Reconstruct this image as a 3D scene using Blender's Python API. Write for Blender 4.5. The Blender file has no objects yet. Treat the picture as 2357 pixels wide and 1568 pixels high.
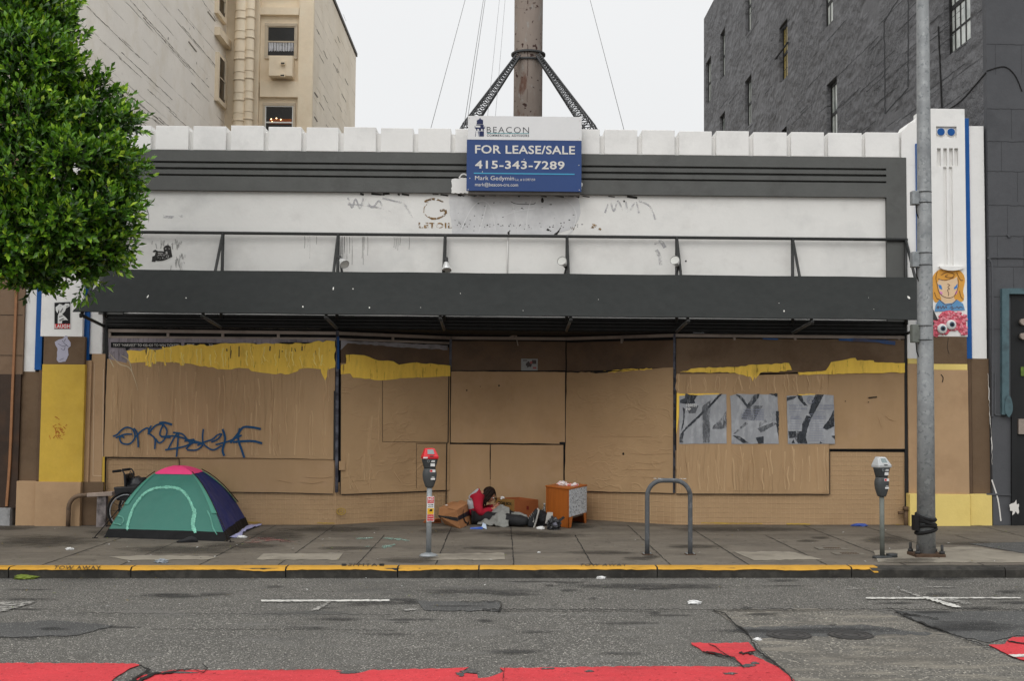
import bpy, bmesh, math, random
from mathutils import Vector, Matrix, noise as mnoise
from mathutils.bvhtree import BVHTree
random.seed(7)
sc = bpy.context.scene
COL = sc.collection
V = Vector
R_ = math.radians

# ---------------------------------------------------------------- camera
FPX, CW, CH = 2713.0, 2356.0, 1568.0      # focal length in photo units, photo width and height
HC = 1.88                                  # eye height above the pavement
YAW, PIT, ROL = .00833, .0575, .0088
fw = V((math.sin(YAW)*math.cos(PIT), math.cos(YAW)*math.cos(PIT), math.sin(PIT)))
r0 = V((math.cos(YAW), -math.sin(YAW), 0))
u0_ = r0.cross(fw)
rt = r0*math.cos(ROL) + u0_*math.sin(ROL)
up = u0_*math.cos(ROL) - r0*math.sin(ROL)
cd = bpy.data.cameras.new('camera'); cam = bpy.data.objects.new('camera', cd); COL.objects.link(cam)
cd.sensor_width = 36; cd.lens = 36*FPX/CW; cd.clip_end = 5000; cd.clip_start = .05
m = Matrix.Identity(4)
for i in range(3):
    m[i][0], m[i][1], m[i][2] = rt[i], up[i], -fw[i]
m[0][3], m[1][3], m[2][3] = 0, 0, HC
cam.matrix_world = m
sc.camera = cam

# ---------------------------------------------------------------- sky, sun, exposure
SUN_EL, SUN_AZ = 37, 200                   # the sun stands high behind the camera, behind the cloud
w = bpy.data.worlds.new('World'); sc.world = w; w.use_nodes = True
nt = w.node_tree; nt.nodes.clear()
out = nt.nodes.new('ShaderNodeOutputWorld'); bg = nt.nodes.new('ShaderNodeBackground')
sky = nt.nodes.new('ShaderNodeTexSky'); sky.sky_type = 'NISHITA'; sky.sun_disc = False
sky.sun_elevation = R_(SUN_EL); sky.sun_rotation = R_(SUN_AZ); sky.dust_density = 6
hs = nt.nodes.new('ShaderNodeHueSaturation'); hs.inputs['Saturation'].default_value = .1
nt.links.new(sky.outputs[0], hs.inputs['Color'])
tc = nt.nodes.new('ShaderNodeTexCoord'); sx = nt.nodes.new('ShaderNodeSeparateXYZ')
nt.links.new(tc.outputs['Generated'], sx.inputs[0])
nz = nt.nodes.new('ShaderNodeTexNoise'); nz.inputs['Scale'].default_value = 2.2; nz.inputs['Detail'].default_value = 4
nt.links.new(tc.outputs['Generated'], nz.inputs['Vector'])
rp = nt.nodes.new('ShaderNodeValToRGB')
rp.color_ramp.elements[0].position = .0; rp.color_ramp.elements[0].color = (8.6, 8.75, 8.85, 1)
rp.color_ramp.elements[1].position = 1; rp.color_ramp.elements[1].color = (18, 18.2, 18.5, 1)
e = rp.color_ramp.elements.new(.33); e.color = (9.2, 9.3, 9.4, 1)
e = rp.color_ramp.elements.new(.5); e.color = (12, 12.1, 12.2, 1)
nt.links.new(sx.outputs['Z'], rp.inputs[0])
cl = nt.nodes.new('ShaderNodeMapRange'); cl.inputs[3].default_value = .95; cl.inputs[4].default_value = 1.05
nt.links.new(nz.outputs['Fac'], cl.inputs[0])
mu = nt.nodes.new('ShaderNodeVectorMath'); mu.operation = 'SCALE'
nt.links.new(rp.outputs[0], mu.inputs[0]); nt.links.new(cl.outputs[0], mu.inputs['Scale'])
mx = nt.nodes.new('ShaderNodeMixRGB'); mx.inputs[0].default_value = .93
nt.links.new(hs.outputs[0], mx.inputs[1]); nt.links.new(mu.outputs[0], mx.inputs[2])
nt.links.new(mx.outputs[0], bg.inputs['Color']); bg.inputs['Strength'].default_value = .1
nt.links.new(bg.outputs[0], out.inputs[0])
sd = bpy.data.lights.new('sun', 'SUN'); sd.energy = .8; sd.angle = R_(35); sd.color = (1, .97, .93)
so = bpy.data.objects.new('sun', sd); COL.objects.link(so)
az, el = R_(SUN_AZ), R_(SUN_EL)
to_sun = V((math.sin(az)*math.cos(el), math.cos(az)*math.cos(el), math.sin(el)))
so.rotation_euler = (-to_sun).to_track_quat('-Z', 'Y').to_euler()
sc.view_settings.view_transform = 'Standard'; sc.view_settings.look = 'None'
sc.view_settings.exposure = 0; sc.view_settings.gamma = 1
sc.cycles.max_bounces = 8

# ---------------------------------------------------------------- from photo units to places
def ray(u, v): return fw + rt*((u-1178)/FPX) + up*((784-v)/FPX)
CAM = V((0, 0, HC))
def onY(u, v, Y): d = ray(u, v); return CAM + d*(Y/d.y)
def onX(u, v, X): d = ray(u, v); return CAM + d*(X/d.x)
def gz(x): return .008*max(-60, min(60, x))
def onG(u, v, dz=0):
    d = ray(u, v); t = (dz-HC)/(d.z-.008*d.x); return CAM + d*t
def proj(P):
    d = P-CAM; k = d.dot(fw); return 1178+FPX*d.dot(rt)/k, 784-FPX*d.dot(up)/k
class Plane:
    """a wall plane: p point, n normal towards the street"""
    def __init__(s, p, n): s.p, s.n = V(p), V(n).normalized()
    def at(s, u, v, off=0):
        d = ray(u, v); q = s.p + s.n*off
        return CAM + d*((q-CAM).dot(s.n)/d.dot(s.n))
def PY(Y): return Plane((0, Y, 0), (0, -1, 0))
class Ground:
    n = V((-.008, 0, 1)).normalized()
    def __init__(s, dz=0): s.dz = dz
    def at(s, u, v, off=0): return onG(u, v, s.dz+off)
F0 = 19.17                                 # the shop front stands on this plane
KY = 14.02                                 # face of the kerb
RD = -.12                                  # road below pavement

# ---------------------------------------------------------------- colours and materials
def S(r, g, b):
    f = lambda c: ((c/255+.055)/1.055)**2.4 if c > 10 else c/255/12.92
    return (f(r), f(g), f(b))
MATS = {}
def nn(t, kind, **kw):
    n = t.nodes.new(kind)
    for k, v in kw.items(): setattr(n, k, v)
    return n
def M(name, col, rough=.7, var=.12, scale=3, bump=0, bscale=40, metal=0, spec=.3, stretch=(1, 1, 1), dirt=None,
      dscale=1.5, dthr=.55, dsoft=.15, dstretch=(1, 1, 1), dmix=.7, bstretch=None, dirt2=None, wrinkle=None, boards=None, tiles=None,
      speck=None, fade=None, soft=False, bmask=0, objvar=0):
    if name in MATS: return MATS[name]
    m = bpy.data.materials.new(name); m.use_nodes = True; MATS[name] = m
    t = m.node_tree; L = t.links.new
    b = t.nodes['Principled BSDF']
    b.inputs['Roughness'].default_value = rough; b.inputs['Metallic'].default_value = metal
    b.inputs['Specular IOR Level'].default_value = spec
    tc = nn(t, 'ShaderNodeTexCoord')
    def mapping(st, loc=(0, 0, 0)):
        mp = nn(t, 'ShaderNodeMapping'); mp.inputs['Scale'].default_value = st; mp.inputs['Location'].default_value = loc
        L(tc.outputs['Object'], mp.inputs['Vector']); return mp.outputs[0]
    def noi(vec, s, det=5, ro=.6):
        n = nn(t, 'ShaderNodeTexNoise'); n.inputs['Scale'].default_value = s; n.inputs['Detail'].default_value = det
        n.inputs['Roughness'].default_value = ro; L(vec, n.inputs['Vector']); return n.outputs['Fac']
    def mapr(v, a, bb, c, d, smooth=False):
        n = nn(t, 'ShaderNodeMapRange'); n.inputs[1].default_value = a; n.inputs[2].default_value = bb
        n.inputs[3].default_value = c; n.inputs[4].default_value = d
        if smooth: n.interpolation_type = 'SMOOTHSTEP'
        L(v, n.inputs[0]); return n.outputs[0]
    def mth(op, a, b2=None):
        n = nn(t, 'ShaderNodeMath', operation=op)
        for i, q in enumerate((a, b2)):
            if q is None: continue
            if isinstance(q, (int, float)): n.inputs[i].default_value = q
            else: L(q, n.inputs[i])
        return n.outputs[0]
    def mixc(f, a, c2):
        n = nn(t, 'ShaderNodeMixRGB')
        if isinstance(f, (int, float)): n.inputs[0].default_value = f
        else: L(f, n.inputs[0])
        for i, q in ((1, a), (2, c2)):
            if isinstance(q, tuple): n.inputs[i].default_value = (*q[:3], 1)
            else: L(q, n.inputs[i])
        return n.outputs[0]
    lo = tuple(c*(1-var) for c in col); hi = tuple(min(.95, c*(1+var)) for c in col)
    f = mapr(noi(mapping(stretch), scale), .3, .7, 0, 1)
    c = mixc(f, lo, hi)
    if var > .03: c = mixc(mapr(noi(mapping(stretch, (3, 7, 1)), scale*9, 3), .35, .65, 0, .35), c, lo)
    if objvar:                              # sheets of one kind differ a little in tone
        oi = nn(t, 'ShaderNodeObjectInfo'); c = mixc(mth('MULTIPLY', oi.outputs['Random'], objvar), c, tuple(q*.62 for q in col))
    if speck:                               # many small grains: (colour, scale, threshold)
        for (sc_, ss, th) in speck:
            f = mapr(noi(mapping((1, 1, 1), (ss, 1, 2)), ss, 1.5, .5), th, th+.06, 0, 1); c = mixc(f, c, sc_)
    for k, dd in enumerate((dirt, dirt2)):
        if dd:
            f = mapr(noi(mapping(dstretch, (k*9+2, 1, 5)), dscale*(1+k*1.7), 8, .65), dthr, dthr+dsoft, 0, dmix); c = mixc(f, c, dd)
    hgt = []
    if boards:                              # (pitch, line colour, axis of the run, strength): board marks in poured concrete
        pitch, lc, ax, stg = boards
        sp = nn(t, 'ShaderNodeSeparateXYZ'); L(mapping((1, 1, 1)), sp.inputs[0])
        wob = mth('MULTIPLY', noi(mapping((.3, .3, 1)), 2.0, 2), .05)
        fr = mth('FRACT', mth('DIVIDE', mth('ADD', sp.outputs[2], wob), pitch))
        ln = mapr(mth('ABSOLUTE', mth('SUBTRACT', fr, .5)), 0, .06, 1, 0)
        st = (.25, .25, 9) if ax else (.25, .25, 9)
        ms = mapr(noi(mapping(st), 3.1, 4, .7), .52, .6, 0, 1)
        ln = mth('MULTIPLY', ln, ms)
        c = mixc(mth('MULTIPLY', ln, stg), c, lc)
        hgt.append((mth('SUBTRACT', 1.0, ln), .02, .6))
    if tiles:                               # (pitch x, pitch z, joint colour)
        px, pz, jc = tiles
        sp = nn(t, 'ShaderNodeSeparateXYZ'); L(mapping((1, 1, 1)), sp.inputs[0])
        ds = []
        wob = mth('MULTIPLY', noi(mapping((1, 1, 1)), 6, 2), .012)
        xx = mth('ADD', mth('ADD', sp.outputs[0], mth('MULTIPLY', sp.outputs[1], .35)), wob)
        for o, p in ((xx, px), (mth('ADD', sp.outputs[2], wob), pz)):
            fr = mth('ABSOLUTE', mth('SUBTRACT', mth('FRACT', mth('DIVIDE', o, p)), .5))
            ds.append(mapr(fr, .42, .5, 0, 1, True))
        rowf = mth('MULTIPLY', ds[1], mapr(noi(mapping((1.2, 1.2, 3)), 2.2, 3), .38, .6, .15, 1))
        g = mth('MAXIMUM', mth('MULTIPLY', ds[0], .6), rowf)
        c = mixc(mth('MULTIPLY', g, .62), c, jc)
        hgt.append((mth('SUBTRACT', 1.0, mth('MULTIPLY', ds[0], .8)), .006, .7)); hgt.append((ds[1], .006, .8))
    if wrinkle:                             # (stretch, scale, amount): creases of pasted paper
        st, ws, wa = wrinkle
        n1 = noi(mapping(st), ws, 2.0, .5)
        r1 = mapr(mth('ABSOLUTE', mth('SUBTRACT', n1, .5)), 0, .03, 1, 0, True)
        n2 = noi(mapping(tuple(q*1.9 for q in st), (4, 4, 4)), ws, 2.0, .5)
        r2 = mapr(mth('ABSOLUTE', mth('SUBTRACT', n2, .47)), 0, .035, 1, 0, True)
        msk = mapr(noi(mapping((.8, .8, .8), (1, 8, 3)), 1.7, 2), .4, .58, .15, 1)
        hgt.append((mth('MULTIPLY', mth('MAXIMUM', r1, mth('MULTIPLY', r2, .6)), msk), .02*wa, .9))
        hgt.append((noi(mapping(tuple(q*.5 for q in st), (7, 2, 1)), ws, 3), .05*wa, .6))
    L(c, b.inputs['Base Color'])
    if bump:
        bh = noi(mapping(bstretch or (1, 1, 1)), bscale, 6, .65)
        if bmask: bh = mth('MULTIPLY', bh, mapr(noi(mapping((1, .6, 1), (8, 3, 4)), bmask, 3), .38, .6, .12, 1))
        hgt.append((bh, bump, .8))
    prev = None
    for h, dist, stn in hgt:
        bp = nn(t, 'ShaderNodeBump'); bp.inputs['Distance'].default_value = dist; bp.inputs['Strength'].default_value = stn
        L(h, bp.inputs['Height'])
        if prev: L(prev, bp.inputs['Normal'])
        prev = bp.outputs[0]
    if prev: L(prev, b.inputs['Normal'])
    if fade or soft:                        # worn thin: the surface below shows through
        if fade: al = mapr(noi(mapping(fade[1], (2, 3, 4)), fade[0], 6, .65), fade[2], fade[2]+fade[3], 0, 1)
        if soft:
            at = nn(t, 'ShaderNodeAttribute', attribute_name='fade'); am = mapr(mth('ADD', at.outputs['Fac'], mapr(noi(mapping((1, 2, 1)), 4, 8, .75), .32, .68, -.6, .4)), .1, .9, 0, soft)
            al = mth('MULTIPLY', al, am) if fade else am
        tb = nn(t, 'ShaderNodeBsdfTransparent'); mxs = nn(t, 'ShaderNodeMixShader'); L(al, mxs.inputs[0]); L(tb.outputs[0], mxs.inputs[1]); L(b.outputs[0], mxs.inputs[2]); L(mxs.outputs[0], t.nodes['Material Output'].inputs[0])
    rr = mapr(noi(mapping((1, 1, 1), (5, 5, 5)), 7, 4), .3, .7, max(.05, rough-.1), min(1, rough+.1))
    L(rr, b.inputs['Roughness'])
    return m
def emit(name, col, st):
    if name in MATS: return MATS[name]
    m = bpy.data.materials.new(name); m.use_nodes = True; MATS[name] = m
    b = m.node_tree.nodes['Principled BSDF']
    b.inputs['Base Color'].default_value = (*col, 1); b.inputs['Emission Color'].default_value = (*col, 1); b.inputs['Emission Strength'].default_value = st
    return m

# ---------------------------------------------------------------- mesh builder
class MB:
    def __init__(s): s.v, s.f, s.mi, s.sm = [], [], [], []
    def add(s, vs, fs, mi=0, sm=False):
        o = len(s.v); s.v += [V(p) for p in vs]
        for f in fs: s.f.append([i+o for i in f]); s.mi.append(mi); s.sm.append(sm)
        return s
    def box(s, x0, x1, y0, y1, z0, z1, mi=0):
        return s.hexa([(x0, y0, z0), (x1, y0, z0), (x1, y1, z0), (x0, y1, z0), (x0, y0, z1), (x1, y0, z1), (x1, y1, z1), (x0, y1, z1)], mi)
    def hexa(s, p, mi=0):
        return s.add(p, [(0, 3, 2, 1), (4, 5, 6, 7), (0, 1, 5, 4), (1, 2, 6, 5), (2, 3, 7, 6), (3, 0, 4, 7)], mi)
    def quad(s, a, b, c, d, mi=0): return s.add([a, b, c, d], [(0, 1, 2, 3)], mi)
    def tube(s, pts, r, n=10, mi=0, caps=True):
        pts = [V(p) for p in pts]; k = len(pts); rs = r if isinstance(r, (list, tuple)) else [r]*k
        vs, fs = [], []; prev = None
        for i, p in enumerate(pts):
            a = pts[max(0, i-1)]; b = pts[min(k-1, i+1)]; d = (b-a).normalized()
            if prev is None:
                e1 = d.cross(V((0, 0, 1)) if abs(d.z) < .9 else V((1, 0, 0))).normalized()
            else: e1 = (prev - d*prev.dot(d)).normalized()
            prev = e1; e2 = d.cross(e1)
            for j in range(n):
                t = 2*math.pi*j/n; vs.append(p + (e1*math.cos(t)+e2*math.sin(t))*rs[i])
        for i in range(k-1):
            for j in range(n): fs.append((i*n+j, i*n+(j+1) % n, (i+1)*n+(j+1) % n, (i+1)*n+j))
        s.add(vs, fs, mi, True)
        if caps:
            o = len(s.v)-len(vs)
            s.f.append([o+j for j in range(n)][::-1]); s.mi.append(mi); s.sm.append(False)
            s.f.append([o+(k-1)*n+j for j in range(n)]); s.mi.append(mi); s.sm.append(False)
        return s
    def cyl(s, p0, p1, r0, r1=None, n=16, mi=0): return s.tube([p0, p1], [r0, r1 if r1 is not None else r0], n, mi)
    def loft(s, secs, mi=0, cap=True, sm=True):
        n = len(secs[0]); vs = [p for q in secs for p in q]; fs = []
        for i in range(len(secs)-1):
            for j in range(n): fs.append((i*n+j, i*n+(j+1) % n, (i+1)*n+(j+1) % n, (i+1)*n+j))
        s.add(vs, fs, mi, sm)
        if cap:
            o = len(s.v)-len(vs)
            s.f.append([o+j for j in range(n)][::-1]); s.mi.append(mi); s.sm.append(False)
            s.f.append([o+(len(secs)-1)*n+j for j in range(n)]); s.mi.append(mi); s.sm.append(False)
        return s
    def prism(s, pts, d, mi=0):
        """flat outline pts pushed back by vector d"""
        n = len(pts); pts = [V(p) for p in pts]; d = V(d)
        return s.add(pts+[p+d for p in pts], [list(range(n)), list(range(2*n-1, n-1, -1))]+[(i, n+i, n+(i+1) % n, (i+1) % n) for i in range(n)], mi)
    def ball(s, c, r, n=12, mi=0):
        rx, ry, rz = r if isinstance(r, (tuple, list)) else (r, r, r); vs, fs = [], []
        k = n//2+1
        for i in range(k+1):
            a = math.pi*i/k
            for j in range(n):
                t = 2*math.pi*j/n; vs.append((c[0]+rx*math.sin(a)*math.cos(t), c[1]+ry*math.sin(a)*math.sin(t), c[2]+rz*math.cos(a)))
        for i in range(k):
            for j in range(n): fs.append((i*n+j, (i+1)*n+j, (i+1)*n+(j+1) % n, i*n+(j+1) % n))
        return s.add(vs, fs, mi, True)
    def xf(s, mat, start=0):
        for i in range(start, len(s.v)): s.v[i] = mat @ s.v[i]
        return s
WL = {}
def clean(name): return name
def link(name, me, parent=None, loc=None):
    o = bpy.data.objects.new(name, me); COL.objects.link(o)
    if parent is not None:
        o.parent = parent; WL[o.name] = WL[parent.name]
    else:
        o.location = loc; WL[o.name] = V(loc)
    return o
def obj(name, mb, mat, parent=None, bevel=0, label=None, cat=None, group=None, kind=None, fixn=True, origin=None):
    me = bpy.data.meshes.new(name)
    if parent is not None: loc = WL[parent.name]
    elif origin is not None: loc = V(origin)
    else:
        xs = [p.x for p in mb.v]; ys = [p.y for p in mb.v]; zs = [p.z for p in mb.v]
        loc = V(((min(xs)+max(xs))/2, (min(ys)+max(ys))/2, min(zs)))
    me.from_pydata([p-loc for p in mb.v], [], mb.f)
    for mm in (mat if isinstance(mat, (list, tuple)) else [mat]): me.materials.append(mm)
    me.polygons.foreach_set('material_index', mb.mi); me.polygons.foreach_set('use_smooth', mb.sm)
    if fixn:
        b = bmesh.new(); b.from_mesh(me); bmesh.ops.recalc_face_normals(b, faces=b.faces); b.to_mesh(me); b.free()
    me.update()
    o = link(name, me, parent, loc)
    if bevel:
        bv = o.modifiers.new('bevel', 'BEVEL'); bv.width = bevel; bv.segments = 2; bv.limit_method = 'ANGLE'; bv.angle_limit = R_(40)
    tag(o, label, cat, group, kind)
    return o
def split(name, mb, mat, parent):
    """every separate piece of mb becomes a part of its own"""
    n = len(mb.v); up_ = list(range(n))
    def find(a):
        while up_[a] != a: up_[a] = up_[up_[a]]; a = up_[a]
        return a
    for f in mb.f:
        for i in f[1:]: up_[find(i)] = find(f[0])
    gr_ = {}
    for k, f in enumerate(mb.f): gr_.setdefault(find(f[0]), []).append(k)
    for ks in gr_.values():
        q = MB(); idx = sorted({i for k in ks for i in mb.f[k]}); mp = {i: j for j, i in enumerate(idx)}
        q.v = [mb.v[i] for i in idx]
        for k in ks: q.f.append([mp[i] for i in mb.f[k]]); q.mi.append(mb.mi[k]); q.sm.append(mb.sm[k])
        obj(name, q, mat, parent)
def tag(o, label=None, cat=None, group=None, kind=None):
    if label: o['label'] = label
    if cat: o['category'] = cat
    if group: o['group'] = group
    if kind: o['kind'] = kind
    return o
def thing(name, loc, label, cat, group=None):
    o = bpy.data.objects.new(name, None); COL.objects.link(o); o.empty_display_size = .2
    o.location = loc; WL[o.name] = V(loc); tag(o, label, cat, group); return o
def copy_tree(o, parent=None):
    c = o.copy(); COL.objects.link(c)
    if parent is not None: c.parent = parent
    for ch in list(o.children): copy_tree(ch, c)
    return c
def apply_mods(o):
    dg = bpy.context.evaluated_depsgraph_get(); dg.update()
    me = bpy.data.meshes.new_from_object(o.evaluated_get(dg)); o.modifiers.clear(); o.data = me
def cut(o, cutter):
    """take the cutter's volume out of o"""
    me = bpy.data.meshes.new('cutter'); me.from_pydata([p-WL[o.name] for p in cutter.v], [], cutter.f)
    b = bmesh.new(); b.from_mesh(me); bmesh.ops.recalc_face_normals(b, faces=b.faces); b.to_mesh(me); b.free()
    c = bpy.data.objects.new('cutter', me); COL.objects.link(c); c.location = WL[o.name]
    md = o.modifiers.new('cut', 'BOOLEAN'); md.object = c; md.operation = 'DIFFERENCE'; md.solver = 'EXACT'
    bpy.context.view_layer.update(); apply_mods(o)
    bpy.data.objects.remove(c)

# ---------------------------------------------------------------- flat shapes traced on real surfaces
def rag(pts, amp=1.5, step=8, closed=True, seed=1):
    """a torn or brushed outline"""
    rn = random.Random(seed); o = []
    n = len(pts)
    for i in range(n if closed else n-1):
        a, b = pts[i], pts[(i+1) % n]; L = math.dist(a, b); k = max(1, int(L/step))
        for j in range(k):
            t = j/k; o.append((a[0]+(b[0]-a[0])*t+rn.uniform(-amp, amp)*(j > 0), a[1]+(b[1]-a[1])*t+rn.uniform(-amp, amp)*(j > 0)))
    if not closed: o.append(pts[-1])
    return o
def spline(pts, k=6):
    o = []; n = len(pts)
    for i in range(n-1):
        p0, p1, p2, p3 = pts[max(0, i-1)], pts[i], pts[i+1], pts[min(n-1, i+2)]
        for j in range(k):
            t = j/k
            o.append(tuple(.5*(2*p1[q]+(p2[q]-p0[q])*t+(2*p0[q]-5*p1[q]+4*p2[q]-p3[q])*t*t+(3*p1[q]-p0[q]-3*p2[q]+p3[q])*t**3) for q in range(len(p1))))
    o.append(tuple(pts[-1])); return o
_n = [0]
def jit():
    _n[0] += 1; return (_n[0] % 11)*.00011
def poly(mb, pts, sf, off=0, th=.003, mi=0):
    off += jit()
    mb.prism([sf.at(u, v, off) for u, v in pts], -sf.n*th, mi); return mb
def rect(mb, u0, v0, u1, v1, sf, off=0, th=.003, mi=0, sl=.0088):
    d = (u1-u0)*sl/2
    return poly(mb, [(u0, v0-d), (u1, v0+d), (u1, v1+d), (u0, v1-d)], sf, off, th, mi)
def ribbon(mb, pts, w, sf, off=0, th=.002, mi=0, k=6, taper=False):
    p = spline(pts, k) if k > 1 else pts
    n = len(p); Ls, Rs = [], []
    for i in range(n):
        a, b = p[max(0, i-1)], p[min(n-1, i+1)]; dx, dy = b[0]-a[0], b[1]-a[1]; L = math.hypot(dx, dy) or 1
        ww = (w[min(len(w)-1, int(i/max(1, n-1)*len(w)))] if isinstance(w, (list, tuple)) else w)/2
        if taper: ww *= max(.25, math.sin(math.pi*(i+.6)/(n+.2)))
        Ls.append((p[i][0]-dy/L*ww, p[i][1]+dx/L*ww)); Rs.append((p[i][0]+dy/L*ww, p[i][1]-dx/L*ww))
    off += jit(); oo = [off+.0014*i/n for i in range(n)]
    A = [sf.at(u, v, o_) for (u, v), o_ in zip(Ls, oo)]; B = [sf.at(u, v, o_) for (u, v), o_ in zip(Rs, oo)]; d = -sf.n*th
    vs = A+B+[q+d for q in A]+[q+d for q in B]
    fs = []
    for i in range(n-1):
        fs += [(i, i+1, n+i+1, n+i), (2*n+i, 3*n+i, 3*n+i+1, 2*n+i+1), (i, 2*n+i, 2*n+i+1, i+1), (n+i, n+i+1, 3*n+i+1, 3*n+i)]
    fs += [(0, n, 3*n, 2*n), (n-1, 3*n-1, 4*n-1, 2*n-1)]
    return mb.add(vs, fs, mi)
def ridge(mb, pts, w, h, sf, off, k=5, mi2=0):
    """a raised fold of pasted paper"""
    p = spline(pts, k); n = len(p); vs = []
    for i, (u, v) in enumerate(p):
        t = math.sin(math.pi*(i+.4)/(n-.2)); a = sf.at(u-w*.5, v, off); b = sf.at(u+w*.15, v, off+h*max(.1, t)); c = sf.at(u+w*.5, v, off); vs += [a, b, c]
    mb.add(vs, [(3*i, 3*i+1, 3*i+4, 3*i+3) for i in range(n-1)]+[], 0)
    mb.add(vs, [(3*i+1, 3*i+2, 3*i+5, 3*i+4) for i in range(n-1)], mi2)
def blob(mb, u, v, ru, rv, sf, off=0, th=.003, mi=0, amp=.15, n=18, seed=0, rot=0):
    rn = random.Random(seed+int(u*7+v)); pts = []
    for i in range(n):
        a = 2*math.pi*i/n; k = 1+rn.uniform(-amp, amp); x, y = ru*k*math.cos(a), rv*k*math.sin(a)
        pts.append((u+x*math.cos(rot)-y*math.sin(rot), v+x*math.sin(rot)+y*math.cos(rot)))
    return poly(mb, pts, sf, off, th, mi)
_tc = {}
def text_shape(txt, weight=0, space=1.0):
    k = (txt, weight, space)
    if k in _tc: return _tc[k]
    cu = bpy.data.curves.new('t', 'FONT'); cu.body = txt; cu.size = 1; cu.offset = weight; cu.space_character = space; cu.resolution_u = 3
    o = bpy.data.objects.new('t', cu); COL.objects.link(o)
    dg = bpy.context.evaluated_depsgraph_get(); dg.update()
    me = bpy.data.meshes.new_from_object(o.evaluated_get(dg))
    vs = [v.co.copy() for v in me.vertices]; fs = [tuple(p.vertices) for p in me.polygons]
    bpy.data.objects.remove(o); bpy.data.curves.remove(cu); bpy.data.meshes.remove(me)
    _tc[k] = (vs, fs); return _tc[k]
def text(mb, txt, q, mi=0, weight=0, space=1.0):
    """writes txt into the four points q (lower left, lower right, upper right, upper left)"""
    vs, fs = text_shape(txt, weight, space)
    x0, x1 = min(v.x for v in vs), max(v.x for v in vs); y0, y1 = min(v.y for v in vs), max(v.y for v in vs)
    a, b, c, d = [V(p) for p in q]; o = []
    for v in vs:
        s, t = (v.x-x0)/(x1-x0), (v.y-y0)/(y1-y0); o.append(a*(1-s)*(1-t)+b*s*(1-t)+c*s*t+d*(1-s)*t)
    return mb.add(o, fs, mi)
def text_px(mb, txt, u0, v0, u1, v1, sf, off, mi=0, weight=0, space=1.0, sl=.0095):
    d = (u1-u0)*sl
    return text(mb, txt, [sf.at(u0, v1, off), sf.at(u1, v1+d, off), sf.at(u1, v0+d, off), sf.at(u0, v0, off)], mi, weight, space)
def stains(name, items, sf, mat, kind='structure'):
    """soft edged stains: (u, v, half width, half height) each, thinning out to the rim"""
    vs, fs, fd = [], [], []; n = 24
    for q, (u, v, a, b) in enumerate(items):
        o = len(vs); rn = random.Random(q*7+int(u)); off = .004+.00045*(q % 20)
        ph = [rn.uniform(.8, 1.2) for _ in range(n)]; ph = [(ph[i-1]+ph[i]+ph[(i+1) % n])/3 for i in range(n)]
        vs.append(sf.at(u, v, off)); fd.append(1)
        for k, al in ((.4, .9), (.7, .55), (1, 0)):
            for i in range(n): t = 2*math.pi*i/n; vs.append(sf.at(u+a*k*ph[i]*math.cos(t), v+b*k*ph[i]*math.sin(t), off)); fd.append(al)
        for i in range(n):
            j = (i+1) % n; fs.append((o, o+1+i, o+1+j))
            for r in (0, 1): fs.append((o+1+r*n+i, o+1+(r+1)*n+i, o+1+(r+1)*n+j, o+1+r*n+j))
    me = bpy.data.meshes.new(name); me.from_pydata(vs, [], fs); at = me.attributes.new('fade', 'FLOAT', 'POINT'); at.data.foreach_set('value', fd)
    me.materials.append(mat); return tag(link(name, me, None, (0, 0, 0)), kind=kind)
def skin(pts, edges, rad, sub=2):
    """a tapered continuous surface grown round a skeleton"""
    me = bpy.data.meshes.new('s'); me.from_pydata([V(p) for p in pts], edges, [])
    o = bpy.data.objects.new('s', me); COL.objects.link(o)
    md = o.modifiers.new('skin', 'SKIN'); md.use_smooth_shade = True
    for i, r in enumerate(rad):
        sv = me.skin_vertices[0].data[i]; sv.radius = (r, r) if isinstance(r, (int, float)) else r
    me.skin_vertices[0].data[0].use_root = True
    if sub: ss = o.modifiers.new('sub', 'SUBSURF'); ss.levels = sub; ss.render_levels = sub
    dg = bpy.context.evaluated_depsgraph_get(); dg.update()
    r = bpy.data.meshes.new_from_object(o.evaluated_get(dg))
    vs = [v.co.copy() for v in r.vertices]; fs = [tuple(p.vertices) for p in r.polygons]
    bpy.data.objects.remove(o)
    return vs, fs
def remesh(o, vox, smooth=6):
    md = o.modifiers.new('r', 'REMESH'); md.mode = 'VOXEL'; md.voxel_size = vox; md.use_smooth_shade = True
    sm = o.modifiers.new('sm', 'SMOOTH'); sm.iterations = smooth; sm.factor = .5
    mats = [m for m in o.data.materials]
    bpy.context.view_layer.update(); apply_mods(o)
    o.data.materials.clear()
    for m in mats: o.data.materials.append(m)
    for p in o.data.polygons: p.use_smooth = True
def crumple(mb, c, r, seed=0, amp=.35, freq=2.2, sub=3, mi=0, flat=True, smooth=False):
    b = bmesh.new(); bmesh.ops.create_icosphere(b, subdivisions=sub, radius=1)
    off = V((seed*3.1, seed*1.7, seed*.9)); vs = []
    for v in b.verts:
        k = 1+amp*(abs(mnoise.noise(v.co*freq+off))*2-.6)+amp*.4*mnoise.noise(v.co*freq*2.7+off); p = v.co*k
        q = V((p.x*r[0], p.y*r[1], p.z*r[2]))
        if flat: q.z = max(q.z, -r[2]*.55)
        vs.append(V(c)+q)
    fs = [[v.index for v in f.verts] for f in b.faces]; b.free()
    if flat:
        for v in vs: v.z += r[2]*.55
    return mb.add(vs, fs, mi, smooth)
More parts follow.
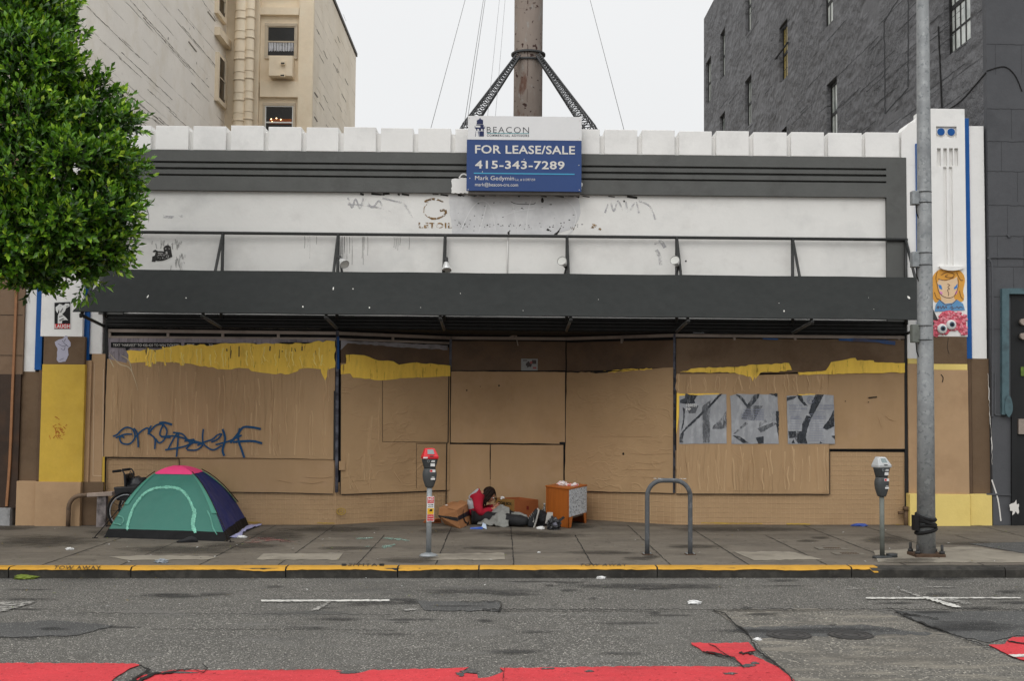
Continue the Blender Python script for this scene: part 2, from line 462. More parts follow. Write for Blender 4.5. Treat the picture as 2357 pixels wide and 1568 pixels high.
# ================================================================ the ground
m_asph = M('asphalt', S(89, 87, 82), .85, .16, 1.2, .006, 80, dirt=S(70, 70, 68), dscale=.9, dthr=.56, dsoft=.12, dstretch=(.5, 1.6, 1), dmix=.75,
           dirt2=S(104, 102, 98), speck=[(S(180, 176, 168), 75, .61), (S(44, 44, 44), 55, .6), (S(180, 175, 165), 38, .66)])
m_patch = M('worn_concrete_asphalt', S(99, 96, 90), .9, .12, 2, .008, 50, dirt=S(90, 86, 79), dscale=1.3, dthr=.5, dmix=.7, dstretch=(.6, 1.8, 1),
            dirt2=S(134, 128, 116), speck=[(S(176, 170, 156), 48, .6), (S(62, 60, 56), 40, .6)])
m_dasph = M('dark_asphalt', S(76, 76, 75), .8, .2, 1.5, .004, 90, speck=[(S(170, 168, 160), 75, .64)], dirt=S(66, 67, 67), dthr=.55)
m_soil = M('soft_dark_stain', S(52, 48, 43), .75, .1, 3, soft=.5)
m_rsoil = M('soft_road_stain', S(46, 46, 46), .8, .1, 3, soft=.48)
m_crack = M('crack_dirt', S(34, 33, 31), .95, .2)
m_pave = M('pavement_concrete', S(104, 97, 87), .8, .16, 1.1, .002, 60, dirt=S(72, 67, 61), dscale=.8, dthr=.52, dsoft=.2, dstretch=(.7, 1.3, 1), dmix=.7,
           dirt2=S(122, 115, 102), speck=[(S(58, 54, 48), 14, .67), (S(150, 144, 132), 31, .72)])
m_pave2 = M('pale_pavement', S(140, 133, 120), .85, .15, 2, .002, 60, dirt=S(100, 94, 84), dthr=.5)
m_wet = M('damp_stain', S(70, 65, 59), .6, .2, 2, dirt=S(56, 52, 47))
m_kerb = M('kerb_granite', S(56, 54, 50), .85, .2, 3, .008, 25, dirt=S(36, 35, 33), dscale=3, dthr=.48, dmix=.6, dirt2=S(76, 73, 68))
m_yel = M('kerb_yellow_paint', S(190, 142, 48), .7, .15, 4, .002, 50, dirt=S(120, 88, 34), dscale=4, dthr=.6, dmix=.7, dstretch=(.5, 2, 1))
m_red = M('bus_lane_red', S(194, 56, 62), .8, .12, 1.5, .004, 80, fade=(26, (1, 1, 1), .31, .08), dirt=S(140, 48, 50), dscale=2, dthr=.55, dstretch=(.5, 1.5, 1), speck=[(S(225, 92, 98), 60, .66), (S(160, 45, 52), 50, .64)])
m_wline = M('worn_white_paint', S(205, 203, 196), .8, .1, 5, .002, 60, dirt=S(120, 118, 114), dscale=9, dthr=.55, dmix=.8, fade=(14, (1, 1, 1), .3, .2))
m_wfade = M('faded_white_paint', S(178, 175, 168), .8, .1, 5, .002, 60, dirt=S(95, 94, 91), dscale=14, dthr=.44, dmix=.95, fade=(12, (1, 1, 1), .42, .2))
m_black = M('black_paint', S(38, 38, 38), .7, .1)

def slab(name, x0, x1, y0, y1, dz, mat, nx=60, th=.0, parent=None):
    mb = MB()
    vs, fs = [], []
    for i in range(nx+1):
        x = x0+(x1-x0)*i/nx; vs += [(x, y0, gz(x)+dz), (x, y1, gz(x)+dz)]
    for i in range(nx): fs.append((2*i, 2*i+2, 2*i+3, 2*i+1))
    mb.add(vs, fs)
    return obj(name, mb, mat, kind='structure', fixn=False, origin=(0, 0, 0))
mb = MB(); mb.quad((-1500, -1500, -1.2), (1500, -1500, -1.2), (1500, 1500, -1.2), (-1500, 1500, -1.2))
obj('ground', mb, m_pave, kind='structure', origin=(0, 0, 0), fixn=False)
slab('road', -60, 60, -30, KY+.02, RD, m_asph)
slab('pavement', -60, 60, KY+.19, F0+3, 0, m_pave)
G = Ground(0); GR = Ground(RD)

# kerb stones with a joint between neighbours
ku = [-900, -560, -260, 45, 320, 668, 920, 1103, 1505, 1943, 2290, 2640, 3000]
kx = [onG(u, 1300, 0).x for u in ku]
mb = MB()
for a, b in zip(kx[:-1], kx[1:]):
    n = 14; secs = []
    rn = random.Random(int(a*100))
    for i in range(n+1):
        x = a+.006+(b-a-.012)*i/n; z = gz(x); j = rn.uniform(-.006, .006); j2 = rn.uniform(-.004, .004)
        secs.append([(x, KY+.01+j, z+RD-.1), (x, KY+.004+j, z-.03), (x, KY+.02+j2, z-.005), (x, KY+.035, z+.001), (x, KY+.2, z+.002), (x, KY+.2, z+RD-.1)])
    mb.loft(secs, sm=False)
obj('kerb', mb, m_kerb, kind='structure', origin=(0, 0, 0))
# yellow paint lies on the kerb top and runs a little over its edge
mb = MB(); rn = random.Random(5)
for a, b in zip(kx[:-1], kx[1:]):
    if a > onG(1990, 1300).x: continue
    b2 = min(b, onG(2005, 1300).x); n = max(6, int((b2-a)/.06)); T, E, D = [], [], []
    for i in range(n+1):
        x = a+.01+(b2-a-.02)*i/n; z = gz(x)
        drip = .014+.018*max(0, mnoise.noise(V((x*1.3, 3, 0))))*2+rn.uniform(0, .008)
        if mnoise.noise(V((x*.55, 9, 0))) > .32: drip += .04
        T.append((x, KY+.2+rn.uniform(-.012, .006), z+.007)); E.append((x, KY+.032, z+.006)); D.append((x, KY-.007, z-drip))
    k = n+1; mb.add(T+E+D, [(i, k+i, k+i+1, i+1) for i in range(n)]+[(k+i, 2*k+i, 2*k+i+1, k+i+1) for i in range(n)])
yk = obj('kerb_paint', mb, m_yel, kind='structure', origin=(0, 0, 0))
mb = MB()
def ktext(t, u0, u1, v0, v1, wgt=.0):
    text(mb, t, [onG(u0, v1, .011), onG(u1, v1+.004*(u1-u0), .011), onG(u1, v0+.004*(u1-u0), .011), onG(u0+4, v0, .011)], 0, wgt, 1.15)
ktext('TOW AWAY', 122, 232, 1302.5, 1311.5); ktext('SFMTA', 800, 868, 1297.2, 1303.4); ktext('TOW AWAY', 1332, 1442, 1297.6, 1303.2)
rect(mb, 786, 1298, 797, 1303, G, .009, 0); rect(mb, 873, 1298, 884, 1303, G, .009, 0)
obj('kerb_lettering', mb, m_black, kind='structure', origin=(0, 0, 0))

# pavement joints, patches, stains
mb = MB(); rn = random.Random(3)
xa = onG(828, 1294).x; Y1, Y2 = 17.6, 15.45
def joint(p, q, wd=.012):
    n = max(2, int(math.dist(p, q)/.12)); d = (V((*q, 0))-V((*p, 0))).normalized(); s = V((-d.y, d.x, 0)); A, B = [], []
    for i in range(n+1):
        t = i/n; c = V((p[0]+(q[0]-p[0])*t, p[1]+(q[1]-p[1])*t, 0)) + s*rn.uniform(-.006, .006); ww = wd*rn.uniform(.35, 1)*.5
        for lst, k in ((A, 1), (B, -1)):
            g = c+s*ww*k; lst.append((g.x, g.y, gz(g.x)+.004))
    mb.add(A+B, [(i, i+1, n+2+i, n+1+i) for i in range(n)])
for k in range(-14, 16):
    x = xa+.94*k
    if k < -3 and k % 2: continue
    joint((x, KY+.21), (x, F0-.1 if k % 3 else Y1), .018)
for yy in (Y1, Y2):
    for k in range(-14, 16):
        if rn.random() < (.85 if yy == Y1 else .55): joint((xa+.94*k, yy), (xa+.94*(k+1), yy), .011)
joint((-12, KY+.215), (12, KY+.215), .02)
joint((-9, F0-.12), (9, F0-.12), .05)
obj('pavement_joints', mb, m_crack, kind='structure', fixn=False, origin=(0, 0, 0))
mb = MB()
for i, P in enumerate(([(590, 1288), (606, 1275), (790, 1273), (778, 1289)], [(1690, 1271), (1815, 1270), (1892, 1288), (1735, 1290)],
          [(2010, 1268), (2230, 1258), (2400, 1280), (2400, 1296), (2020, 1294)], [(1000, 1275), (1160, 1273), (1162, 1288), (985, 1290)],
          [(250, 1283), (345, 1278), (505, 1282), (480, 1288), (300, 1290)])):
    poly(mb, rag(P, 1.2, 14, seed=i), G, .006, .003)
obj('pavement_patch', mb, m_pave2, kind='structure', origin=(0, 0, 0))
stains('pavement_stain', [(1468, 1286, 50, 6), (1500, 1281, 26, 6), (1855, 1245, 34, 4), (1885, 1238, 30, 4), (2040, 1243, 75, 12), (2240, 1251, 130, 5), (640, 1234, 90, 14), (420, 1266, 190, 12), (100, 1246, 150, 18), (940, 1290, 80, 9), (1250, 1232, 120, 8), (1010, 1222, 60, 8), (1180, 1226, 120, 6), (1330, 1212, 60, 7), (760, 1218, 160, 8), (1700, 1218, 220, 7), (2090, 1290, 80, 9), (300, 1226, 130, 10), (560, 1255, 120, 8), (985, 1284, 30, 4), (2130, 1286, 45, 7), (1600, 1258, 90, 6), (1380, 1272, 100, 6), (1130, 1262, 80, 5), (800, 1262, 90, 6), (20, 1215, 80, 6)], G, m_soil)
mb = MB(); poly(mb, [(2230, 1252), (2420, 1246), (2420, 1285)], G, .0072, .003); obj('pavement_inlay', mb, m_dasph, kind='structure', origin=(0, 0, 0))
mb = MB()
for (u, v, a, b) in ((620, 1243, 34, 2.5), (585, 1248, 20, 2), (600, 1239, 24, 1.5), (660, 1246, 16, 1.6)): blob(mb, u, v, a, b, G, .0085, .002, 0, .5)
obj('pink_chalk_marks', mb, M('pink_chalk', S(160, 96, 92), .9, .3, 9, dirt=S(110, 98, 90), dscale=12, dthr=.45, fade=(9, (1, 2, 1), .46, .25)), kind='structure', origin=(0, 0, 0))
mb = MB()
for (u, v, a, b, r) in ((838, 1239, 20, 1.6, -.05), (905, 1241, 22, 2, .08), (890, 1258, 15, 3, -.25), (846, 1258, 8, 1, 0), (932, 1243, 10, 1.5, .3)): blob(mb, u, v, a, b, G, .0085, .002, 0, .45, rot=r)
obj('mint_paint_marks', mb, M('mint_spill', S(150, 190, 176), .9, .2, 9, dirt=S(112, 110, 100), dscale=12, dthr=.45, fade=(9, (1, 2, 1), .42, .25)), kind='structure', origin=(0, 0, 0))

# road: patches, markings, cracks
mb = MB()
poly(mb, rag([(1640, 1405), (1690, 1403), (1850, 1402), (2010, 1405), (2100, 1430), (2170, 1458), (2232, 1477), (2290, 1502), (2400, 1540), (2500, 1640), (1900, 1640), (1822, 1560), (1765, 1508), (1730, 1470), (1690, 1436)], 2, 16, seed=4), GR, .004, .003)
obj('road_patch', mb, m_patch, kind='structure', origin=(0, 0, 0))
mb = MB()
for i, P in enumerate(([(2060, 1408), (2420, 1406), (2420, 1470), (2340, 1463), (2275, 1480), (2190, 1460), (2110, 1432)],
          [(-60, 1440), (120, 1428), (260, 1440), (180, 1462), (-60, 1470)], [(960, 1384), (1150, 1386), (1150, 1408), (975, 1404)],
          [(1690, 1445), (1980, 1438), (2180, 1462), (1960, 1462), (1740, 1470)])):
    poly(mb, rag(P, 2, 16, seed=i), GR, .0065, .003)
obj('road_repair', mb, m_dasph, kind='structure', origin=(0, 0, 0))
rn = random.Random(17)
stains('road_stain', [(rn.uniform(0, 2356), 1332+(k % 12)*11+rn.uniform(0, 9), rn.uniform(14, 95), rn.uniform(1.4, 5)) for k in range(44)]+[(1100, 1362, 200, 7), (1500, 1350, 260, 8), (60, 1455, 200, 20), (900, 1388, 120, 6), (1860, 1452, 260, 8), (2230, 1445, 140, 16), (400, 1372, 120, 5), (1180, 1500, 80, 6), (1430, 1505, 60, 4)], GR, m_rsoil)
mb = MB()
for i, P in enumerate((
    [(-300, 1528), (0, 1527), (160, 1527), (311, 1528), (322, 1531), (300, 1538), (285, 1548), (262, 1562), (240, 1590), (220, 1640), (-300, 1640)],
    [(312, 1561), (330, 1554), (345, 1553), (330, 1562), (318, 1572)],
    [(336, 1562), (358, 1549), (400, 1543), (520, 1543), (640, 1543), (740, 1541), (800, 1546), (790, 1552), (825, 1550), (850, 1543), (890, 1542), (985, 1540), (1050, 1538), (1078, 1536), (1060, 1548), (1098, 1553), (1100, 1562), (1130, 1558), (1160, 1546), (1150, 1538), (1230, 1538), (1400, 1535), (1560, 1534), (1712, 1536), (1690, 1512), (1617, 1500), (1608, 1492), (1592, 1484), (1590, 1480), (1660, 1481), (1722, 1479), (1734, 1492), (1738, 1498), (1715, 1502), (1738, 1512), (1790, 1535), (1826, 1566), (1880, 1640), (280, 1640), (310, 1582)],
    [(2275, 1485), (2312, 1483), (2318, 1474), (2330, 1467), (2460, 1466), (2500, 1560), (2400, 1535), (2330, 1512)])):
    poly(mb, rag(P, 1.1, 9, seed=i+3), GR, .011, .004)
obj('bus_lane_paint', mb, m_red, kind='structure', origin=(0, 0, 0))
mb = MB()
for (u, v, a, b) in ((420, 1548, 30, 1.5), (1080, 1546, 22, 4), (1060, 1552, 12, 4), (1260, 1539, 14, 2), (1355, 1545, 9, 2), (1720, 1533, 20, 3), (1738, 1527, 9, 3), (800, 1548, 20, 3), (1680, 1551, 16, 2)): blob(mb, u, v, a, b, GR, .0155, .003, 0, .45)
obj('bus_lane_wear', mb, m_dasph, kind='structure', origin=(0, 0, 0))
mb = MB(); mf = MB()
poly(mb, rag([(600, 1381.5), (896, 1380.5), (896, 1384), (602, 1385)], .5, 7), GR, .0135, .003)
poly(mf, rag([(752, 1385), (762, 1385), (732, 1405), (715, 1406)], 1.5, 4), GR, .0115, .003)
poly(mb, rag([(1992, 1375.6), (2346, 1375.2), (2350, 1377.5), (1992, 1378.6)], .5, 7), GR, .0135, .003)
poly(mf, rag([(2068, 1357), (2078, 1357), (2122, 1374), (2110, 1374)], 1.3, 4), GR, .0115, .003)
poly(mb, rag([(2118, 1374), (2132, 1374), (2212, 1397), (2190, 1397)], 1.8, 4), GR, .0175, .003)
poly(mf, rag([(2150, 1379), (2195, 1379), (2235, 1389), (2222, 1391)], 1.3, 4), GR, .0115, .003)
poly(mb, rag([(2320, 1507), (2480, 1506), (2480, 1511), (2332, 1512)], .7, 6), GR, .018, .003)
poly(mf, rag([(-60, 1385), (84, 1385), (60, 1392), (0, 1410), (-60, 1420)], 1.3, 8), GR, .0135, .003)
for (u, v, a, b) in ((945, 1403, 22, 3), (1330, 1402, 9, 1.2), (1420, 1410, 10, 1.2), (2160, 1352, 40, 1), (1960, 1355, 16, 1), (1280, 1416, 26, .8)): blob(mf, u, v, a, b, GR, .0117, .002, 0, .5)
obj('road_marking', mb, m_wline, kind='structure', origin=(0, 0, 0)); obj('faded_road_marking', mf, m_wfade, kind='structure', origin=(0, 0, 0))
mb = MB()
rnc = random.Random(66)
def crk(P, w, seed=1): ribbon(mb, rag(P, 1.8, 5, False, seed), [x*rnc.uniform(.35, 1.0)*.8 for x in (w if isinstance(w, list) else [w]) for _ in range(9)], GR, .0195, .002, k=1)
crk([(1640, 1405), (1668, 1412), (1690, 1436), (1715, 1452), (1726, 1468), (1738, 1492), (1762, 1512), (1800, 1540), (1830, 1572)], [3, 4, 5, 4, 6, 7, 5, 4], 2)
crk([(2060, 1408), (2110, 1430), (2180, 1455), (2240, 1478), (2280, 1490)], [3, 5, 3, 4], 3); crk([(1110, 1403), (1640, 1404), (2000, 1402), (2400, 1403)], 1.6, 4)
crk([(470, 1547), (440, 1540), (400, 1545), (352, 1552), (300, 1576)], [2, 3, 6, 9, 10], 5); crk([(470, 1547), (478, 1538), (466, 1528)], 2, 6)
crk([(1151, 1385), (1154, 1396), (1148, 1408)], [3, 5, 6], 7); crk([(1060, 1385), (1151, 1385)], 1.5, 7); crk([(1630, 1481), (1650, 1492), (1672, 1508), (1690, 1518), (1712, 1537)], 2, 8)
crk([(2318, 1474), (2335, 1478), (2380, 1487)], 3, 9); crk([(1735, 1505), (1700, 1503)], 5, 10); crk([(1160, 1536), (1158, 1568)], 2, 11)
crk([(320, 1532), (345, 1541), (320, 1556), (290, 1575)], [6, 10, 12, 12], 12); crk([(1617, 1499), (1660, 1507), (1690, 1513)], [4, 5, 3], 13)
for k in range(10): crk([(rn.uniform(100, 1400), 1400+12*k), (rn.uniform(100, 1600), 1403+12*k)], .5, 20+k) if k in (1, 4) else None
crk([(2040, 1398), (2080, 1412), (2160, 1425)], [2, 4, 2], 14)
obj('road_crack', mb, m_crack, kind='structure', origin=(0, 0, 0))
# manhole covers
for i, (u, v, lab) in enumerate(((1815, 1462, 'round dark iron manhole cover in the pale road patch, nearer the red paint'), (1957, 1462, 'round dark iron manhole cover in the pale road patch, farther from the red paint'))):
    p = onG(u, v, RD+.0105); mb = MB(); mb.cyl((p.x, p.y, p.z-.004), (p.x, p.y, p.z), .2, n=32)
    t = obj('manhole_cover', mb, M('worn_iron', S(58, 56, 54), .6, .2, 12, .004, 60, spec=.5, dirt=S(40, 38, 36)), label=lab, cat='manhole cover', group='manhole covers in the road')
    mb = MB()
    for rr in (.08, .14, .188): mb.tube([(p.x+rr*math.cos(a*math.pi/16), p.y+rr*math.sin(a*math.pi/16), p.z+.002) for a in range(33)], .006, 5, caps=False)
    obj('raised_ring', mb, M('worn_iron', (0, 0, 0)), t)
for (u, v, lab) in ((1913, 1262, 'small rusty slotted utility lid in the pavement, farther from the kerb'), (1953, 1274, 'small rusty slotted utility lid in the pavement, nearer the kerb')):
    p = onG(u, v, .012); mb = MB(); mb.box(p.x-.2, p.x+.2, p.y-.13, p.y+.13, p.z-.01, p.z-.002)
    t = obj('utility_lid', mb, M('lid_concrete', S(112, 106, 96), .85, .2, 8, .003, 60), label=lab, cat='utility lid', group='utility lids in the pavement')
    mb = MB()
    for k in range(7): x = p.x-.1+k*.033; mb.box(x, x+.018, p.y-.06, p.y+.06, p.z-.004, p.z+.002)
    obj('grate', mb, M('rusty_iron', S(78, 60, 46), .8, .3, 20), t)
# ================================================================ the boarded-up shop
m_white = M('white_plaster', S(232, 231, 228), .8, .05, 1.2, .004, 14, dirt=S(196, 196, 194), dscale=.9, dthr=.55, dsoft=.2, dmix=.6, dstretch=(1, 1, .8), dirt2=S(206, 205, 202))
m_whitef = M('white_fascia_plaster', S(224, 223, 219), .8, .05, .8, .004, 12, dirt=S(186, 186, 184), dscale=.55, dthr=.52, dsoft=.25, dmix=.75, dstretch=(1, 1, 1.3), dirt2=S(203, 201, 197))
m_grey = M('grey_plaster', S(92, 93, 91), .75, .08, 2, .004, 20, dirt=S(80, 80, 78), dscale=1.5)
m_header = M('dark_header_paint', S(32, 32, 31), .75, .1)
m_blue = M('blue_paint', S(14, 82, 150), .6, .12, 3, .002, 30)
m_tan = M('tan_paint', S(174, 144, 111), .85, .07, 1.2, .003, 25, dirt=S(152, 122, 92), dscale=1.1, dthr=.5, dsoft=.2, dmix=.6, dirt2=S(184, 152, 118))
m_board = M('tan_board', S(175, 144, 108), .85, .07, .9, .002, 25, stretch=(2.5, 2.5, .5), dirt=S(146, 118, 86), dscale=.9, dthr=.5, dsoft=.25, dmix=.7, dirt2=S(174, 144, 114), objvar=.3)
m_paper = M('tan_pasted_paper', S(170, 140, 105), .8, .07, .9, .0015, 30, stretch=(4, 4, .4), dirt=S(146, 118, 86), dscale=.8, dthr=.5, dsoft=.25, dmix=.6, dstretch=(4, 4, .5), wrinkle=((3.2, 3.2, .26), 1.7, .4))
m_paper2 = M('tan_creased_paper', S(173, 143, 107), .8, .07, .9, .0015, 30, dirt=S(146, 118, 86), dscale=.8, dthr=.5, dsoft=.25, dmix=.6, wrinkle=((1.1, 1.1, 2.2), 1.5, .3), objvar=.3)
m_fold = M('lit_paper_fold', S(186, 156, 120), .8, .08, 3); m_foldy = M('lit_yellow_fold', S(250, 222, 130), .8, .08, 3)  # lighter colours paint the light caught by one side of each fold
m_brown = M('brown_paint', S(108, 88, 68), .8, .1, 1.5, .003, 22, dirt=S(84, 64, 46), dscale=1.2, dthr=.5, dmix=.6)
m_dbrown = M('dark_brown_paint', S(102, 82, 64), .8, .12, 1.5, .003, 22, dirt=S(80, 66, 54), dscale=1.2, dthr=.48, dmix=.7, objvar=.3)
m_yelw = M('yellow_wall_paint', S(202, 168, 68), .8, .1, 2, .004, 22, dirt=S(180, 146, 56), dscale=1.6, dthr=.5, dsoft=.25, dmix=.5)
m_yelp = M('pale_yellow_paint', S(226, 202, 122), .8, .06, 2, .004, 22, dirt=S(206, 178, 98), dscale=1.6, dthr=.5, dsoft=.25, dmix=.5)
m_yelb = M('yellow_brushed_paint', S(243, 201, 86), .8, .1, 3, .002, 40, stretch=(6, 6, .7), fade=(5, (4, 4, .45), .3, .1), dirt=S(150, 120, 60), dscale=2.5, dthr=.56, dsoft=.2, dmix=.7, dstretch=(2, 2, .6))
m_tile = M('tan_mosaic_tile', S(170, 140, 105), .6, .08, 1.2, .0015, 40, tiles=(.077, .077, S(206, 176, 138)), dirt=S(138, 108, 78), dscale=1, dthr=.52, dsoft=.25)
m_alu = M('old_aluminium', S(150, 138, 128), .6, .12, 4, dirt=S(110, 100, 94), dthr=.5)
m_postp = M('poster_lilac_grey', S(142, 134, 140), .7, .15, 3, .002, 30, dirt=S(90, 88, 92), dscale=2, dthr=.5, dstretch=(2, 2, .8), wrinkle=((4.2, 4.2, .42), 1.6, .8))
m_gap = M('black_gap', S(26, 25, 25), .8, .2)
m_glass = M('dark_glass', S(26, 28, 30), .08, .1, spec=.6)
m_inkw = M('off_white_ink', S(215, 212, 206), .8, .05); m_ink = M('black_ink', S(30, 30, 31), .8, .1)
P0 = PY(F0)
shop = thing('storefront_building', (0, F0, 0), 'low white art deco storefront with notched parapet, boarded over in tan, brown and yellow', 'building')
def X_(u, v=784, Y=F0): return onY(u, v, Y).x
def Z_(v, u=1178, Y=F0): return onY(u, v, Y).z
XL, XR = X_(240, 900), X_(2086, 900)
ZT = Z_(299)                                # top of the parapet
zb = Z_(355); zband = Z_(447); zhd = Z_(762); zbase = -.25
# upper wall with the grey band round it
mb = MB(); mb.box(XL, XR, F0, F0+.4, zhd+.1, zb); wall = obj('wall', mb, m_whitef, shop)
xa_, xb_ = X_(2037, 500), X_(2083, 500); xc_, xd_ = X_(292, 500), X_(236, 500)
mb = MB(); pr = .07
g = [355, 380.5, 385.5, 394.5, 400, 410, 414.5, 447]
for a, b in ((0, 1), (2, 3), (4, 5), (6, 7)): mb.box(xc_, xa_, F0-pr, F0+.002, Z_(g[b]), Z_(g[a]))
for a, b in ((1, 2), (3, 4), (5, 6)): mb.box(xc_, xa_, F0-.006, F0+.003, Z_(g[b]), Z_(g[a]))
mb.box(xa_, xb_, F0-pr, F0+.002, Z_(733), zb); mb.box(xd_, xc_, F0-pr, F0+.002, Z_(733), zb)
obj('grey_surround', mb, m_grey, shop)
mb = MB(); mb.box(X_(60), X_(2075), F0+.0, F0+.4, zb, ZT-.085); obj('parapet', mb, m_white, shop)
slots = [(355.5, 5.5), (441.5, 5.5), (527.5, 5.5), (614, 5.3), (700.8, 5.8), (786, 6), (871.5, 5.5), (957, 6), (1042.8, 5.2), (1128, 5.5), (1212, 5.5), (1298, 5.5), (1384.5, 5.5), (1470.5, 5.5), (1556, 5), (1641, 5), (1726, 5), (1812.8, 4.8), (1898, 4.6), (1983.8, 4), (2069, 4)]
slots = [(269.5, 5.5), (183.5, 5.5), (97.5, 5.5)][::-1]+slots
for (a, ha), (b, hb) in zip(slots[:-1], slots[1:]):
    rn = random.Random(int(a)); mb = MB(); x0, x1 = X_(a+ha, 325), X_(b-hb, 325); dz = rn.uniform(-.012, .01)
    mb.box(x0, x1, F0-.073, F0+.5, zb, ZT+dz); obj('merlon', mb, m_white, shop, bevel=.008)
# roof and body behind
mb = MB(); mb.box(XL-1, XR+1, F0+.5, F0+9, ZT-1.0, ZT-.8); obj('roof', mb, m_dasph if 'dark_asphalt' in MATS else m_grey, shop)
# marks on the white fascia: bare letters of an old sign, scrapes, drips
mb = MB()
def mk(P, w, k=5): ribbon(mb, P, w, P0, .004, .002, k=k)
mk([(985, 467), (978, 463), (1000, 458), (1020, 465)], [3, 4, 5, 3]); mk([(982, 470), (976, 478), (975, 490)], 1.5); mk([(1012, 485), (1024, 484), (1026, 492)], [5, 6, 5])
mk([(1026, 491), (1018, 498), (1004, 503), (986, 500), (978, 493)], [5, 3, 4, 2, 1.5]); mk([(1004, 503), (994, 503), (986, 499)], [4, 5, 3])
text_px(mb, 'LETOIL', 963, 512, 1041, 525, P0, .004, 0, .035, 1.15)
for (u, v) in ((1367, 517), (1371, 520), (1363, 523), (1380, 527), (1318, 526)): blob(mb, u, v, 3, 3, P0, .004, .002, 0, .5)
obj('old_sign_residue', mb, M('old_gilding', S(150, 118, 74), .8, .3, 8, dirt=S(80, 66, 48), dthr=.45, fade=(16, (1, 1, 1), .42, .1)), shop)
mb = MB(); rn = random.Random(9)
for k in range(85):
    u = rn.uniform(1040, 1330); blob(mb, u, 518+rn.gauss(0, 5)+.0088*(u-1178), rn.uniform(.6, 2), rn.uniform(.6, 1.8), P0, .0041, .002, 0, .5, 7)
for k in range(36):
    u = rn.uniform(1050, 1340); blob(mb, u, rn.uniform(465, 520), rn.uniform(.6, 3), rn.uniform(.5, 1.2), P0, .0041, .002, 0, .5, 7)
for (u, v) in ((1436, 463), (1247, 474), (1562, 603), (1578, 601), (1230, 640)): blob(mb, u, v, 2.2, 2.2, P0, .0042, .002, 0, .2)
mk([(1174, 463), (1184, 468), (1200, 470), (1226, 470), (1232, 466)], 1.4); blob(mb, 1248, 461, 3, 6, P0, .0042, .002)
mk([(1172, 545), (1170, 536), (1174, 530)], [4, 5, 2]); mk([(1276, 542), (1284, 534), (1290, 524)], [6, 4, 2]); mk([(1258, 528), (1268, 532)], [5, 2])
for k in range(30):
    u = rn.uniform(800, 1480); mk([(u, 449.5+.0105*(u-1178)), (u+rn.uniform(4, 24), 449.8+.0105*(u-1178)+rn.uniform(-2, 3))], rn.uniform(2, 5))
obj('scrape_marks', mb, M('scraped_black', S(50, 49, 47), .8, .3), shop)
mb = MB()
for k, (u, l, vt) in enumerate([(966, 45, 552), (978, 40, 552), (985, 84, 552), (1010, 30, 552), (1082, 20, 551), (1098, 100, 551), (1107, 104, 551), (1114, 60, 551), (1180, 80, 552), (1184, 104, 552), (1187, 50, 553), (1200, 70, 552), (1298, 40, 553), (1305, 44, 553), (1312, 50, 553), (1320, 30, 553), (1354, 46, 554)]):
    u2 = (u-900)*.62+660; vt = 548+(u2-1178)*.0095
    ribbon(mb, [(u2, vt), (u2+.5, vt+l*.3), (u2-.5, vt+l*.62)], .8, P0, .0043, .002, k=3)
for u in (770, 776, 782, 788, 794, 800): ribbon(mb, [(u+10, 545), (u+10.5, 570), (u+10, 570+rn.uniform(5, 40))], .9, P0, .0043, .002, k=3)
ribbon(mb, [(334, 450), (336, 475), (342, 495), (340, 515)], 2, P0, .0043, .002); ribbon(mb, [(318, 452), (317, 490)], 1.5, P0, .0043, .002)
obj('drip_stains', mb, M('drip_grey', S(140, 139, 136), .8, .2, fade=(9, (1, 1, .2), .4, .25)), shop)
mb = MB()
def gh(P, w): ribbon(mb, P, w, P0, .0046, .002, k=5)
gh([(800, 455), (810, 478), (818, 458), (828, 480), (836, 456)], 4); gh([(842, 458), (856, 478), (872, 462), (880, 480)], 4); gh([(880, 456), (905, 462), (930, 470), (948, 500)], 4); gh([(800, 470), (850, 474), (900, 486)], 4)
gh([(1398, 470), (1392, 490)], 4); gh([(1405, 462), (1412, 486), (1422, 462), (1432, 486)], 4); gh([(1440, 464), (1446, 490), (1462, 464), (1470, 490)], 4); gh([(1470, 462), (1495, 475), (1508, 505)], 4)
gh([(375, 498), (395, 500), (420, 497)], 6); gh([(1505, 560), (1520, 556), (1530, 570)], 8); gh([(1510, 575), (1518, 592), (1520, 610)], 8)
split('painted_over_graffiti', mb, M('ghost_grey', S(192, 192, 194), .85, .06, fade=(5, (1, 1, 1), .42, .3)), shop)
mb = MB()
poly(mb, rag([(1036, 448), (1330, 452), (1336, 490), (1322, 520), (1270, 545), (1040, 541), (1034, 490)], 3, 14), P0, .0035, .002)
obj('repainted_area', mb, M('dirty_grey_paint', S(212, 212, 212), .8, .08, 1.4, .003, 20, dirt=S(176, 176, 177), dscale=1.5, dthr=.48, dsoft=.2), shop)
mb = MB()
for P in ([(1060, 530), (1085, 480), (1110, 462), (1130, 480), (1140, 530)], [(1100, 540), (1112, 500), (1120, 470)], [(1210, 530), (1214, 490), (1222, 460)], [(1180, 470), (1186, 500), (1192, 540)], [(1300, 545), (1316, 530), (1326, 500), (1318, 475), (1300, 460)], [(1150, 500), (1190, 486), (1230, 480)]):
    ribbon(mb, P, 2.2, P0, .0068, .002)
split('pale_graffiti_line', mb, M('pale_grey_line', S(214, 214, 214), .8, .05), shop)
PB = PY(F0-.07)
mb = MB(); poly(mb, rag([(1040, 412), (1072, 409), (1086, 414), (1086, 446), (1038, 444)], 1.6, 5), PB, .004, .002); poly(mb, rag([(1330, 418), (1341, 422), (1338, 436), (1330, 440)], 1.6, 4), PB, .004, .002)
ribbon(mb, [(1056, 410), (1062, 402), (1070, 401), (1080, 410)], 3, PB, .0045, .002)
split('white_paint_patch', mb, m_white, shop)
mb = MB(); q0, q1 = onY(1168, 540, F0), onY(1167, 640, F0)
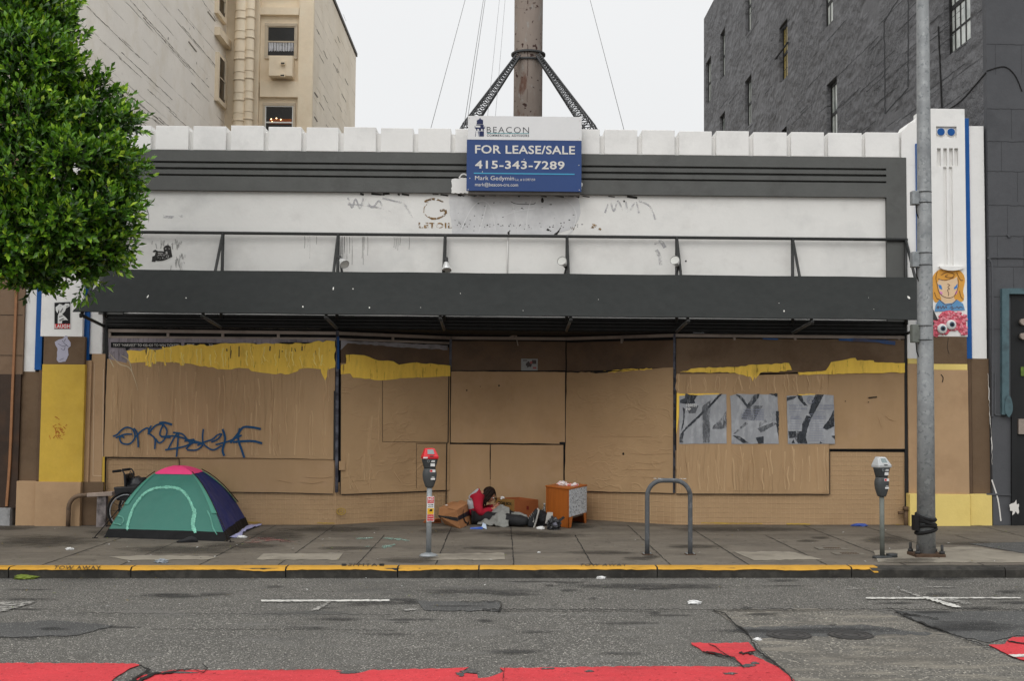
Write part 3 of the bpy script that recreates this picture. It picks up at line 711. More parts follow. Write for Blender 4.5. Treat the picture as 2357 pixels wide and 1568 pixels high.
mb.tube([q0-V((0, .0, .0)), q0-V((0, .03, .02)), q1-V((0, .03, 0))], .011, 8); obj('wall_conduit', mb, m_white, shop)
# dark header above the windows, recess ceiling
mb = MB(); mb.box(X_(246), X_(2083), F0-.045, F0+.01, zhd+.0, Z_(735))
for k in range(4): mb.box(X_(246), X_(2083), F0-.06, F0-.04, zhd+.02+k*.055, zhd+.055+k*.055)
obj('header_panel', mb, m_header, shop)
YR = F0+1.13                                # back of the recess
xl0, xl1, xr1, xr0 = X_(777, 900), onY(1037, 900, YR).x, onY(1302, 900, YR).x, X_(1552, 900)
mb = MB(); mb.prism([(xl0-.3, F0+.012, zhd-.004), (xl0-.3, YR+.4, zhd-.004), (xr0+.3, YR+.4, zhd-.004), (xr0+.3, F0+.012, zhd-.004)], (0, 0, .1)); obj('recess_ceiling', mb, m_header, shop)
PL = Plane((xl0, F0, 0), ((YR-F0), -(xl1-xl0), 0)); PL = Plane((xl0, F0, 0), (-(F0-YR), -(xl1-xl0), 0))
PC = PY(YR)
PRt = Plane((xr0, F0, 0), (-(YR-F0), -(xr0-xr1), 0))
# the wall core behind the boards
def wallcore(name, a, b, z0, z1, mat, th=.12):
    d = V((b[0]-a[0], b[1]-a[1], 0)).normalized(); n = V((-d.y, d.x, 0))
    mb = MB(); mb.prism([(a[0], a[1], z0), (b[0], b[1], z0), (b[0], b[1], z1), (a[0], a[1], z1)], n*th); return obj(name, mb, mat, shop)
corners = [(XL, F0), (xl0, F0), (xl1, YR), (xr1, YR), (xr0, F0), (XR, F0)]
zg = Z_(790)                                # glass shows above this
ztile = Z_(1136)
for i, (a, b) in enumerate(zip(corners[:-1], corners[1:])):
    wallcore('tiled_base', a, b, zbase, Z_(1034) if i in (0, 4) else ztile+.15, m_tile)
    z0 = Z_(1034) if i in (0, 4) else ztile+.15
    wallcore('window_backing', (a[0], a[1]+.02), (b[0], b[1]+.02), z0, zhd, m_gap, .1)
# head frame and mullions of the windows
def bar_on(mb, sf, P, Q, w, off, th):
    a, b = sf.at(*P, off), sf.at(*Q, off); d = (b-a).normalized(); s = d.cross(sf.n).normalized()*w/2
    mb.prism([a+s, b+s, b-s, a-s], -sf.n*th)
mb = MB()
bar_on(mb, P0, (246, 761), (776, 767), .05, .03, .06); bar_on(mb, PL, (776, 767), (1037, 778), .05, .03, .06); bar_on(mb, PC, (1037, 778), (1302, 780), .05, .03, .06)
bar_on(mb, PRt, (1302, 780), (1552, 772), .05, .03, .06); bar_on(mb, P0, (1552, 772), (2083, 777), .05, .03, .06)
bar_on(mb, P0, (246, 776), (776, 780), .035, .02, .05); bar_on(mb, PL, (780, 781), (1034, 790), .035, .02, .05)
for u in (252, 386, 512, 640): bar_on(mb, P0, (u, 762), (u, 778), .04, .025, .05)
for u in (905,): bar_on(mb, PL, (u, 770), (u, 786), .035, .025, .05)
for u in (1430,): bar_on(mb, PRt, (u, 774), (u, 790), .035, .025, .05)
for u in (1690, 1830, 1958, 2070): bar_on(mb, P0, (u, 773), (u, 783), .035, .025, .05)
obj('window_head_frame', mb, m_alu, shop)
mb = MB()
bar_on(mb, P0, (776, 762), (774, 1134), .045, .05, .06); bar_on(mb, P0, (1552, 768), (1551, 1135), .032, .045, .06); bar_on(mb, PC, (1037, 776), (1036, 858), .04, .03, .05)
obj('window_post', mb, M('grey_blue_metal', S(92, 94, 104), .6, .2, 5, dirt=S(38, 36, 44), dscale=3, dthr=.42, dmix=.95, dstretch=(1, 1, 1.5)), shop)
mb = MB(); bar_on(mb, P0, (778, 775), (778, 850), .035, .056, .01); obj('blue_painted_edge', mb, M('deep_blue', S(20, 66, 122), .7, .2), shop)
mb = MB(); bar_on(mb, P0, (246, 735), (238, 1130), .05, .03, .06); bar_on(mb, P0, (2085, 735), (2087, 1205), .06, .03, .06)
bar_on(mb, P0, (770, 900), (769, 1060), .03, .056, .01)
split('black_corner_post', mb, M('black_metal', S(34, 34, 34), .6, .2), shop)
# ---- boards, layer over layer
def folds(u0, u1, v0, v1, n, seed, lo=60, hi=190):
    rn = random.Random(seed); o = []
    for k in range(n):
        u = u0+(u1-u0)*(k+rn.uniform(-.6, 1.6))/n; L_ = lo+(hi-lo)*rn.random()**1.5; v = rn.uniform(v0, max(v0+1, v1-L_)) if k % 3 else v1-L_-4; P = []; uu = u
        for j in range(6): P.append((uu, v+L_*j/5)); uu += rn.uniform(-2.2, 2.6)
        o.append((P, rn.uniform(4, 9), rn.uniform(.008, .017)))
        if rn.random() < .3: o.append(([P[-2], (P[-1][0]+rn.uniform(4, 12), P[-1][1]+2)], 3, .006))
    return o
def board(name, sf, P, mat, off, th=.012, amp=.6, step=22, seed=1, label=None, folds=()):
    mb = MB(); poly(mb, rag(P, amp, step, seed=seed) if amp else P, sf, off, th)
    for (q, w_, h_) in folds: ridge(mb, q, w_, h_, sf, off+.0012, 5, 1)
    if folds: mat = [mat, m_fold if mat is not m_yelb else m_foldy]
    return obj(name, mb, mat, shop, label=label)
board('poster_strip', P0, [(249, 779), (771, 782), (771, 812), (249, 850)], m_postp, .034)
board('board', P0, [(413, 1057), (769, 1058), (767, 1137), (640, 1134), (413, 1131)], m_board, .022, seed=2)
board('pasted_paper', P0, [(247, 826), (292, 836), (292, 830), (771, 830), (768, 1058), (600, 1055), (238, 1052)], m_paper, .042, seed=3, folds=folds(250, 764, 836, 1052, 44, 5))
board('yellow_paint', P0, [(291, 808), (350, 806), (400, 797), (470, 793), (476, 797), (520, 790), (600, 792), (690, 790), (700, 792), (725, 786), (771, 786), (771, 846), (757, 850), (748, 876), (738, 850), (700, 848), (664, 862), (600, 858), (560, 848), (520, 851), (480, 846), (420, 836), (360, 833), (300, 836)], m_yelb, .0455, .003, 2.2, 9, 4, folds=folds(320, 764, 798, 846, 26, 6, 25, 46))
mb = MB(); rn = random.Random(77)
for k in range(16): u = rn.uniform(300, 765); ribbon(mb, [(u, 796+rn.uniform(0, 12)), (u+rn.uniform(-3, 3), 806+rn.uniform(0, 20))], rn.uniform(1, 4), P0, .0492, .002, k=2)
obj('dark_streaks', mb, M('dark_streak', S(110, 96, 66), .8, .3, 8), shop)
mb = MB(); poly(mb, [(255, 788), (416, 789), (418, 801), (300, 801), (290, 808), (288, 801), (255, 800)], P0, .041, .003); poly(mb, [(424, 789), (590, 790), (590, 797), (560, 797), (520, 796), (470, 799), (462, 802), (424, 801)], P0, .041, .003); poly(mb, [(640, 788), (720, 788), (700, 793), (650, 794)], P0, .041, .003)
obj('poster_text_band', mb, m_ink, shop)
mb = MB(); text_px(mb, 'TEXT "HARVEST" TO 420-420 TO WIN TICKETS!', 260, 791.5, 412, 797.5, P0, .0445, 0, .0, 1.02, .004); text_px(mb, 'TEXT', 430, 792, 447, 798, P0, .0445, 0); text_px(mb, 'TO', 480, 792.5, 490, 797, P0, .0495, 0)
obj('poster_text', mb, m_inkw, shop)
mb = MB()
for P in ([(250, 812), (275, 838), (300, 850), (318, 900)], [(278, 818), (296, 830), (305, 860)], [(252, 826), (262, 846)]): ribbon(mb, P, 2.4, P0, .047, .003, taper=True)
obj('torn_paper_curl', mb, M('paper_edge', S(196, 180, 150), .8, .1), shop)
# graffiti
mb = MB()
def gr(P, w=3.7): ribbon(mb, P, w, P0, .0605, .002, k=7)
gr([(260, 1005), (270, 1000), (280, 990), (292, 984), (306, 990), (310, 1008), (298, 1022), (280, 1020), (276, 1006), (288, 1000), (304, 1000)]); gr([(266, 1008), (278, 1004), (286, 1008)], 4)
gr([(308, 986), (316, 1000), (318, 1030)]); gr([(312, 1006), (326, 992), (340, 986), (344, 1000)]); gr([(348, 980), (342, 996), (356, 1010), (356, 1034)]); gr([(340, 1000), (358, 980), (374, 978), (384, 992), (378, 1012), (366, 1020), (358, 1010)])
gr([(376, 976), (368, 1002), (392, 1008)]); gr([(366, 974), (378, 973), (396, 978)], 5); gr([(386, 1036), (402, 1006), (410, 1000), (406, 1052)]); gr([(370, 1006), (400, 1004), (430, 1012), (436, 1022), (416, 1030), (380, 1036)])
gr([(398, 996), (420, 1000), (436, 1018), (446, 1012), (424, 1016)]); gr([(428, 1034), (444, 1020), (466, 1024), (452, 1036), (430, 1036)]); gr([(426, 1012), (448, 1016), (470, 1022)], 4)
gr([(468, 988), (466, 1008), (470, 1024), (490, 1036), (510, 1026)]); gr([(454, 1026), (470, 1018), (488, 1012), (500, 1002), (510, 1000), (500, 1012), (486, 1018)]); gr([(512, 988), (518, 1010), (512, 1036), (516, 1050)], 5)
gr([(496, 1024), (520, 1018), (540, 1010), (556, 1002)]); gr([(530, 1020), (548, 998), (560, 984), (580, 984), (600, 988)], 5); gr([(552, 986), (548, 1010), (556, 1036), (562, 1054)], 5); gr([(536, 1018), (560, 1016), (584, 1016), (603, 1021)], 5)
obj('graffiti_tag', mb, M('spray_blue', S(22, 70, 108), .7, .15, 9), shop, label='blue spray painted scrawl across the pasted paper')
# ---- left slanting window
board('brown_board', PL, [(784, 789), (1033, 800), (1034, 845), (785, 836)], m_dbrown, .016, seed=5)
board('pale_poster_edge', PL, [(784, 784), (1030, 795), (1030, 806), (900, 798), (800, 790), (790, 800), (784, 806)], M('torn_pale_poster', S(150, 148, 152), .8, .15, 3, dirt=S(96, 92, 92), dthr=.45), .031, .003, 1.2, 9, 6)
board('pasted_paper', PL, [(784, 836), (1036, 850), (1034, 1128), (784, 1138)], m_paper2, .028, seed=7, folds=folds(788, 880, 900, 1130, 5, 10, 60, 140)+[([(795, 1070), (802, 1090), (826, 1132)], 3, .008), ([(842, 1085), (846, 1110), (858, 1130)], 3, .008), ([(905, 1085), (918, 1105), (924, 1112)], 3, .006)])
board('yellow_paint', PL, [(790, 822), (796, 821), (796, 838), (785, 840), (785, 862), (806, 860), (812, 870), (850, 872), (876, 876), (940, 870), (1000, 868), (1036, 866), (1036, 842), (1000, 838), (950, 835), (918, 840), (905, 832), (870, 830), (850, 822), (838, 818), (812, 816), (796, 817)][2:]+[(796, 820)], m_yelb, .0335, .003, 1.3, 9, 8)
mb = MB(); ribbon(mb, [(880, 860), (880, 1017)], .8, PL, .031, .002, k=1); ribbon(mb, [(880, 1017), (1032, 1019)], .9, PL, .031, .002, k=1); ribbon(mb, [(958, 1020), (958, 1124)], .7, PL, .031, .002, k=1)
ribbon(mb, [(1033, 850), (1031, 1020), (1028, 1020), (1026, 1190)], 2.2, PL, .033, .002, k=1); ribbon(mb, [(786, 1139), (900, 1136), (1026, 1130)], 2, PL, .0335, .002, k=1); ribbon(mb, [(784, 862), (783, 1138)], 1.6, PL, .0335, .002, k=1)
ribbon(mb, [(960, 1021), (1030, 1021)], 1.2, PL, .0335, .002, k=1)
obj('board_gap', mb, m_gap, shop)
mb = MB(); d = PL; a = d.at(782, 1060, .03); b2 = d.at(793, 1083, .03); mb.hexa([d.at(780, 1083, .03), d.at(794, 1083, .03), d.at(794, 1083, .06), d.at(780, 1083, .06), d.at(780, 1062, .03), d.at(794, 1062, .03), d.at(794, 1062, .06), d.at(780, 1062, .06)]); obj('painted_bracket', mb, m_board, shop, bevel=.004)
# ---- middle
board('brown_board', PC, [(1039, 785), (1301, 787), (1301, 853), (1039, 853)], m_dbrown, .012, seed=9)
board('board', PC, [(1038, 855), (1301, 856), (1300, 1022), (1037, 1019)], m_board, .018, seed=10)
board('board', PC, [(1032, 1023), (1127, 1024), (1127, 1215), (1030, 1215)], m_board, .016, seed=11)
board('board', PC, [(1129, 1024), (1297, 1025), (1296, 1215), (1129, 1215)], m_board, .016, seed=12)
mb = MB(); ribbon(mb, rag([(1039, 854), (1301, 856)], .5, 12, False), 1.8, PC, .021, .002, k=1); ribbon(mb, [(1037, 1021), (1301, 1023)], 1.5, PC, .021, .002, k=1); ribbon(mb, [(1301, 856), (1301, 1022), (1297, 1024), (1297, 1120)], 1.8, PC, .0211, .002, k=1)
blob(mb, 1294, 1020, 8, 2.5, PC, .022, .002); blob(mb, 1148, 888, 2, 2, PC, .022, .002); blob(mb, 1074, 899, 1.6, 1.6, PC, .022, .002); blob(mb, 1105, 890, 1, 1, PC, .022, .002)
obj('board_gap', mb, m_gap, shop)
mb = MB(); ribbon(mb, [(1170, 778), (1186, 772), (1188, 778), (1192, 796)], [4, 3, 4, 2], PC, .045, .003); obj('tape_scrap', mb, m_alu, shop)
# ---- right slanting window
board('brown_board', PRt, [(1304, 789), (1549, 783), (1549, 846), (1304, 856)], m_dbrown, .016, seed=13)
board('pasted_paper', PRt, [(1304, 856), (1400, 856), (1549, 846), (1549, 1136), (1299, 1130)], m_paper2, .026, seed=14)
board('yellow_paint', PRt, [(1380, 856), (1440, 850), (1500, 848), (1500, 851), (1440, 855), (1400, 858)], m_yelb, .0292, .003, 1.2, 6, 15)
mb = MB(); ribbon(mb, rag([(1304, 856), (1380, 857), (1460, 852)], 1.2, 8, False), [3, 2, 4, 2, 1], PRt, .031, .002, k=1); ribbon(mb, [(1300, 1131), (1549, 1137)], 1.6, PRt, .031, .002, k=1); blob(mb, 1434, 1045, 2, 3, PRt, .0335, .002)
ribbon(mb, [(1551, 850), (1551, 1137)], 2, P0, .049, .002, k=1)
for i in range(9): ribbon(mb, [(1551, 870+i*29), (1551.3, 880+i*29)], 3.4, P0, .0515, .002, k=1)
obj('board_gap', mb, m_gap, shop)
mb = MB(); ribbon(mb, rag([(1304, 1126), (1350, 1130), (1410, 1132)], .6, 12, False), 1.6, PRt, .0335, .003, k=1); ribbon(mb, rag([(1350, 1003), (1370, 1004), (1500, 1005)], .6, 12, False), 1.0, PRt, .0335, .003, k=1)
for P in ([(1450, 1043), (1480, 1046), (1540, 1044)], [(1460, 1064), (1500, 1068), (1530, 1063)], [(1440, 1080), (1520, 1082)], [(1470, 1098), (1530, 1100)]): ribbon(mb, P, 1.1, PRt, .0335, .003, taper=True)
obj('paper_crease', mb, M('creased_tan', S(178, 146, 110), .8, .08), shop)
# ---- right bay
board('brown_board', P0, [(1556, 779), (2082, 783), (2082, 850), (1556, 866)], m_brown, .024, seed=16)
board('board', P0, [(1905, 848), (2083, 848), (2083, 1034), (1908, 1034)], m_board, .020, seed=17)
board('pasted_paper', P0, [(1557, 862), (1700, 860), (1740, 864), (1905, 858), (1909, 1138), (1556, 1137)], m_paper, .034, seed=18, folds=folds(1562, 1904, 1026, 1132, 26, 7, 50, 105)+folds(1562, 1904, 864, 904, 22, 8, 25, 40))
board('yellow_paint', P0, [(1563, 857), (1600, 848), (1680, 845), (1740, 840), (1815, 836), (1822, 852), (1790, 857), (1750, 858), (1742, 868), (1733, 880), (1728, 868), (1690, 858), (1620, 857)], m_yelb, .0375, .003, 1.8, 8, 19)
board('yellow_paint', P0, [(1836, 857), (1880, 855), (1900, 853), (1912, 834), (1968, 824), (1972, 830), (2010, 830), (2012, 834), (2082, 836), (2082, 858), (2040, 858), (1980, 860), (1910, 862), (1880, 862), (1838, 864)], m_yelb, .0378, .003, 1.1, 9, 20)
mb = MB()
for P in ([(1556, 1137.5), (1908, 1138.5)], [(1909, 1034), (1909, 1138)], [(1909, 1034.5), (2083, 1034.5)], [(236, 1053.5), (412, 1056), (412, 1056)], [(412, 1056), (413, 1095)], [(413, 1132), (640, 1135), (766, 1138)]): ribbon(mb, P, 1.8, P0, .0405, .002, k=1)
ribbon(mb, [(1998, 916), (2018, 914)], 2.6, P0, .0405, .002, k=1); blob(mb, 1945, 924, 1.3, 1.3, P0, .0405, .002); blob(mb, 1998, 926, 1.3, 1.3, P0, .0405, .002)
obj('board_gap', mb, m_gap, shop)
mb = MB()
for P in ([(1680, 1028), (1692, 1045), (1712, 1058), (1742, 1074)], [(1675, 1155-20), (1680, 1120), (1682, 1128), (1780, 1130)], [(1830, 1136), (1930-25, 1134)], [(2036, 955), (2048, 965), (2062, 968)], [(2022, 960), (2030, 985)]): ribbon(mb, P, 1.5, P0, .0395, .003, taper=True)
for P in ([(700, 1098), (740, 1100), (765, 1097)], [(690, 1110), (720, 1112), (745, 1108)], [(640, 1105), (670, 1111)]): ribbon(mb, P, 1.5, P0, .0345, .003, taper=True)
obj('paper_crease', mb, M('creased_tan', (0, 0, 0)), shop)
mb = MB(); ribbon(mb, [(1755, 780), (1790, 781)], 3, P0, .031, .002); ribbon(mb, [(1930, 782), (2000, 784), (2060, 790)], [5, 8, 6, 9], P0, .031, .002); obj('blue_overspray', mb, M('overspray_blue', S(48, 88, 140), .8, .3, 6, dirt=S(88, 72, 58), dthr=.45), shop)
mb = MB()
for P in ([(240, 1199), (420, 1202), (770, 1205)], [(1560, 1204), (1800, 1207), (2070, 1209)]):
    for k in range(5): t = rn.random(); u = P[0][0]+(P[-1][0]-P[0][0])*t; vv = P[0][1]+(P[-1][1]-P[0][1])*t; ribbon(mb, rag([(u, vv), (u+rn.uniform(30, 120), vv+.8)], .8, 6, False, k), rn.uniform(1, 3), P0, .006, .002, k=1)
obj('yellow_edge_paint', mb, M('yellow_edge', S(184, 152, 70), .8, .2, 8, dirt=S(120, 96, 60), dthr=.5), shop)

# ---- the two corner piers
def zone(name, u0, v0, u1, v1, mat, y0, y1=.3, shaft=None, sl=True):
    """a piece of pier between photo corners, y0 in front of the wall"""
    Y = F0-y0; um = (u0+u1)/2
    x0, x1 = onY(u0, (v0+v1)/2, Y).x, onY(u1, (v0+v1)/2, Y).x; z1, z0 = onY(um, v0, Y).z, onY(um, v1, Y).z
    mb = MB(); mb.box(x0, x1, Y, F0+y1, z0, z1); return obj(name, mb, mat, shop, bevel=.006)
# right pier
pier = zone('pier_shaft', 2128, 250, 2223, 775, m_white, .18)
PP = PY(F0-.18)
cb = MB()
def cutbox(u0, v0, u1, v1, dp):
    a = PP.at(u0, v1); b = PP.at(u1, v0); cb.box(a.x, b.x, F0-.3, F0-.18+dp, a.z, b.z)
cutbox(2154, 291, 2201, 318, .05)
cut(pier, cb); cb = MB()
for u in (2156, 2170.5, 2184, 2196): cutbox(u, 341, u+8.5, 383, .06)
cut(pier, cb); cb = MB()
for u in (2171.5, 2185): cutbox(u+1, 384.5, u+6, 612, .035)
cut(pier, cb)
pier.modifiers.clear()
for (u, v) in ((2163.5, 304), (2187, 304.5)):
    p = PP.at(u, v, -.046); mb = MB(); mb.cyl((p.x, p.y, p.z), (p.x, p.y-.035, p.z), .06, n=24); mb.cyl((p.x, p.y+.001, p.z), (p.x, p.y-.02, p.z), .07, n=24, mi=1); obj('blue_disc', mb, [m_blue, m_white], shop)
mb = MB(); p = PP.at(2187, 614, 0); mb.prism([(p.x+math.cos(a*math.pi/10)*.2, p.y-.0, p.z-math.sin(a*math.pi/10)*.07) for a in range(11)], (0, -.06, 0)); obj('shaft_finial', mb, m_white, shop)
zone('pier_shaft', 2127, 775, 2225, 838, m_brown, .18); zone('pier_shaft', 2126, 838, 2226, 852, m_yelp, .178); zone('pier_shaft', 2126, 852, 2229, 1138, m_tan, .18); zone('pier_base', 2094, 1138, 2233, 1232, m_yelp, .21)
zone('pier_strip', 2221, 272, 2233, 826, m_blue, .1); zone('pier_strip', 2225, 826, 2236, 1138, m_dbrown, .1)
zone('pier_flank', 2233, 290, 2267, 826, m_white, .05); zone('pier_flank', 2236, 826, 2277, 1138, m_brown, .05); zone('pier_base', 2233, 1138, 2283, 1232, m_yelp, .14)
zone('pier_strip', 2110, 330, 2128, 826, m_blue, .1)
mb = MB(); pts = [(2074, 380), (2074, 302), (2086, 292), (2091, 283), (2104, 281), (2110, 270), (2128, 262), (2128, 380)]; poly(mb, pts, PY(F0-.06), 0, .45); obj('stepped_shoulder', mb, m_white, shop)
zone('pier_flank', 2086, 380, 2128, 826, m_white, .06); zone('pier_flank', 2089, 826, 2128, 838, m_yelp, .058); zone('pier_flank', 2090, 838, 2128, 1138, m_tan, .06)
# left pier
zone('pier_flank', 52, 285, 90, 856, m_white, .05); zone('pier_flank', 46, 856, 88, 1108, m_brown, .05); zone('pier_strip', 88, 272, 104, 852, m_blue, .1); zone('pier_strip', 86, 852, 101, 1108, m_dbrown, .1)
zone('pier_base', 36, 1108, 82, 1232, m_tan, .14)
zone('pier_shaft', 101, 250, 197, 775, m_white, .18); zone('pier_shaft', 100, 775, 195, 839, m_brown, .18); zone('pier_shaft', 93, 839, 192, 1110, m_yelw, .18); zone('pier_base', 80, 1110, 184, 1232, m_tan, .21); zone('pier_base', 184, 1110, 236, 1232, m_brown, .12)
zone('pier_strip', 196, 300, 211, 830, m_blue, .1); zone('pier_strip', 192, 830, 207, 1110, m_tan, .1); zone('pier_flank', 211, 330, 241, 815, m_white, .06); zone('pier_flank', 207, 815, 238, 1110, m_tan, .06)
mb = MB(); PF = PY(F0-.06)
for P in ([(217, 838), (214, 1095)], [(214, 1095), (236, 1096)], [(236, 1096), (238, 850)]): ribbon(mb, P, 1.4, PF, .004, .002, k=1)
obj('pale_panel_line', mb, M('pale_tan_line', S(206, 180, 150), .8, .1), shop)
mb = MB(); zz = [(236, 1052), (241, 1052), (240, 1130), (234, 1130)]; poly(mb, zz, P0, .075, .003); obj('yellow_edge_paint', mb, m_yelw, shop)
mb = MB(); PS = PY(F0-.18); rn = random.Random(4)
for k in range(22): u, v = 135+rn.gauss(0, 10), 992+rn.gauss(0, 12); ribbon(mb, [(u, v), (u+rn.uniform(-7, 7), v+rn.uniform(-6, 6)), (u+rn.uniform(-5, 5), v+rn.uniform(-8, 8))], .8, PS, .004, .002, k=3)
obj('red_scribble', mb, M('red_scribble', S(176, 92, 40), .8, .2), shop)
# pale ring on low wall, small valve
mb = MB(); pv = P0.at(785, 1178, .01); mb.tube([(pv.x+.07*math.cos(a*math.pi/8), pv.y, pv.z+.05*math.sin(a*math.pi/8)) for a in range(17)], .008, 5); mb.tube([(pv.x+.03*math.cos(a*math.pi/8), pv.y, pv.z+.02*math.sin(a*math.pi/8)) for a in range(17)], .007, 5); obj('yellow_doodle', mb, M('yellow_edge', (0, 0, 0)), shop)
pv = onG(2076, 1207); mb = MB(); mb.cyl((pv.x, F0-.1, pv.z-.05), (pv.x, F0-.1, pv.z+.28), .035); mb.cyl((pv.x, F0-.1, pv.z+.24), (pv.x, F0-.1, pv.z+.3), .055); mb.cyl((pv.x-.05, F0-.1, pv.z+.2), (pv.x-.13, F0-.1, pv.z+.2), .025); obj('standpipe', mb, m_brown, label='short brown painted standpipe at the right foot of the shop front', cat='standpipe')
# ================================================================ awning
awn = thing('awning', (0, F0, Z_(545)), 'long black fabric awning on a black tube frame across the storefront', 'awning')
m_awn = M('black_awning_fabric', S(45, 47, 46), .95, .05, 3, .0015, 120, dirt=S(40, 42, 41), dscale=.6)
m_tube = M('black_tube', S(46, 47, 46), .5, .1, spec=.4)
AF = F0-1.36; AM = F0-.62
zr = Z_(545); zt_ = Z_(634, Y=AM); zf = Z_(729, Y=AF)
ax0, ax1 = X_(246, 560), X_(2083, 560)
fx0, fx1 = onY(168, 718, AF).x, onY(2157, 741, AF).x
mx0, mx1 = onY(258, 622, AM).x, onY(2112, 640, AM).x
mb = MB(); n = 60; A, B = [], []
for i in range(n+1):
    t = i/n; s = .008*math.sin(t*37)+.004*math.sin(t*91)
    A.append((mx0+(mx1-mx0)*t, AM-.02, zt_+.03+s*.3)); B.append((fx0+(fx1-fx0)*t, AF-.022, zf+.015+s*.3))
Cc = [(p[0], p[1]+.012, p[2]-.004) for p in A]; D = [(p[0], p[1]+.012, p[2]-.01) for p in B]
k = n+1
mb.add(A+B+Cc+D, [(i, k+i, k+i+1, i+1) for i in range(n)]+[(2*k+i, 2*k+i+1, 3*k+i+1, 3*k+i) for i in range(n)]+[(i, i+1, 2*k+i+1, 2*k+i) for i in range(n)]+[(k+i, 3*k+i, 3*k+i+1, k+i+1) for i in range(n)])
obj('canopy', mb, m_awn, awn)
mb = MB(); mb.tube([(ax0, F0-.1, zr), (ax1, F0-.1, zr)], .026, 10); obj('wall_rail', mb, m_tube, awn)
mb = MB(); mb.tube([(fx0, AF+.035, zf+.035), (fx1, AF+.035, zf+.035)], .02, 10); obj('front_rail', mb, m_tube, awn)
mb = MB(); mb.tube([(mx0, AM+.03, zt_-.03), (mx1, AM+.03, zt_-.03)], .02, 10); obj('middle_rail', mb, m_tube, awn)
for u in (250, 516, 780, 1025, 1304, 1555, 1820, 2079):
    x = X_(u, 545)
    fx = x*1.0
    if u == 250: fx = fx0+.1
    if u == 2079: fx = fx1-.06
    end = V((fx, AF+.05, zf-.06)); st = V((x, F0-.1, zr))
    mb = MB(); mb.tube([st, V((x+(fx-x)*.45, AM+.02, zt_-.05)), end], .024, 10); obj('rafter', mb, m_tube, awn)
    mb = MB(); mb.tube([(x, F0-.09, zr), (x, F0-.09, Z_(740))], .026, 10); obj('wall_post', mb, m_tube, awn)
    mb = MB(); mb.tube([(x, F0-.09, zf-.12), (fx, AF+.05, zf-.03)], .026, 8); obj('lower_strut', mb, m_tube if u in (250, 2079) else M('grey_strut', S(88, 89, 88), .5, .1), awn)
mb = MB(); rn = random.Random(2)
slope = Plane((0, AF-.024, zf+.017), V((0, -(zt_-zf), (AM-AF))))
for (u, v, a, b, r) in ((866, 648, 1.8, 5, -.4), (767, 664, 1.2, 4, .1), (2091, 685, 2, 4, -.5), (812, 665, 1.4, 1.4, 0), (1804, 716, 1.4, 2, 0), (340, 737-55, 1.6, 4, .6), (697, 706, 1.6, 2, 0), (850, 708, 1.6, 2, 0), (428, 686, 1.2, 1.2, 0)): blob(mb, u, v, a, b, slope, .002, .002, 0, .3, 8, rot=r)
for k in range(9): blob(mb, rn.uniform(280, 2090), rn.uniform(650, 715), rn.uniform(.5, 1), rn.uniform(.5, 1), slope, .002, .002, 0, .3, 6)
obj('bird_droppings', mb, m_inkw, awn)
# spotlights clamped above the awning
m_chrome = M('bright_metal', S(216, 216, 214), .25, .05, metal=.35, spec=.7); m_dmet = M('dark_metal', S(52, 52, 52), .5, .1)
def spot(u, v, yaw, tilt, lab):
    zw = onY(u, v, AM+.1); t = thing('spotlight', (zw.x, AM+.1, zt_-.06), lab, 'spotlight', 'spotlights above the awning')
    base = V((0, 0, 0)); h = zw.z-(zt_-.06)
    Rm = Matrix.Translation(WL[t.name]+V((0, 0, h))) @ Matrix.Rotation(yaw, 4, 'Z') @ Matrix.Rotation(tilt, 4, 'X')
    mb = MB(); secs = []
    for (y, r) in ((.10, .0), (.095, .03), (.05, .042), (.0, .058), (-.05, .074), (-.075, .078)):
        secs.append([(max(r, .001)*math.cos(a*math.pi/8), y, max(r, .001)*math.sin(a*math.pi/8)) for a in range(16)])
    mb.loft(secs, cap=False); mb.xf(Rm); obj('reflector', mb, m_chrome, t)
    mb = MB(); mb.add([(0, -.06, 0)]+[(.072*math.cos(a*math.pi/8), -.066, .072*math.sin(a*math.pi/8)) for a in range(16)], [(0, 1+a, 1+(a+1) % 16) for a in range(16)]); mb.xf(Rm); obj('lens', mb, M('lamp_lens', S(196, 196, 190), .1, .1), t)
    mb = MB(); mb.cyl((0, .08, 0), (0, .17, 0), .036, n=12); mb.xf(Rm); q = Rm @ V((0, .15, 0)); mb.tube([q, (q+WL[t.name]+V((0, .04, 0)))/2+V((0, .02, 0)), WL[t.name]+V((0, .04, 0))], .018, 8); mb.cyl(WL[t.name]+V((0, .04, -.02)), WL[t.name]+V((0, .04, .07)), .035, n=10); obj('lamp_arm', mb, m_dmet, t)
spot(789, 604, R_(35), R_(35), 'small chrome spotlight with a black arm above the awning, nearest the long drip stains')
spot(1027, 614, R_(10), R_(60), 'small white spotlight seen edge on above the awning, left of the white wall pipe')
spot(1296, 605, R_(-25), R_(-20), 'small chrome spotlight above the awning, right of the white wall pipe')
spot(1555, 604, R_(-25), R_(-25), 'small chrome spotlight above the awning, rightmost of the four')

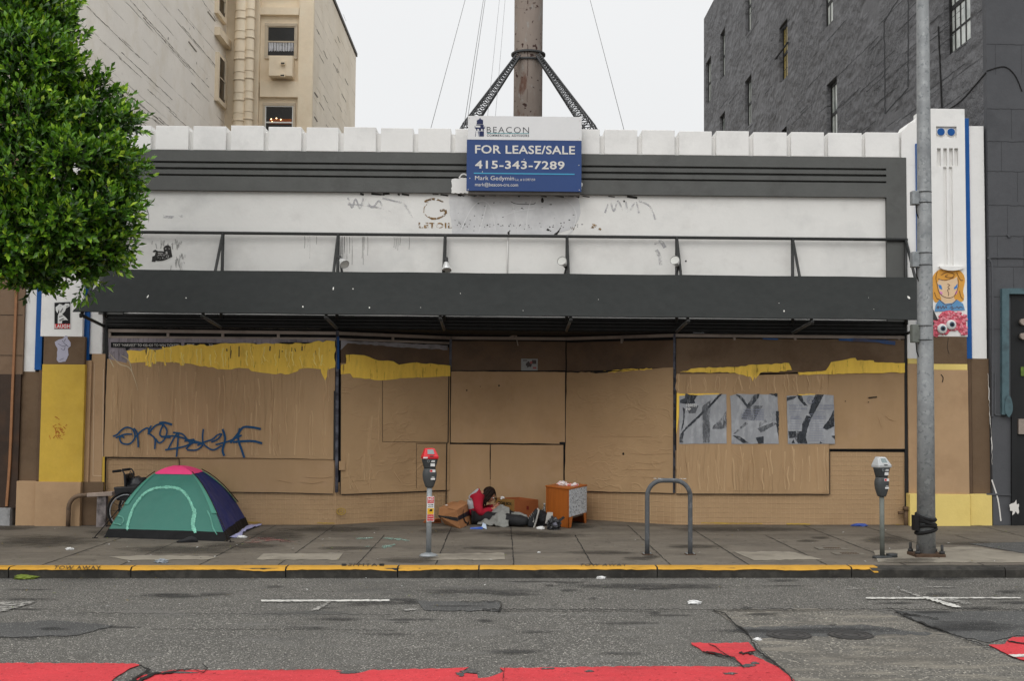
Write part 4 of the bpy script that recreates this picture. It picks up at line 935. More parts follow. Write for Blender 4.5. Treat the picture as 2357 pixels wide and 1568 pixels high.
# ================================================================ lease sign
SY = F0-.32; PSg = PY(SY)
m_sblue = M('sign_blue', S(34, 64, 118), .45, .05, 2, spec=.4); m_swhite = M('sign_white', S(220, 220, 220), .5, .04, 2, spec=.4)
q = PSg.at(1206, 440); sign = thing('lease_sign', (q.x, SY, q.z), 'blue and white FOR LEASE/SALE sign board above the storefront parapet', 'sign')
mb = MB(); a = PSg.at(1073.5, 380); b = PSg.at(1338, 380); z2, z1, z0 = PSg.at(1206, 267).z, PSg.at(1206, 322).z, PSg.at(1206, 438).z
mb.box(a.x, b.x, SY+.02, SY+.06, z0-.01, z1); obj('blue_panel', mb, m_sblue, sign)
mb = MB(); mb.box(a.x+.015, b.x+.0, SY+.018, SY+.055, z1+.003, z2); obj('white_panel', mb, m_swhite, sign)
mb = MB(); mb.box(a.x+.03, b.x-.02, SY+.07, F0-.1, z0-.05, z0+.02); mb.box(a.x+.1, a.x+.18, SY+.062, F0-.06, z0, z2-.2); mb.box(b.x-.18, b.x-.1, SY+.062, F0-.06, z0, z2-.2); obj('backing_frame', mb, M('grey_wood', S(120, 116, 110), .8, .2), sign)
PT = PY(SY+.016)
for (t_, a_, b_, c_, d_, wt, sp_) in (('FOR LEASE/SALE', 1093, 333.5, 1323, 353, .018, 1.04), ('415-343-7289', 1093, 369, 1299, 388, .02, 1.08), ('Mark Gedymin', 1093, 404.5, 1183, 417, .0, 1.0), ('Lic. # 01397159', 1186, 410.5, 1231, 416.5, -.005, 1.0), ('mark@beacon-cre.com', 1093, 420, 1192, 430.5, .0, 1.0)):
    mb = MB(); text_px(mb, t_, a_, b_, c_, d_, PSg, -.016, 0, wt, sp_, .0103); obj('white_lettering', mb, m_inkw, sign)
mb = MB(); text_px(mb, 'BEACON', 1120, 291.5, 1217, 305, PSg, -.014, 0, -.012, 1.2, .0095); obj('dark_lettering', mb, M('ink_navy', S(48, 50, 58), .6, .05), sign)
mb = MB(); text_px(mb, 'COMMERCIAL ADVISORS', 1120, 308.8, 1217, 313.8, PSg, -.014, 0, .012, 1.25, .0095); obj('dark_lettering', mb, M('ink_navy', (0, 0, 0)), sign)
mb = MB(); rect(mb, 1090, 398.5, 1322, 401, PSg, -.016, .001, 0, .0102); obj('light_blue_rule', mb, M('rule_cyan', S(70, 160, 196), .5, .05), sign)
mb = MB(); rect(mb, 1120, 306, 1217, 307.3, PSg, -.014, .001); obj('teal_rule', mb, M('rule_teal', S(70, 150, 158), .5, .05), sign)
mb = MB(); lh = lambda P, mi=0, o=-.014: poly(mb, [((1740+x/5.2267)/1.629, (430+y/5.2267)/1.629) for x, y in P], PSg, o, .001, mi)
lh([(245, 180), (248, 108), (300, 82), (302, 62), (318, 62), (320, 82), (370, 105), (366, 185)]); lh([(230, 205), (232, 190), (380, 193), (380, 210)]); lh([(204, 255), (206, 245), (405, 248), (403, 262), (382, 275), (382, 312), (360, 312), (358, 275), (330, 275), (330, 310), (288, 308), (288, 272), (250, 272), (258, 308), (236, 308), (228, 275)])
lh([(300, 322), (384, 322), (386, 424), (305, 424)]); lh([(316, 210), (380, 212), (382, 246), (316, 246)]); lh([(226, 322), (232, 322), (222, 424), (213, 424)])
lh([(262, 322), (300, 322), (305, 424), (285, 424)], 1); lh([(210, 245), (204, 215), (212, 215), (216, 245)]); lh([(396, 248), (402, 222), (408, 222), (406, 248)])
obj('lighthouse_emblem', mb, [M('navy_print', S(34, 44, 84), .6, .1), M('grey_print', S(130, 134, 150), .6, .05)], sign)
mb = MB()
for (u, v) in ((1080, 271), (1334, 277), (1334, 317), (1330, 321), (1206, 366.5), (1110, 395), (1081, 410), (1332, 380), (1077, 441-5), (1333, 437)): blob(mb, u, v+.2, 1.1, 1.1, PSg, -.0135, .001, 0, .05, 8)
obj('screw_heads', mb, m_inkw, sign)

# ================================================================ neighbours behind
m_bcon = M('beige_board_concrete', S(244, 237, 226), .85, .05, .7, .006, 10, dirt=S(232, 224, 212), dscale=.6, dthr=.5, dsoft=.25, boards=(.42, S(120, 110, 98), 1, .6), dirt2=S(228, 218, 200), speck=[(S(150, 142, 130), 5, .73)])
m_bcrm = M('cream_plaster', S(236, 220, 194), .85, .08, .9, .006, 9, dirt=S(216, 198, 170), dscale=.8, dthr=.5, dsoft=.2, dirt2=S(240, 228, 204))
m_bwht = M('cream_board_concrete', S(240, 228, 208), .85, .07, .7, .006, 10, dirt=S(224, 210, 186), dscale=.6, dthr=.5, boards=(.42, S(150, 136, 114), 1, .5), speck=[(S(160, 148, 130), 4, .74)])
xb1 = onY(44, 500, F0).x; Yb1 = onX(521, 200, xb1).y
xb2 = onY(721, 200, Yb1).x; Yb2 = onX(818, 200, xb2).y
zr2 = onX(818, 126, xb2).z
bei = thing('beige_apartment_building', (xb1-3, F0+1, 0), 'tall beige concrete apartment building with board marked side walls behind the storefront on the left', 'building')
ztop = 17.5
mb = MB(); mb.box(-24, xb1, F0+.6, Yb1-.001, -1, ztop); obj('side_wall', mb, m_bcon, bei)
mb = MB(); mb.box(-24, xb2, Yb1, Yb2, -1, zr2); obj('rear_wing', mb, m_bwht, bei)
mb = MB(); mb.box(-24, xb2+.04, Yb1-.06, Yb2+.1, zr2, zr2+.12); obj('roof_edge', mb, M('dark_roof_edge', S(90, 86, 80), .8, .1), bei)
PB1 = PY(Yb1)
def reg(mb, u0, v0, u1, v1, Y, d0, d1, mi=0):
    um, vm = (u0+u1)/2, (v0+v1)/2; x0, x1 = onY(u0, vm, Y).x, onY(u1, vm, Y).x; z1, z0 = onY(um, v0, Y).z, onY(um, v1, Y).z
    mb.box(x0, x1, Y-d0, Y-d1, z0, z1, mi)
mb = MB()
reg(mb, 690, -300, 723, 470, Yb1, .16, -.02); reg(mb, 520, -300, 600, 470, Yb1, .16, -.02)
for (a, b) in ((20, 37), (190, 226), (-150, -130), (380, 420)): reg(mb, 600.3, a, 689.7, b, Yb1, .145, -.02)
obj('front_relief', mb, m_bcrm, bei)
mb = MB(); reg(mb, 600, -300, 690, 470, Yb1, .012, -.02); obj('front_panels', mb, m_bcrm, bei)
m_wfr = M('window_frame_paint', S(198, 184, 162), .6, .1); m_wfw = M('white_frame', S(226, 226, 222), .5, .05)
def bwin(u0, v0, u1, v1, fr, curtain=None, bulbs=False):
    Y = Yb1; mb = MB(); 
    for P in ((u0-5, v0-6, u1+5, v0), (u0-5, v1, u1+5, v1+5), (u0-5, v0, u0, v1), (u1, v0, u1+5, v1)): reg(mb, *P, Y, .07, 0)
    wf = obj('window', mb, m_wfr, bei)
    mb = MB()
    for P in ((u0, v0, u1, v0+2.5), (u0, v1-2.5, u1, v1), (u0, v0+2.5, u0+2.5, v1-2.5), (u1-2.5, v0+2.5, u1, v1-2.5), (u0+2.5, (v0+v1)/2-1, u1-2.5, (v0+v1)/2+2)): reg(mb, *P, Y, .05, 0)
    obj('sash', mb, fr, wf)
    mb = MB(); reg(mb, u0+2, v0+2, u1-2, v1-2, Y, .022, 0); obj('pane', mb, m_glass, wf)
    if curtain:
        mb = MB(); a, b = curtain; rnn = random.Random(3); top, bot = [], []
        nn_ = 30
        for i in range(nn_+1):
            u = u0+3+(u1-u0-6)*i/nn_; dpt = .027+.008*math.sin(i*1.9)
            top.append(onY(u, a, Y-dpt)); bot.append(onY(u, b+1.5*math.sin(i*2.2)+rnn.uniform(-.6, .6), Y-dpt))
        mb.add(top+bot, [(i, i+1, nn_+2+i, nn_+1+i) for i in range(nn_)]); obj('curtain', mb, M('lace_curtain', S(196, 198, 204), .9, .25, 22, dirt=S(110, 112, 118), dscale=16, dthr=.5, dstretch=(1, 1, .5)), wf)
    if bulbs:
        mb = MB(); reg(mb, u0+10, v0+30, u1-4, v0+42, Y, .026, .02); obj('lit_shade', mb, M('warm_interior', S(150, 84, 44), .8, .2, 9, dirt=S(80, 54, 40)), wf)
        for (du, dv) in ((10, 30), (22, 28), (32, 31), (12, 36), (24, 38)):
            p = onY(u0+du+4, v0+dv, Y-.035); mb = MB(); mb.ball(p, .016, 8); obj('lamp_bulb', mb, emit('warm_bulb', (1, .75, .4), 6), wf)
bwin(615, 61, 680, 131, m_wfr, (96, 117)); bwin(610, 244, 675, 320, m_wfw, None, True); bwin(618, -80, 684, -10, m_wfr)
mb = MB(); reg(mb, 625, 138, 678, 184, Yb1, .42, .01); hv = obj('heater_vent_box', mb, m_bcrm, bei, bevel=.015)
for (u, v) in ((652, 146), (651, 174)):
    mb = MB(); reg(mb, u-5, v-4, u+5, v+4, Yb1-.42, .1, -.01); obj('vent_spout', mb, m_bcrm, hv)
    mb = MB(); reg(mb, u-4, v, u+4, v+3, Yb1-.42, .104, -.01); obj('vent_mouth', mb, m_gap, hv)
for (u, r) in ((549, .17), (569, .13)):
    p0 = onY(u, 330, Yb1-.45); mb = MB(); mb.cyl((p0.x, p0.y, 0), (p0.x, p0.y, 18), r, n=20)
    for v in range(-60, 420, 47):
        z = onY(u, v+(u % 7)*4, p0.y).z
        mb.cyl((p0.x, p0.y, z), (p0.x, p0.y, z+.05), r+.018, n=20); mb.cyl((p0.x, p0.y, z-.35), (p0.x, p0.y, z-.33), r+.01, n=20)
    obj('drain_pipe', mb, m_bcrm, bei)
# side wall windows and the concrete slots
def xreg(mb, u0, v0, u1, v1, X, d0, d1, mi=0):
    """rectangle on a wall x = X between photo columns; d0 proud, d1 sunk (towards +x for X<0)"""
    y0, y1 = onX(u0, (v0+v1)/2, X).y, onX(u1, (v0+v1)/2, X).y; um = (u0+u1)/2
    z1, z0 = onX(um, v0, X).z, onX(um, v1, X).z; s = 1 if X < 0 else -1
    mb.box(min(X+s*d0, X-s*d1), max(X+s*d0, X-s*d1), min(y0, y1), max(y0, y1), z0, z1, mi)
for (v0, v1) in ((-40, 36), (133, 235)):
    mb = MB(); xreg(mb, 494, v0-3, 515, v1+8, xb1, .1, .05); xreg(mb, 493, v0-55, 520, v0-36, xb1, .16, .02); wf = obj('window', mb, m_bcrm, bei)
    mb = MB(); xreg(mb, 497, v0+3, 509, v1-4, xb1, .11, .0); obj('pane', mb, m_glass, wf)
    mb = MB(); xreg(mb, 497, (v0+v1)/2-1, 509, (v0+v1)/2+2, xb1, .125, 0); xreg(mb, 507, v0+3, 509.5, v1-4, xb1, .125, 0); obj('sash', mb, m_wfr, wf)
mb = MB()
PX1 = Plane((xb1, 0, 0), (1, 0, 0)); PX2 = Plane((xb2, 0, 0), (1, 0, 0))
for (u, v, l) in ((478, 26, 28), (434, 95, 30), (476, 291, 27), (474, 405-150+150, 28), (476, 180, 1)): ribbon(mb, [(u, v), (u+l*.62, v+l*.8)], 2.4, PX1, .006, .004, k=1)
for (u, v) in ((724, 348-180+46, ), (724, 288)): pass
ribbon(mb, [(723.5, 212), (731.5, 224)], 2.4, PX2, .006, .004, k=1); ribbon(mb, [(723.5, 268), (730.5, 280)], 2.4, PX2, .006, .004, k=1)
rn = random.Random(31)
def crackline(P, u, v, l, w):
    vx, vy = 1154-u, 940-v; d = math.hypot(vx, vy); ribbon(mb, rag([(u, v), (u+vx/d*l, v+vy/d*l)], .8, 5, False, int(u)), w, P, .005, .003, k=1)
for (u, v, l) in ((200, 14, 170), (300, 0, 120), (330, 40, 160), (245, 175, 230), (250, 190, 150), (420, 60, 130), (465, 0, 60), (380, 90, 150), (295, 215, 90), (390, 255, 100), (340, 205, 90), (440, 190, 60), (230, 90, 130), (410, 20, 60), (365, 270, 60), (280, 120, 160), (350, 330-60, 90), (300, 260, 60)): crackline(PX1, u, v, l, [max(.12, rn.gauss(.5, .45)) for _ in range(25)])
for k in range(18): crackline(PX2, rn.uniform(725, 800), rn.uniform(20, 300), rn.uniform(5, 26), rn.uniform(.3, .8)) 
split('wall_crack', mb, M('crack_brown', S(124, 115, 104), .9, .2), bei)

# dark building on the right
m_dk = M('charcoal_rough_plaster', S(108, 108, 110), .85, .12, .8, .3, 3.2, bmask=.9, boards=(.4, S(58, 58, 59), 1, .8), dirt=S(88, 88, 90), dscale=.7, dthr=.5, dsoft=.2, dmix=.6)
m_dkf = M('charcoal_block_paint', S(82, 83, 86), .8, .07, 1.2, .004, 18, dirt=S(70, 71, 74), dscale=1)
xr_1 = onY(2269, 500, F0-.02).x; Yr2 = onX(1619.5, 200, xr_1).y; zrr = onX(1620, 42, xr_1).z
drk = thing('charcoal_building', (xr_1+3, F0, 0), 'charcoal grey rendered building with deep windows rising behind the storefront on the right', 'building')
mb = MB(); mb.box(xr_1, xr_1+10, F0+.02, Yr2, -1, zrr); dw = obj('rough_side_wall', mb, m_dk, drk)
mb = MB(); mb.box(xr_1+.0, xr_1+10, F0-.12, F0+.019, -1, zrr); obj('front_wall', mb, m_dkf, drk)
mb = MB(); PFd = PY(F0-.12)
for k, v in enumerate((103, 252, 327, 396, 474, 545, 615, 685, 760)):
    ribbon(mb, rag([(2270, v-2), (2420, v)], .8, 8, False, k), .9, PFd, .003, .002, k=1)
    for j in range(3): u = 2290+((k*37+j*60) % 120); ribbon(mb, [(u, v), (u+.6, v+68)], .35, PFd, .003, .002, k=1)
obj('block_joint', mb, M('joint_dark', S(54, 55, 57), .8, .1), drk)
wins = [(1624, 136, 1636, 236), (1657, 70, 1668, 178), (1656, 262, 1668, 340), (1715, -60, 1729, 74), (1714, 178, 1729, 290), (1793, 52, 1812, 184), (1798, 295, 1810, 380), (1892, -60, 1916, 60), (1902, 184, 1926, 330), (2171, -120, 2232, 113)]
PXr = Plane((xr_1, 0, 0), (-1, 0, 0)); cb = MB()
def wbox(u0, v0, u1, v1, d0, d1):
    ya, yb = onX(u0, (v0+v1)/2, xr_1).y, onX(u1, (v0+v1)/2, xr_1).y; um = (u0+u1)/2
    return min(ya, yb), max(ya, yb), onX(um, v1, xr_1).z, onX(um, v0, xr_1).z
for wn in wins:
    y0, y1, z0, z1 = wbox(*wn, 0, 0); cb.box(xr_1-.2, xr_1+.28, y0, y1, z0, z1)
y0, y1, z0, z1 = wbox(2034, 0, 2089, 245, 0, 0); 
cut(dw, cb)
m_wglass = M('pale_window_glass', S(200, 204, 198), .15, .2, 1.2, spec=.6, dirt=S(120, 132, 128), dscale=1.5, dthr=.5)  # pale base colour stands for blinds and a painted-in sky reflection
for i, wn in enumerate(wins):
    y0, y1, z0, z1 = wbox(*wn, 0, 0); mb = MB(); X0 = xr_1+.1
    for (a, b, c, d) in ((y0, y1, z0, z0+.09), (y0, y1, z1-.09, z1), (y0, y0+.09, z0+.09, z1-.09), (y1-.09, y1, z0+.09, z1-.09)): mb.box(X0, X0+.03, a, b, c, d)
    zm = (z0+z1)/2; mb.box(X0+.004, X0+.028, y0+.09, y1-.09, zm-.04, zm+.04)
    for f in ((.35, .65) if i < 9 else (.2, .4, .6, .8)): mb.box(X0+.01, X0+.027, y0+(y1-y0)*f-.02, y0+(y1-y0)*f+.02, z0+.09, z1-.09)
    if i == 9:
        for f in (.25, .75): mb.box(X0+.012, X0+.026, y0+.09, y1-.09, z0+(z1-z0)*f-.02, z0+(z1-z0)*f+.02)
    wf = obj('window', mb, M('black_metal', (0, 0, 0)), drk)
    mb = MB(); mb.box(X0+.02, X0+.03, y0+.05, y1-.05, z0+.05, z1-.05); obj('pane', mb, m_wglass if i not in (5,) else M('amber_window', S(150, 132, 70), .3, .2), wf)
mb = MB()
for P in ([(2034, 50), (2089, -40)], [(2089, -40), (2089, 200)], [(2034, 50), (2036, 262)], [(2036, 262), (2089, 202)]): ribbon(mb, rag(P, 1, 10, False, 3), 2.2, PXr, .004, .003, k=1)
rn = random.Random(52)
for k in range(46):
    u, v = rn.uniform(1640, 2230), rn.uniform(0, 300); l = rn.uniform(12, 90)*(u-1400)/600; vx, vy = u-1154, v-940; d_ = math.hypot(vx, vy); ribbon(mb, rag([(u, v), (u-vx/d_*l, v-vy/d_*l)], .9, 6, False, k), [rn.uniform(.2, 1.3) for _ in range(10)], PXr, .004, .003, k=1)
split('wall_crack', mb, M('joint_dark', (0, 0, 0)), drk)
mb = MB(); ribbon(mb, [(1782, 136), (1812, 96)], 2, PXr, .05, .03, k=1); obj('iron_bar', mb, m_gap, drk)
mb = MB(); ribbon(mb, [(2158, 60), (2164, 200), (2166, 252)], 2.2, PXr, .015, .012); ribbon(mb, [(2168, 258), (2210, 232), (2268, 166)], 2, PXr, .012, .01)
ribbon(mb, [(2270, 163), (2310, 153), (2335, 172), (2352, 210)], 2.2, PFd, .012, .01); obj('wall_cable', mb, m_gap, drk)
# ground floor of the dark building: raised outlines, teal door frame, gauges
mb = MB()
for P in ([(2284, 960), (2284, 640), (2279, 600), (2286, 592), (2420, 594)], [(2290, 955), (2308, 956)], [(2290, 860), (2290, 955)], [(2270, 1138), (2340, 1140)]): ribbon(mb, P, 4, PFd, .02, .02, k=4)
blob(mb, 2322, 542, 4, 4, PFd, .03, .03); obj('raised_pipe_outline', mb, m_dkf, drk)
m_teal = M('worn_teal_paint', S(80, 103, 109), .6, .15, 6, .003, 40, dirt=S(60, 72, 76), dscale=6, dthr=.52)
mb = MB(); rect(mb, 2306, 664, 2322, 955, PFd, .08, .08); rect(mb, 2322.2, 664, 2440, 677, PFd, .08, .08); blob(mb, 2321, 935, 9, 24, PFd, .1, .05, 0, .08); obj('teal_door_frame', mb, m_teal, drk)
mb = MB(); rect(mb, 2326, 678, 2440, 1210, PFd, .01, .01); rect(mb, 2328, 960, 2340, 1210, PFd, .05, .04); obj('black_door', mb, M('door_black', S(30, 31, 32), .5, .2), drk)
for (u, v) in ((2351, 742), (2351, 775)): mb = MB(); p = PFd.at(u, v, .02); mb.cyl((p.x, p.y, p.z), (p.x, p.y-.1, p.z), .055, n=16); obj('gauge', mb, m_alu, drk)
mb = MB(); rect(mb, 2344, 965, 2420, 1000, PFd, .06, .05); obj('letter_box', mb, m_alu, drk)
mb = MB(); rect(mb, 2349, 845, 2420, 866, PFd, .03, .01); obj('green_sticker', mb, M('sticker_green', S(104, 128, 52), .6, .3, 12, dirt=S(40, 50, 30), dthr=.45), drk)
mb = MB(); blob(mb, 2336, 1170, 10, 14, PFd, .055, .003, 0, .5); ribbon(mb, [(2282, 1105), (2296, 1150), (2303, 1200)], 3, PFd, .006, .003); obj('paint_splash', mb, m_inkw, drk)
mb = MB(); PE = PY(F0-.05); ribbon(mb, rag([(2273, 860), (2277, 940), (2281, 1010), (2283, 1070)], 1.2, 7, False), [.6, 1.6, .5, 1.2, .4, 1.8, .5], PE, .08, .002, k=1); obj('chipped_edge', mb, m_inkw, drk)

# brown building at the left edge
xl_b = onY(50, 900, F0-.1).x
brn = thing('brown_shopfront_building', (xl_b-2, F0, 0), 'brown shopfront at the left edge with a copper coloured vertical strip', 'building')
m_tp = M('taupe_render', S(122, 100, 80), .8, .1, 1.5, .003, 20, dirt=S(90, 72, 56)); m_dc = M('dark_chocolate', S(58, 44, 34), .6, .25, 1.2, .003, 20, dirt=S(84, 58, 38), dscale=1, dthr=.5)
mb = MB(); mb.box(-26, xl_b, F0-.1, F0+.55, Z_(862, 30), 7); obj('upper_wall', mb, m_tp, brn)
mb = MB(); mb.box(-26, xl_b-.02, F0-.1, F0+.55, Z_(1168, 20), Z_(862, 30)-.001); obj('lower_wall', mb, m_dc, brn)
mb = MB(); mb.box(-26, xl_b-.1, F0-.16, F0+.55, -.4, Z_(1168, 20)-.001); obj('white_plinth', mb, M('peeling_white', S(150, 150, 150), .9, .2, 6, .006, 20, dirt=S(84, 82, 80), dscale=3, dthr=.5), brn)
PLb = PY(F0-.1); mb = MB(); ribbon(mb, [(38, 560), (36, 700), (28, 900), (22, 1060), (14, 1166)], 5.5, PLb, .03, .03, k=2); obj('copper_strip', mb, M('copper_brown', S(150, 106, 72), .5, .2, 8), brn)
mb = MB(); ribbon(mb, [(0, 725), (52, 725.5)], 1, PLb, .004, .003, k=1); ribbon(mb, [(0, 818), (52, 818.5)], 1, PLb, .004, .003, k=1); obj('panel_joint', mb, m_gap, brn)

# ================================================================ chimney stack with lattice stays and guy wires
SYk = F0+6.5; pc = onY(1214.5, 250, SYk); rad = 33.5*SYk/FPX
stk = thing('steel_chimney', (pc.x, SYk, ZT-.8), 'tall rusty steel chimney with a collar, two lattice stays and guy wires', 'chimney')
m_rust = M('rusty_steel', S(142, 130, 121), .75, .14, 1.4, .004, 14, stretch=(1, 1, .35), dirt=S(100, 66, 52), dscale=2.2, dthr=.57, dsoft=.1, dmix=.85, dstretch=(1.4, 1.4, .6), dirt2=S(150, 148, 143), speck=[(S(62, 40, 34), 9, .64)])
zc = onY(1214, 128, SYk).z
mb = MB(); secs = []
zs = [ZT-.9, zc-.9, zc-.02, zc+.02, zc+1.32, zc+1.36, zc+2.0, zc+5]
for z in zs:
    r = rad*(.985 if z > zc else 1.0)*(1.012 if z in (zc+1.32,) else 1)
    secs.append([(pc.x+r*math.cos(a*math.pi/20), SYk+r*math.sin(a*math.pi/20), z) for a in range(40)])
mb.loft(secs); obj('flue', mb, m_rust, stk)
mb = MB(); P = PY(SYk-rad)
ribbon(mb, rag([(1214, 103), (1214.5, 135), (1214, 175)], .4, 5, False), 1.2, P, .004, .004, k=1); ribbon(mb, [(1183, 97-80), (1214, 20)], .1, P, .004, .004, k=1); ribbon(mb, rag([(1213, 265-60), (1213, 235)], .5, 6, False), .8, P, .004, .004, k=1); ribbon(mb, [(1214, 0), (1214, 8)], 1.5, P, .004, .004, k=1)
obj('open_seam', mb, M('rust_dark', S(66, 42, 36), .8, .2), stk)
m_steel = M('grey_steel', S(74, 75, 76), .6, .15, 6)
mb = MB()
for dz, rr in ((.0, rad*1.2), (-.16, rad*1.14)):
    sec = []
    for a in range(40): c, s = math.cos(a*math.pi/20), math.sin(a*math.pi/20); sec.append((pc.x+rr*c, SYk+rr*s, zc+dz))
    mb.loft([[(p[0]*.0+pc.x+(p[0]-pc.x)*.8, SYk+(p[1]-SYk)*.8, p[2]) for p in sec], sec, [(p[0], p[1], p[2]+.035) for p in sec], [(pc.x+(p[0]-pc.x)*.8, SYk+(p[1]-SYk)*.8, p[2]+.035) for p in sec]], cap=False, sm=False)
obj('collar', mb, m_steel, stk)
mb = MB()
for (u0, v0, u1, v1) in ((1192, 128, 1072, 300), (1238, 128, 1362, 305)):
    A = onY(u0, v0, SYk-rad); B = onY(u1, v1, SYk-2.6); d = (B-A); L = d.length; dn = d.normalized(); sx_ = dn.cross(V((0, 1, 0))).normalized()
    e2 = sx_.cross(dn).normalized(); nseg = 34
    wd = lambda t: .045+.06*t
    C4 = []
    for (a, b) in ((-1, -1), (1, -1), (1, 1), (-1, 1)):
        f = lambda t, a=a, b=b: A+d*t+sx_*a*wd(t)+e2*b*wd(t); C4.append(f); mb.tube([f(0), f(1)], .014, 5)
    for q in range(4):
        f, g = C4[q], C4[(q+1) % 4]; t = .01
        while t < .99:
            c_ = (f(t)+g(t))/2; ax1_ = (g(t)-f(t)); r_ = ax1_.length/2; ax1_.normalize(); cc = c_+dn*r_*.9
            mb.tube([cc+ax1_*r_*.93*math.cos(a*math.pi/6)+dn*r_*.93*math.sin(a*math.pi/6) for a in range(13)], .011, 4, caps=False)
            t += r_*1.95/L
    st = obj('lattice_stay', mb, m_steel, stk); mb = MB()
m_wire = M('guy_wire', S(140, 140, 140), .5, .1)
for (u0, v0, u1, v1) in ((1070, 0, 990, 300), (1112, 0, 1066, 300), (1116, 0, 1072, 300), (1358, 0, 1436, 300), (1149, 0, 1122, 265), (1162, 0, 1140, 265)):
    thin = u0 in (1149, 1162); A, B = onY(u0, v0, SYk-.6), onY(u1, v1, SYk-3); e_ = (A-B); mb = MB(); mb.tube([B-e_*.2, A+e_*1.2], .0035 if thin else .006, 5); obj('guy_wire', mb, m_wire, stk)
# ================================================================ street tree
TY = 14.75
tp = onG(-175, 1282); tp = V((onY(-175, 900, TY).x, TY, gz(-7)))
tree = thing('ficus_tree', tp, 'dense glossy green street tree hanging over the left end of the storefront', 'tree')
m_bark = M('grey_bark', S(110, 104, 96), .9, .2, 6, .01, 18)
def Pt(u, v, Y): return onY(u, v, Y)
rn = random.Random(12)
clumps = [(34, 40, 123.5, 85.5, 0), (114, 25, 45.6, 41.8, 0.2), (124, 75, 45.6, 42.75, 0.1), (54, 150, 104.5, 85.5, -0.3), (104, 150, 58.9, 52.25, -0.2), (139, 240, 62.7, 62.7, 0.1), (199, 225, 38.0, 47.5, 0.2), (54, 270, 104.5, 85.5, -0.4), (214, 300, 62.7, 57.0, 0), (264, 292, 32.3, 34.2, 0.1), (169, 370, 95.0, 76.0, -0.35), (259, 400, 49.4, 62.7, 0), (44, 400, 104.5, 85.5, -0.5), (224, 480, 72.2, 58.9, -0.2), (285, 480, 26.6, 28.5, 0), (129, 500, 95.0, 76.0, -0.45), (24, 520, 85.5, 76.0, -0.5), (204, 560, 66.5, 57.0, -0.1), (251, 560, 32.3, 38.0, 0.1), (84, 595, 76.0, 52.25, -0.3), (24, 590, 57.0, 47.5, -0.4), (174, 598, 41.8, 30.4, 0), (204, 618, 24.7, 22.8, 0), (84, 645, 32.3, 24.7, -0.1), (64, 625, 28.5, 22.8, -0.1), (229, 583, 28.5, 28.5, 0), (-116, 60, 123.5, 114.0, 0), (-116, 260, 123.5, 114.0, 0), (-126, 440, 114.0, 104.5, 0.1), (-96, 570, 76.0, 57.0, 0), (-6, -120, 161.5, 104.5, 0.1), (-166, -100, 133.0, 114.0, 0.2)]
lv, lf = [], []
K = TY/FPX
lm = []
def leaf(p, d, nrm, L, W, lit_tip=0):
    lm.extend([lit_tip]*4)
    s = d.cross(nrm).normalized(); o = len(lv); dr = nrm*(-.10*L)
    mid = p+d*L*.5; lv.extend([p, mid+s*W*.5+nrm*.12*W, p+d*L+dr, mid-s*W*.5+nrm*.12*W, mid])
    lf.extend([(o, o+1, o+4), (o+1, o+2, o+4), (o+2, o+3, o+4), (o+3, o, o+4)])
twigs = MB(); ntw = 0
for (u, v, ru, rv, dy) in clumps:
    c = Pt(u, v, TY+dy); a, b = ru*K, rv*K; dpt = (a+b)*.5
    def sprig(base, d, small=1.0, k=1):
        L = rn.uniform(.14, .24); ph = rn.random()*6.28; nl = rn.randint(6, 9)
        if k % 3 == 0: twigs.tube([base-d*.08, base+d*L], [.004, .002], 4, caps=False)
        e1 = d.orthogonal().normalized(); e2 = d.cross(e1)
        for j in range(nl):
            t = j/(nl-1); an = ph+j*2.4; sd_ = (e1*math.cos(an)+e2*math.sin(an))
            ld = (sd_*(1-.6*t)+d*(.55+.6*t)+V((0, 0, .12))).normalized(); nr = (d-ld*d.dot(ld)+V((rn.gauss(0, .2), rn.gauss(0, .2), .25))).normalized()
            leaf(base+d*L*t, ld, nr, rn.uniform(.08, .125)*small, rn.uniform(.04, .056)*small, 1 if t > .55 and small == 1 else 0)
    # the shaded core of the clump, then tufts standing out of it
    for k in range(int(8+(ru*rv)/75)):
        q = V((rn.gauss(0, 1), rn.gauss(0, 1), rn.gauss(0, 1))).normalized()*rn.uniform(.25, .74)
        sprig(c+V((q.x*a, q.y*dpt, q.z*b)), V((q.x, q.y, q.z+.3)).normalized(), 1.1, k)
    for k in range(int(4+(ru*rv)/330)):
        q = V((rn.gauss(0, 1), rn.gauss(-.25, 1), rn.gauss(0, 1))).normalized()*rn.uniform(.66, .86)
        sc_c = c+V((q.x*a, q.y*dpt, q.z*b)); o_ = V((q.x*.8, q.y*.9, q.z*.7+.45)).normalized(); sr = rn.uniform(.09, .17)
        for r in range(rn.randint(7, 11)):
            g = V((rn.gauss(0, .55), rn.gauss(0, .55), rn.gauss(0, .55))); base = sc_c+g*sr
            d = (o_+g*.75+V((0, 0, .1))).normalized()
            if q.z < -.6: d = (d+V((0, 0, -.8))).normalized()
            sprig(base, d, 1, r)
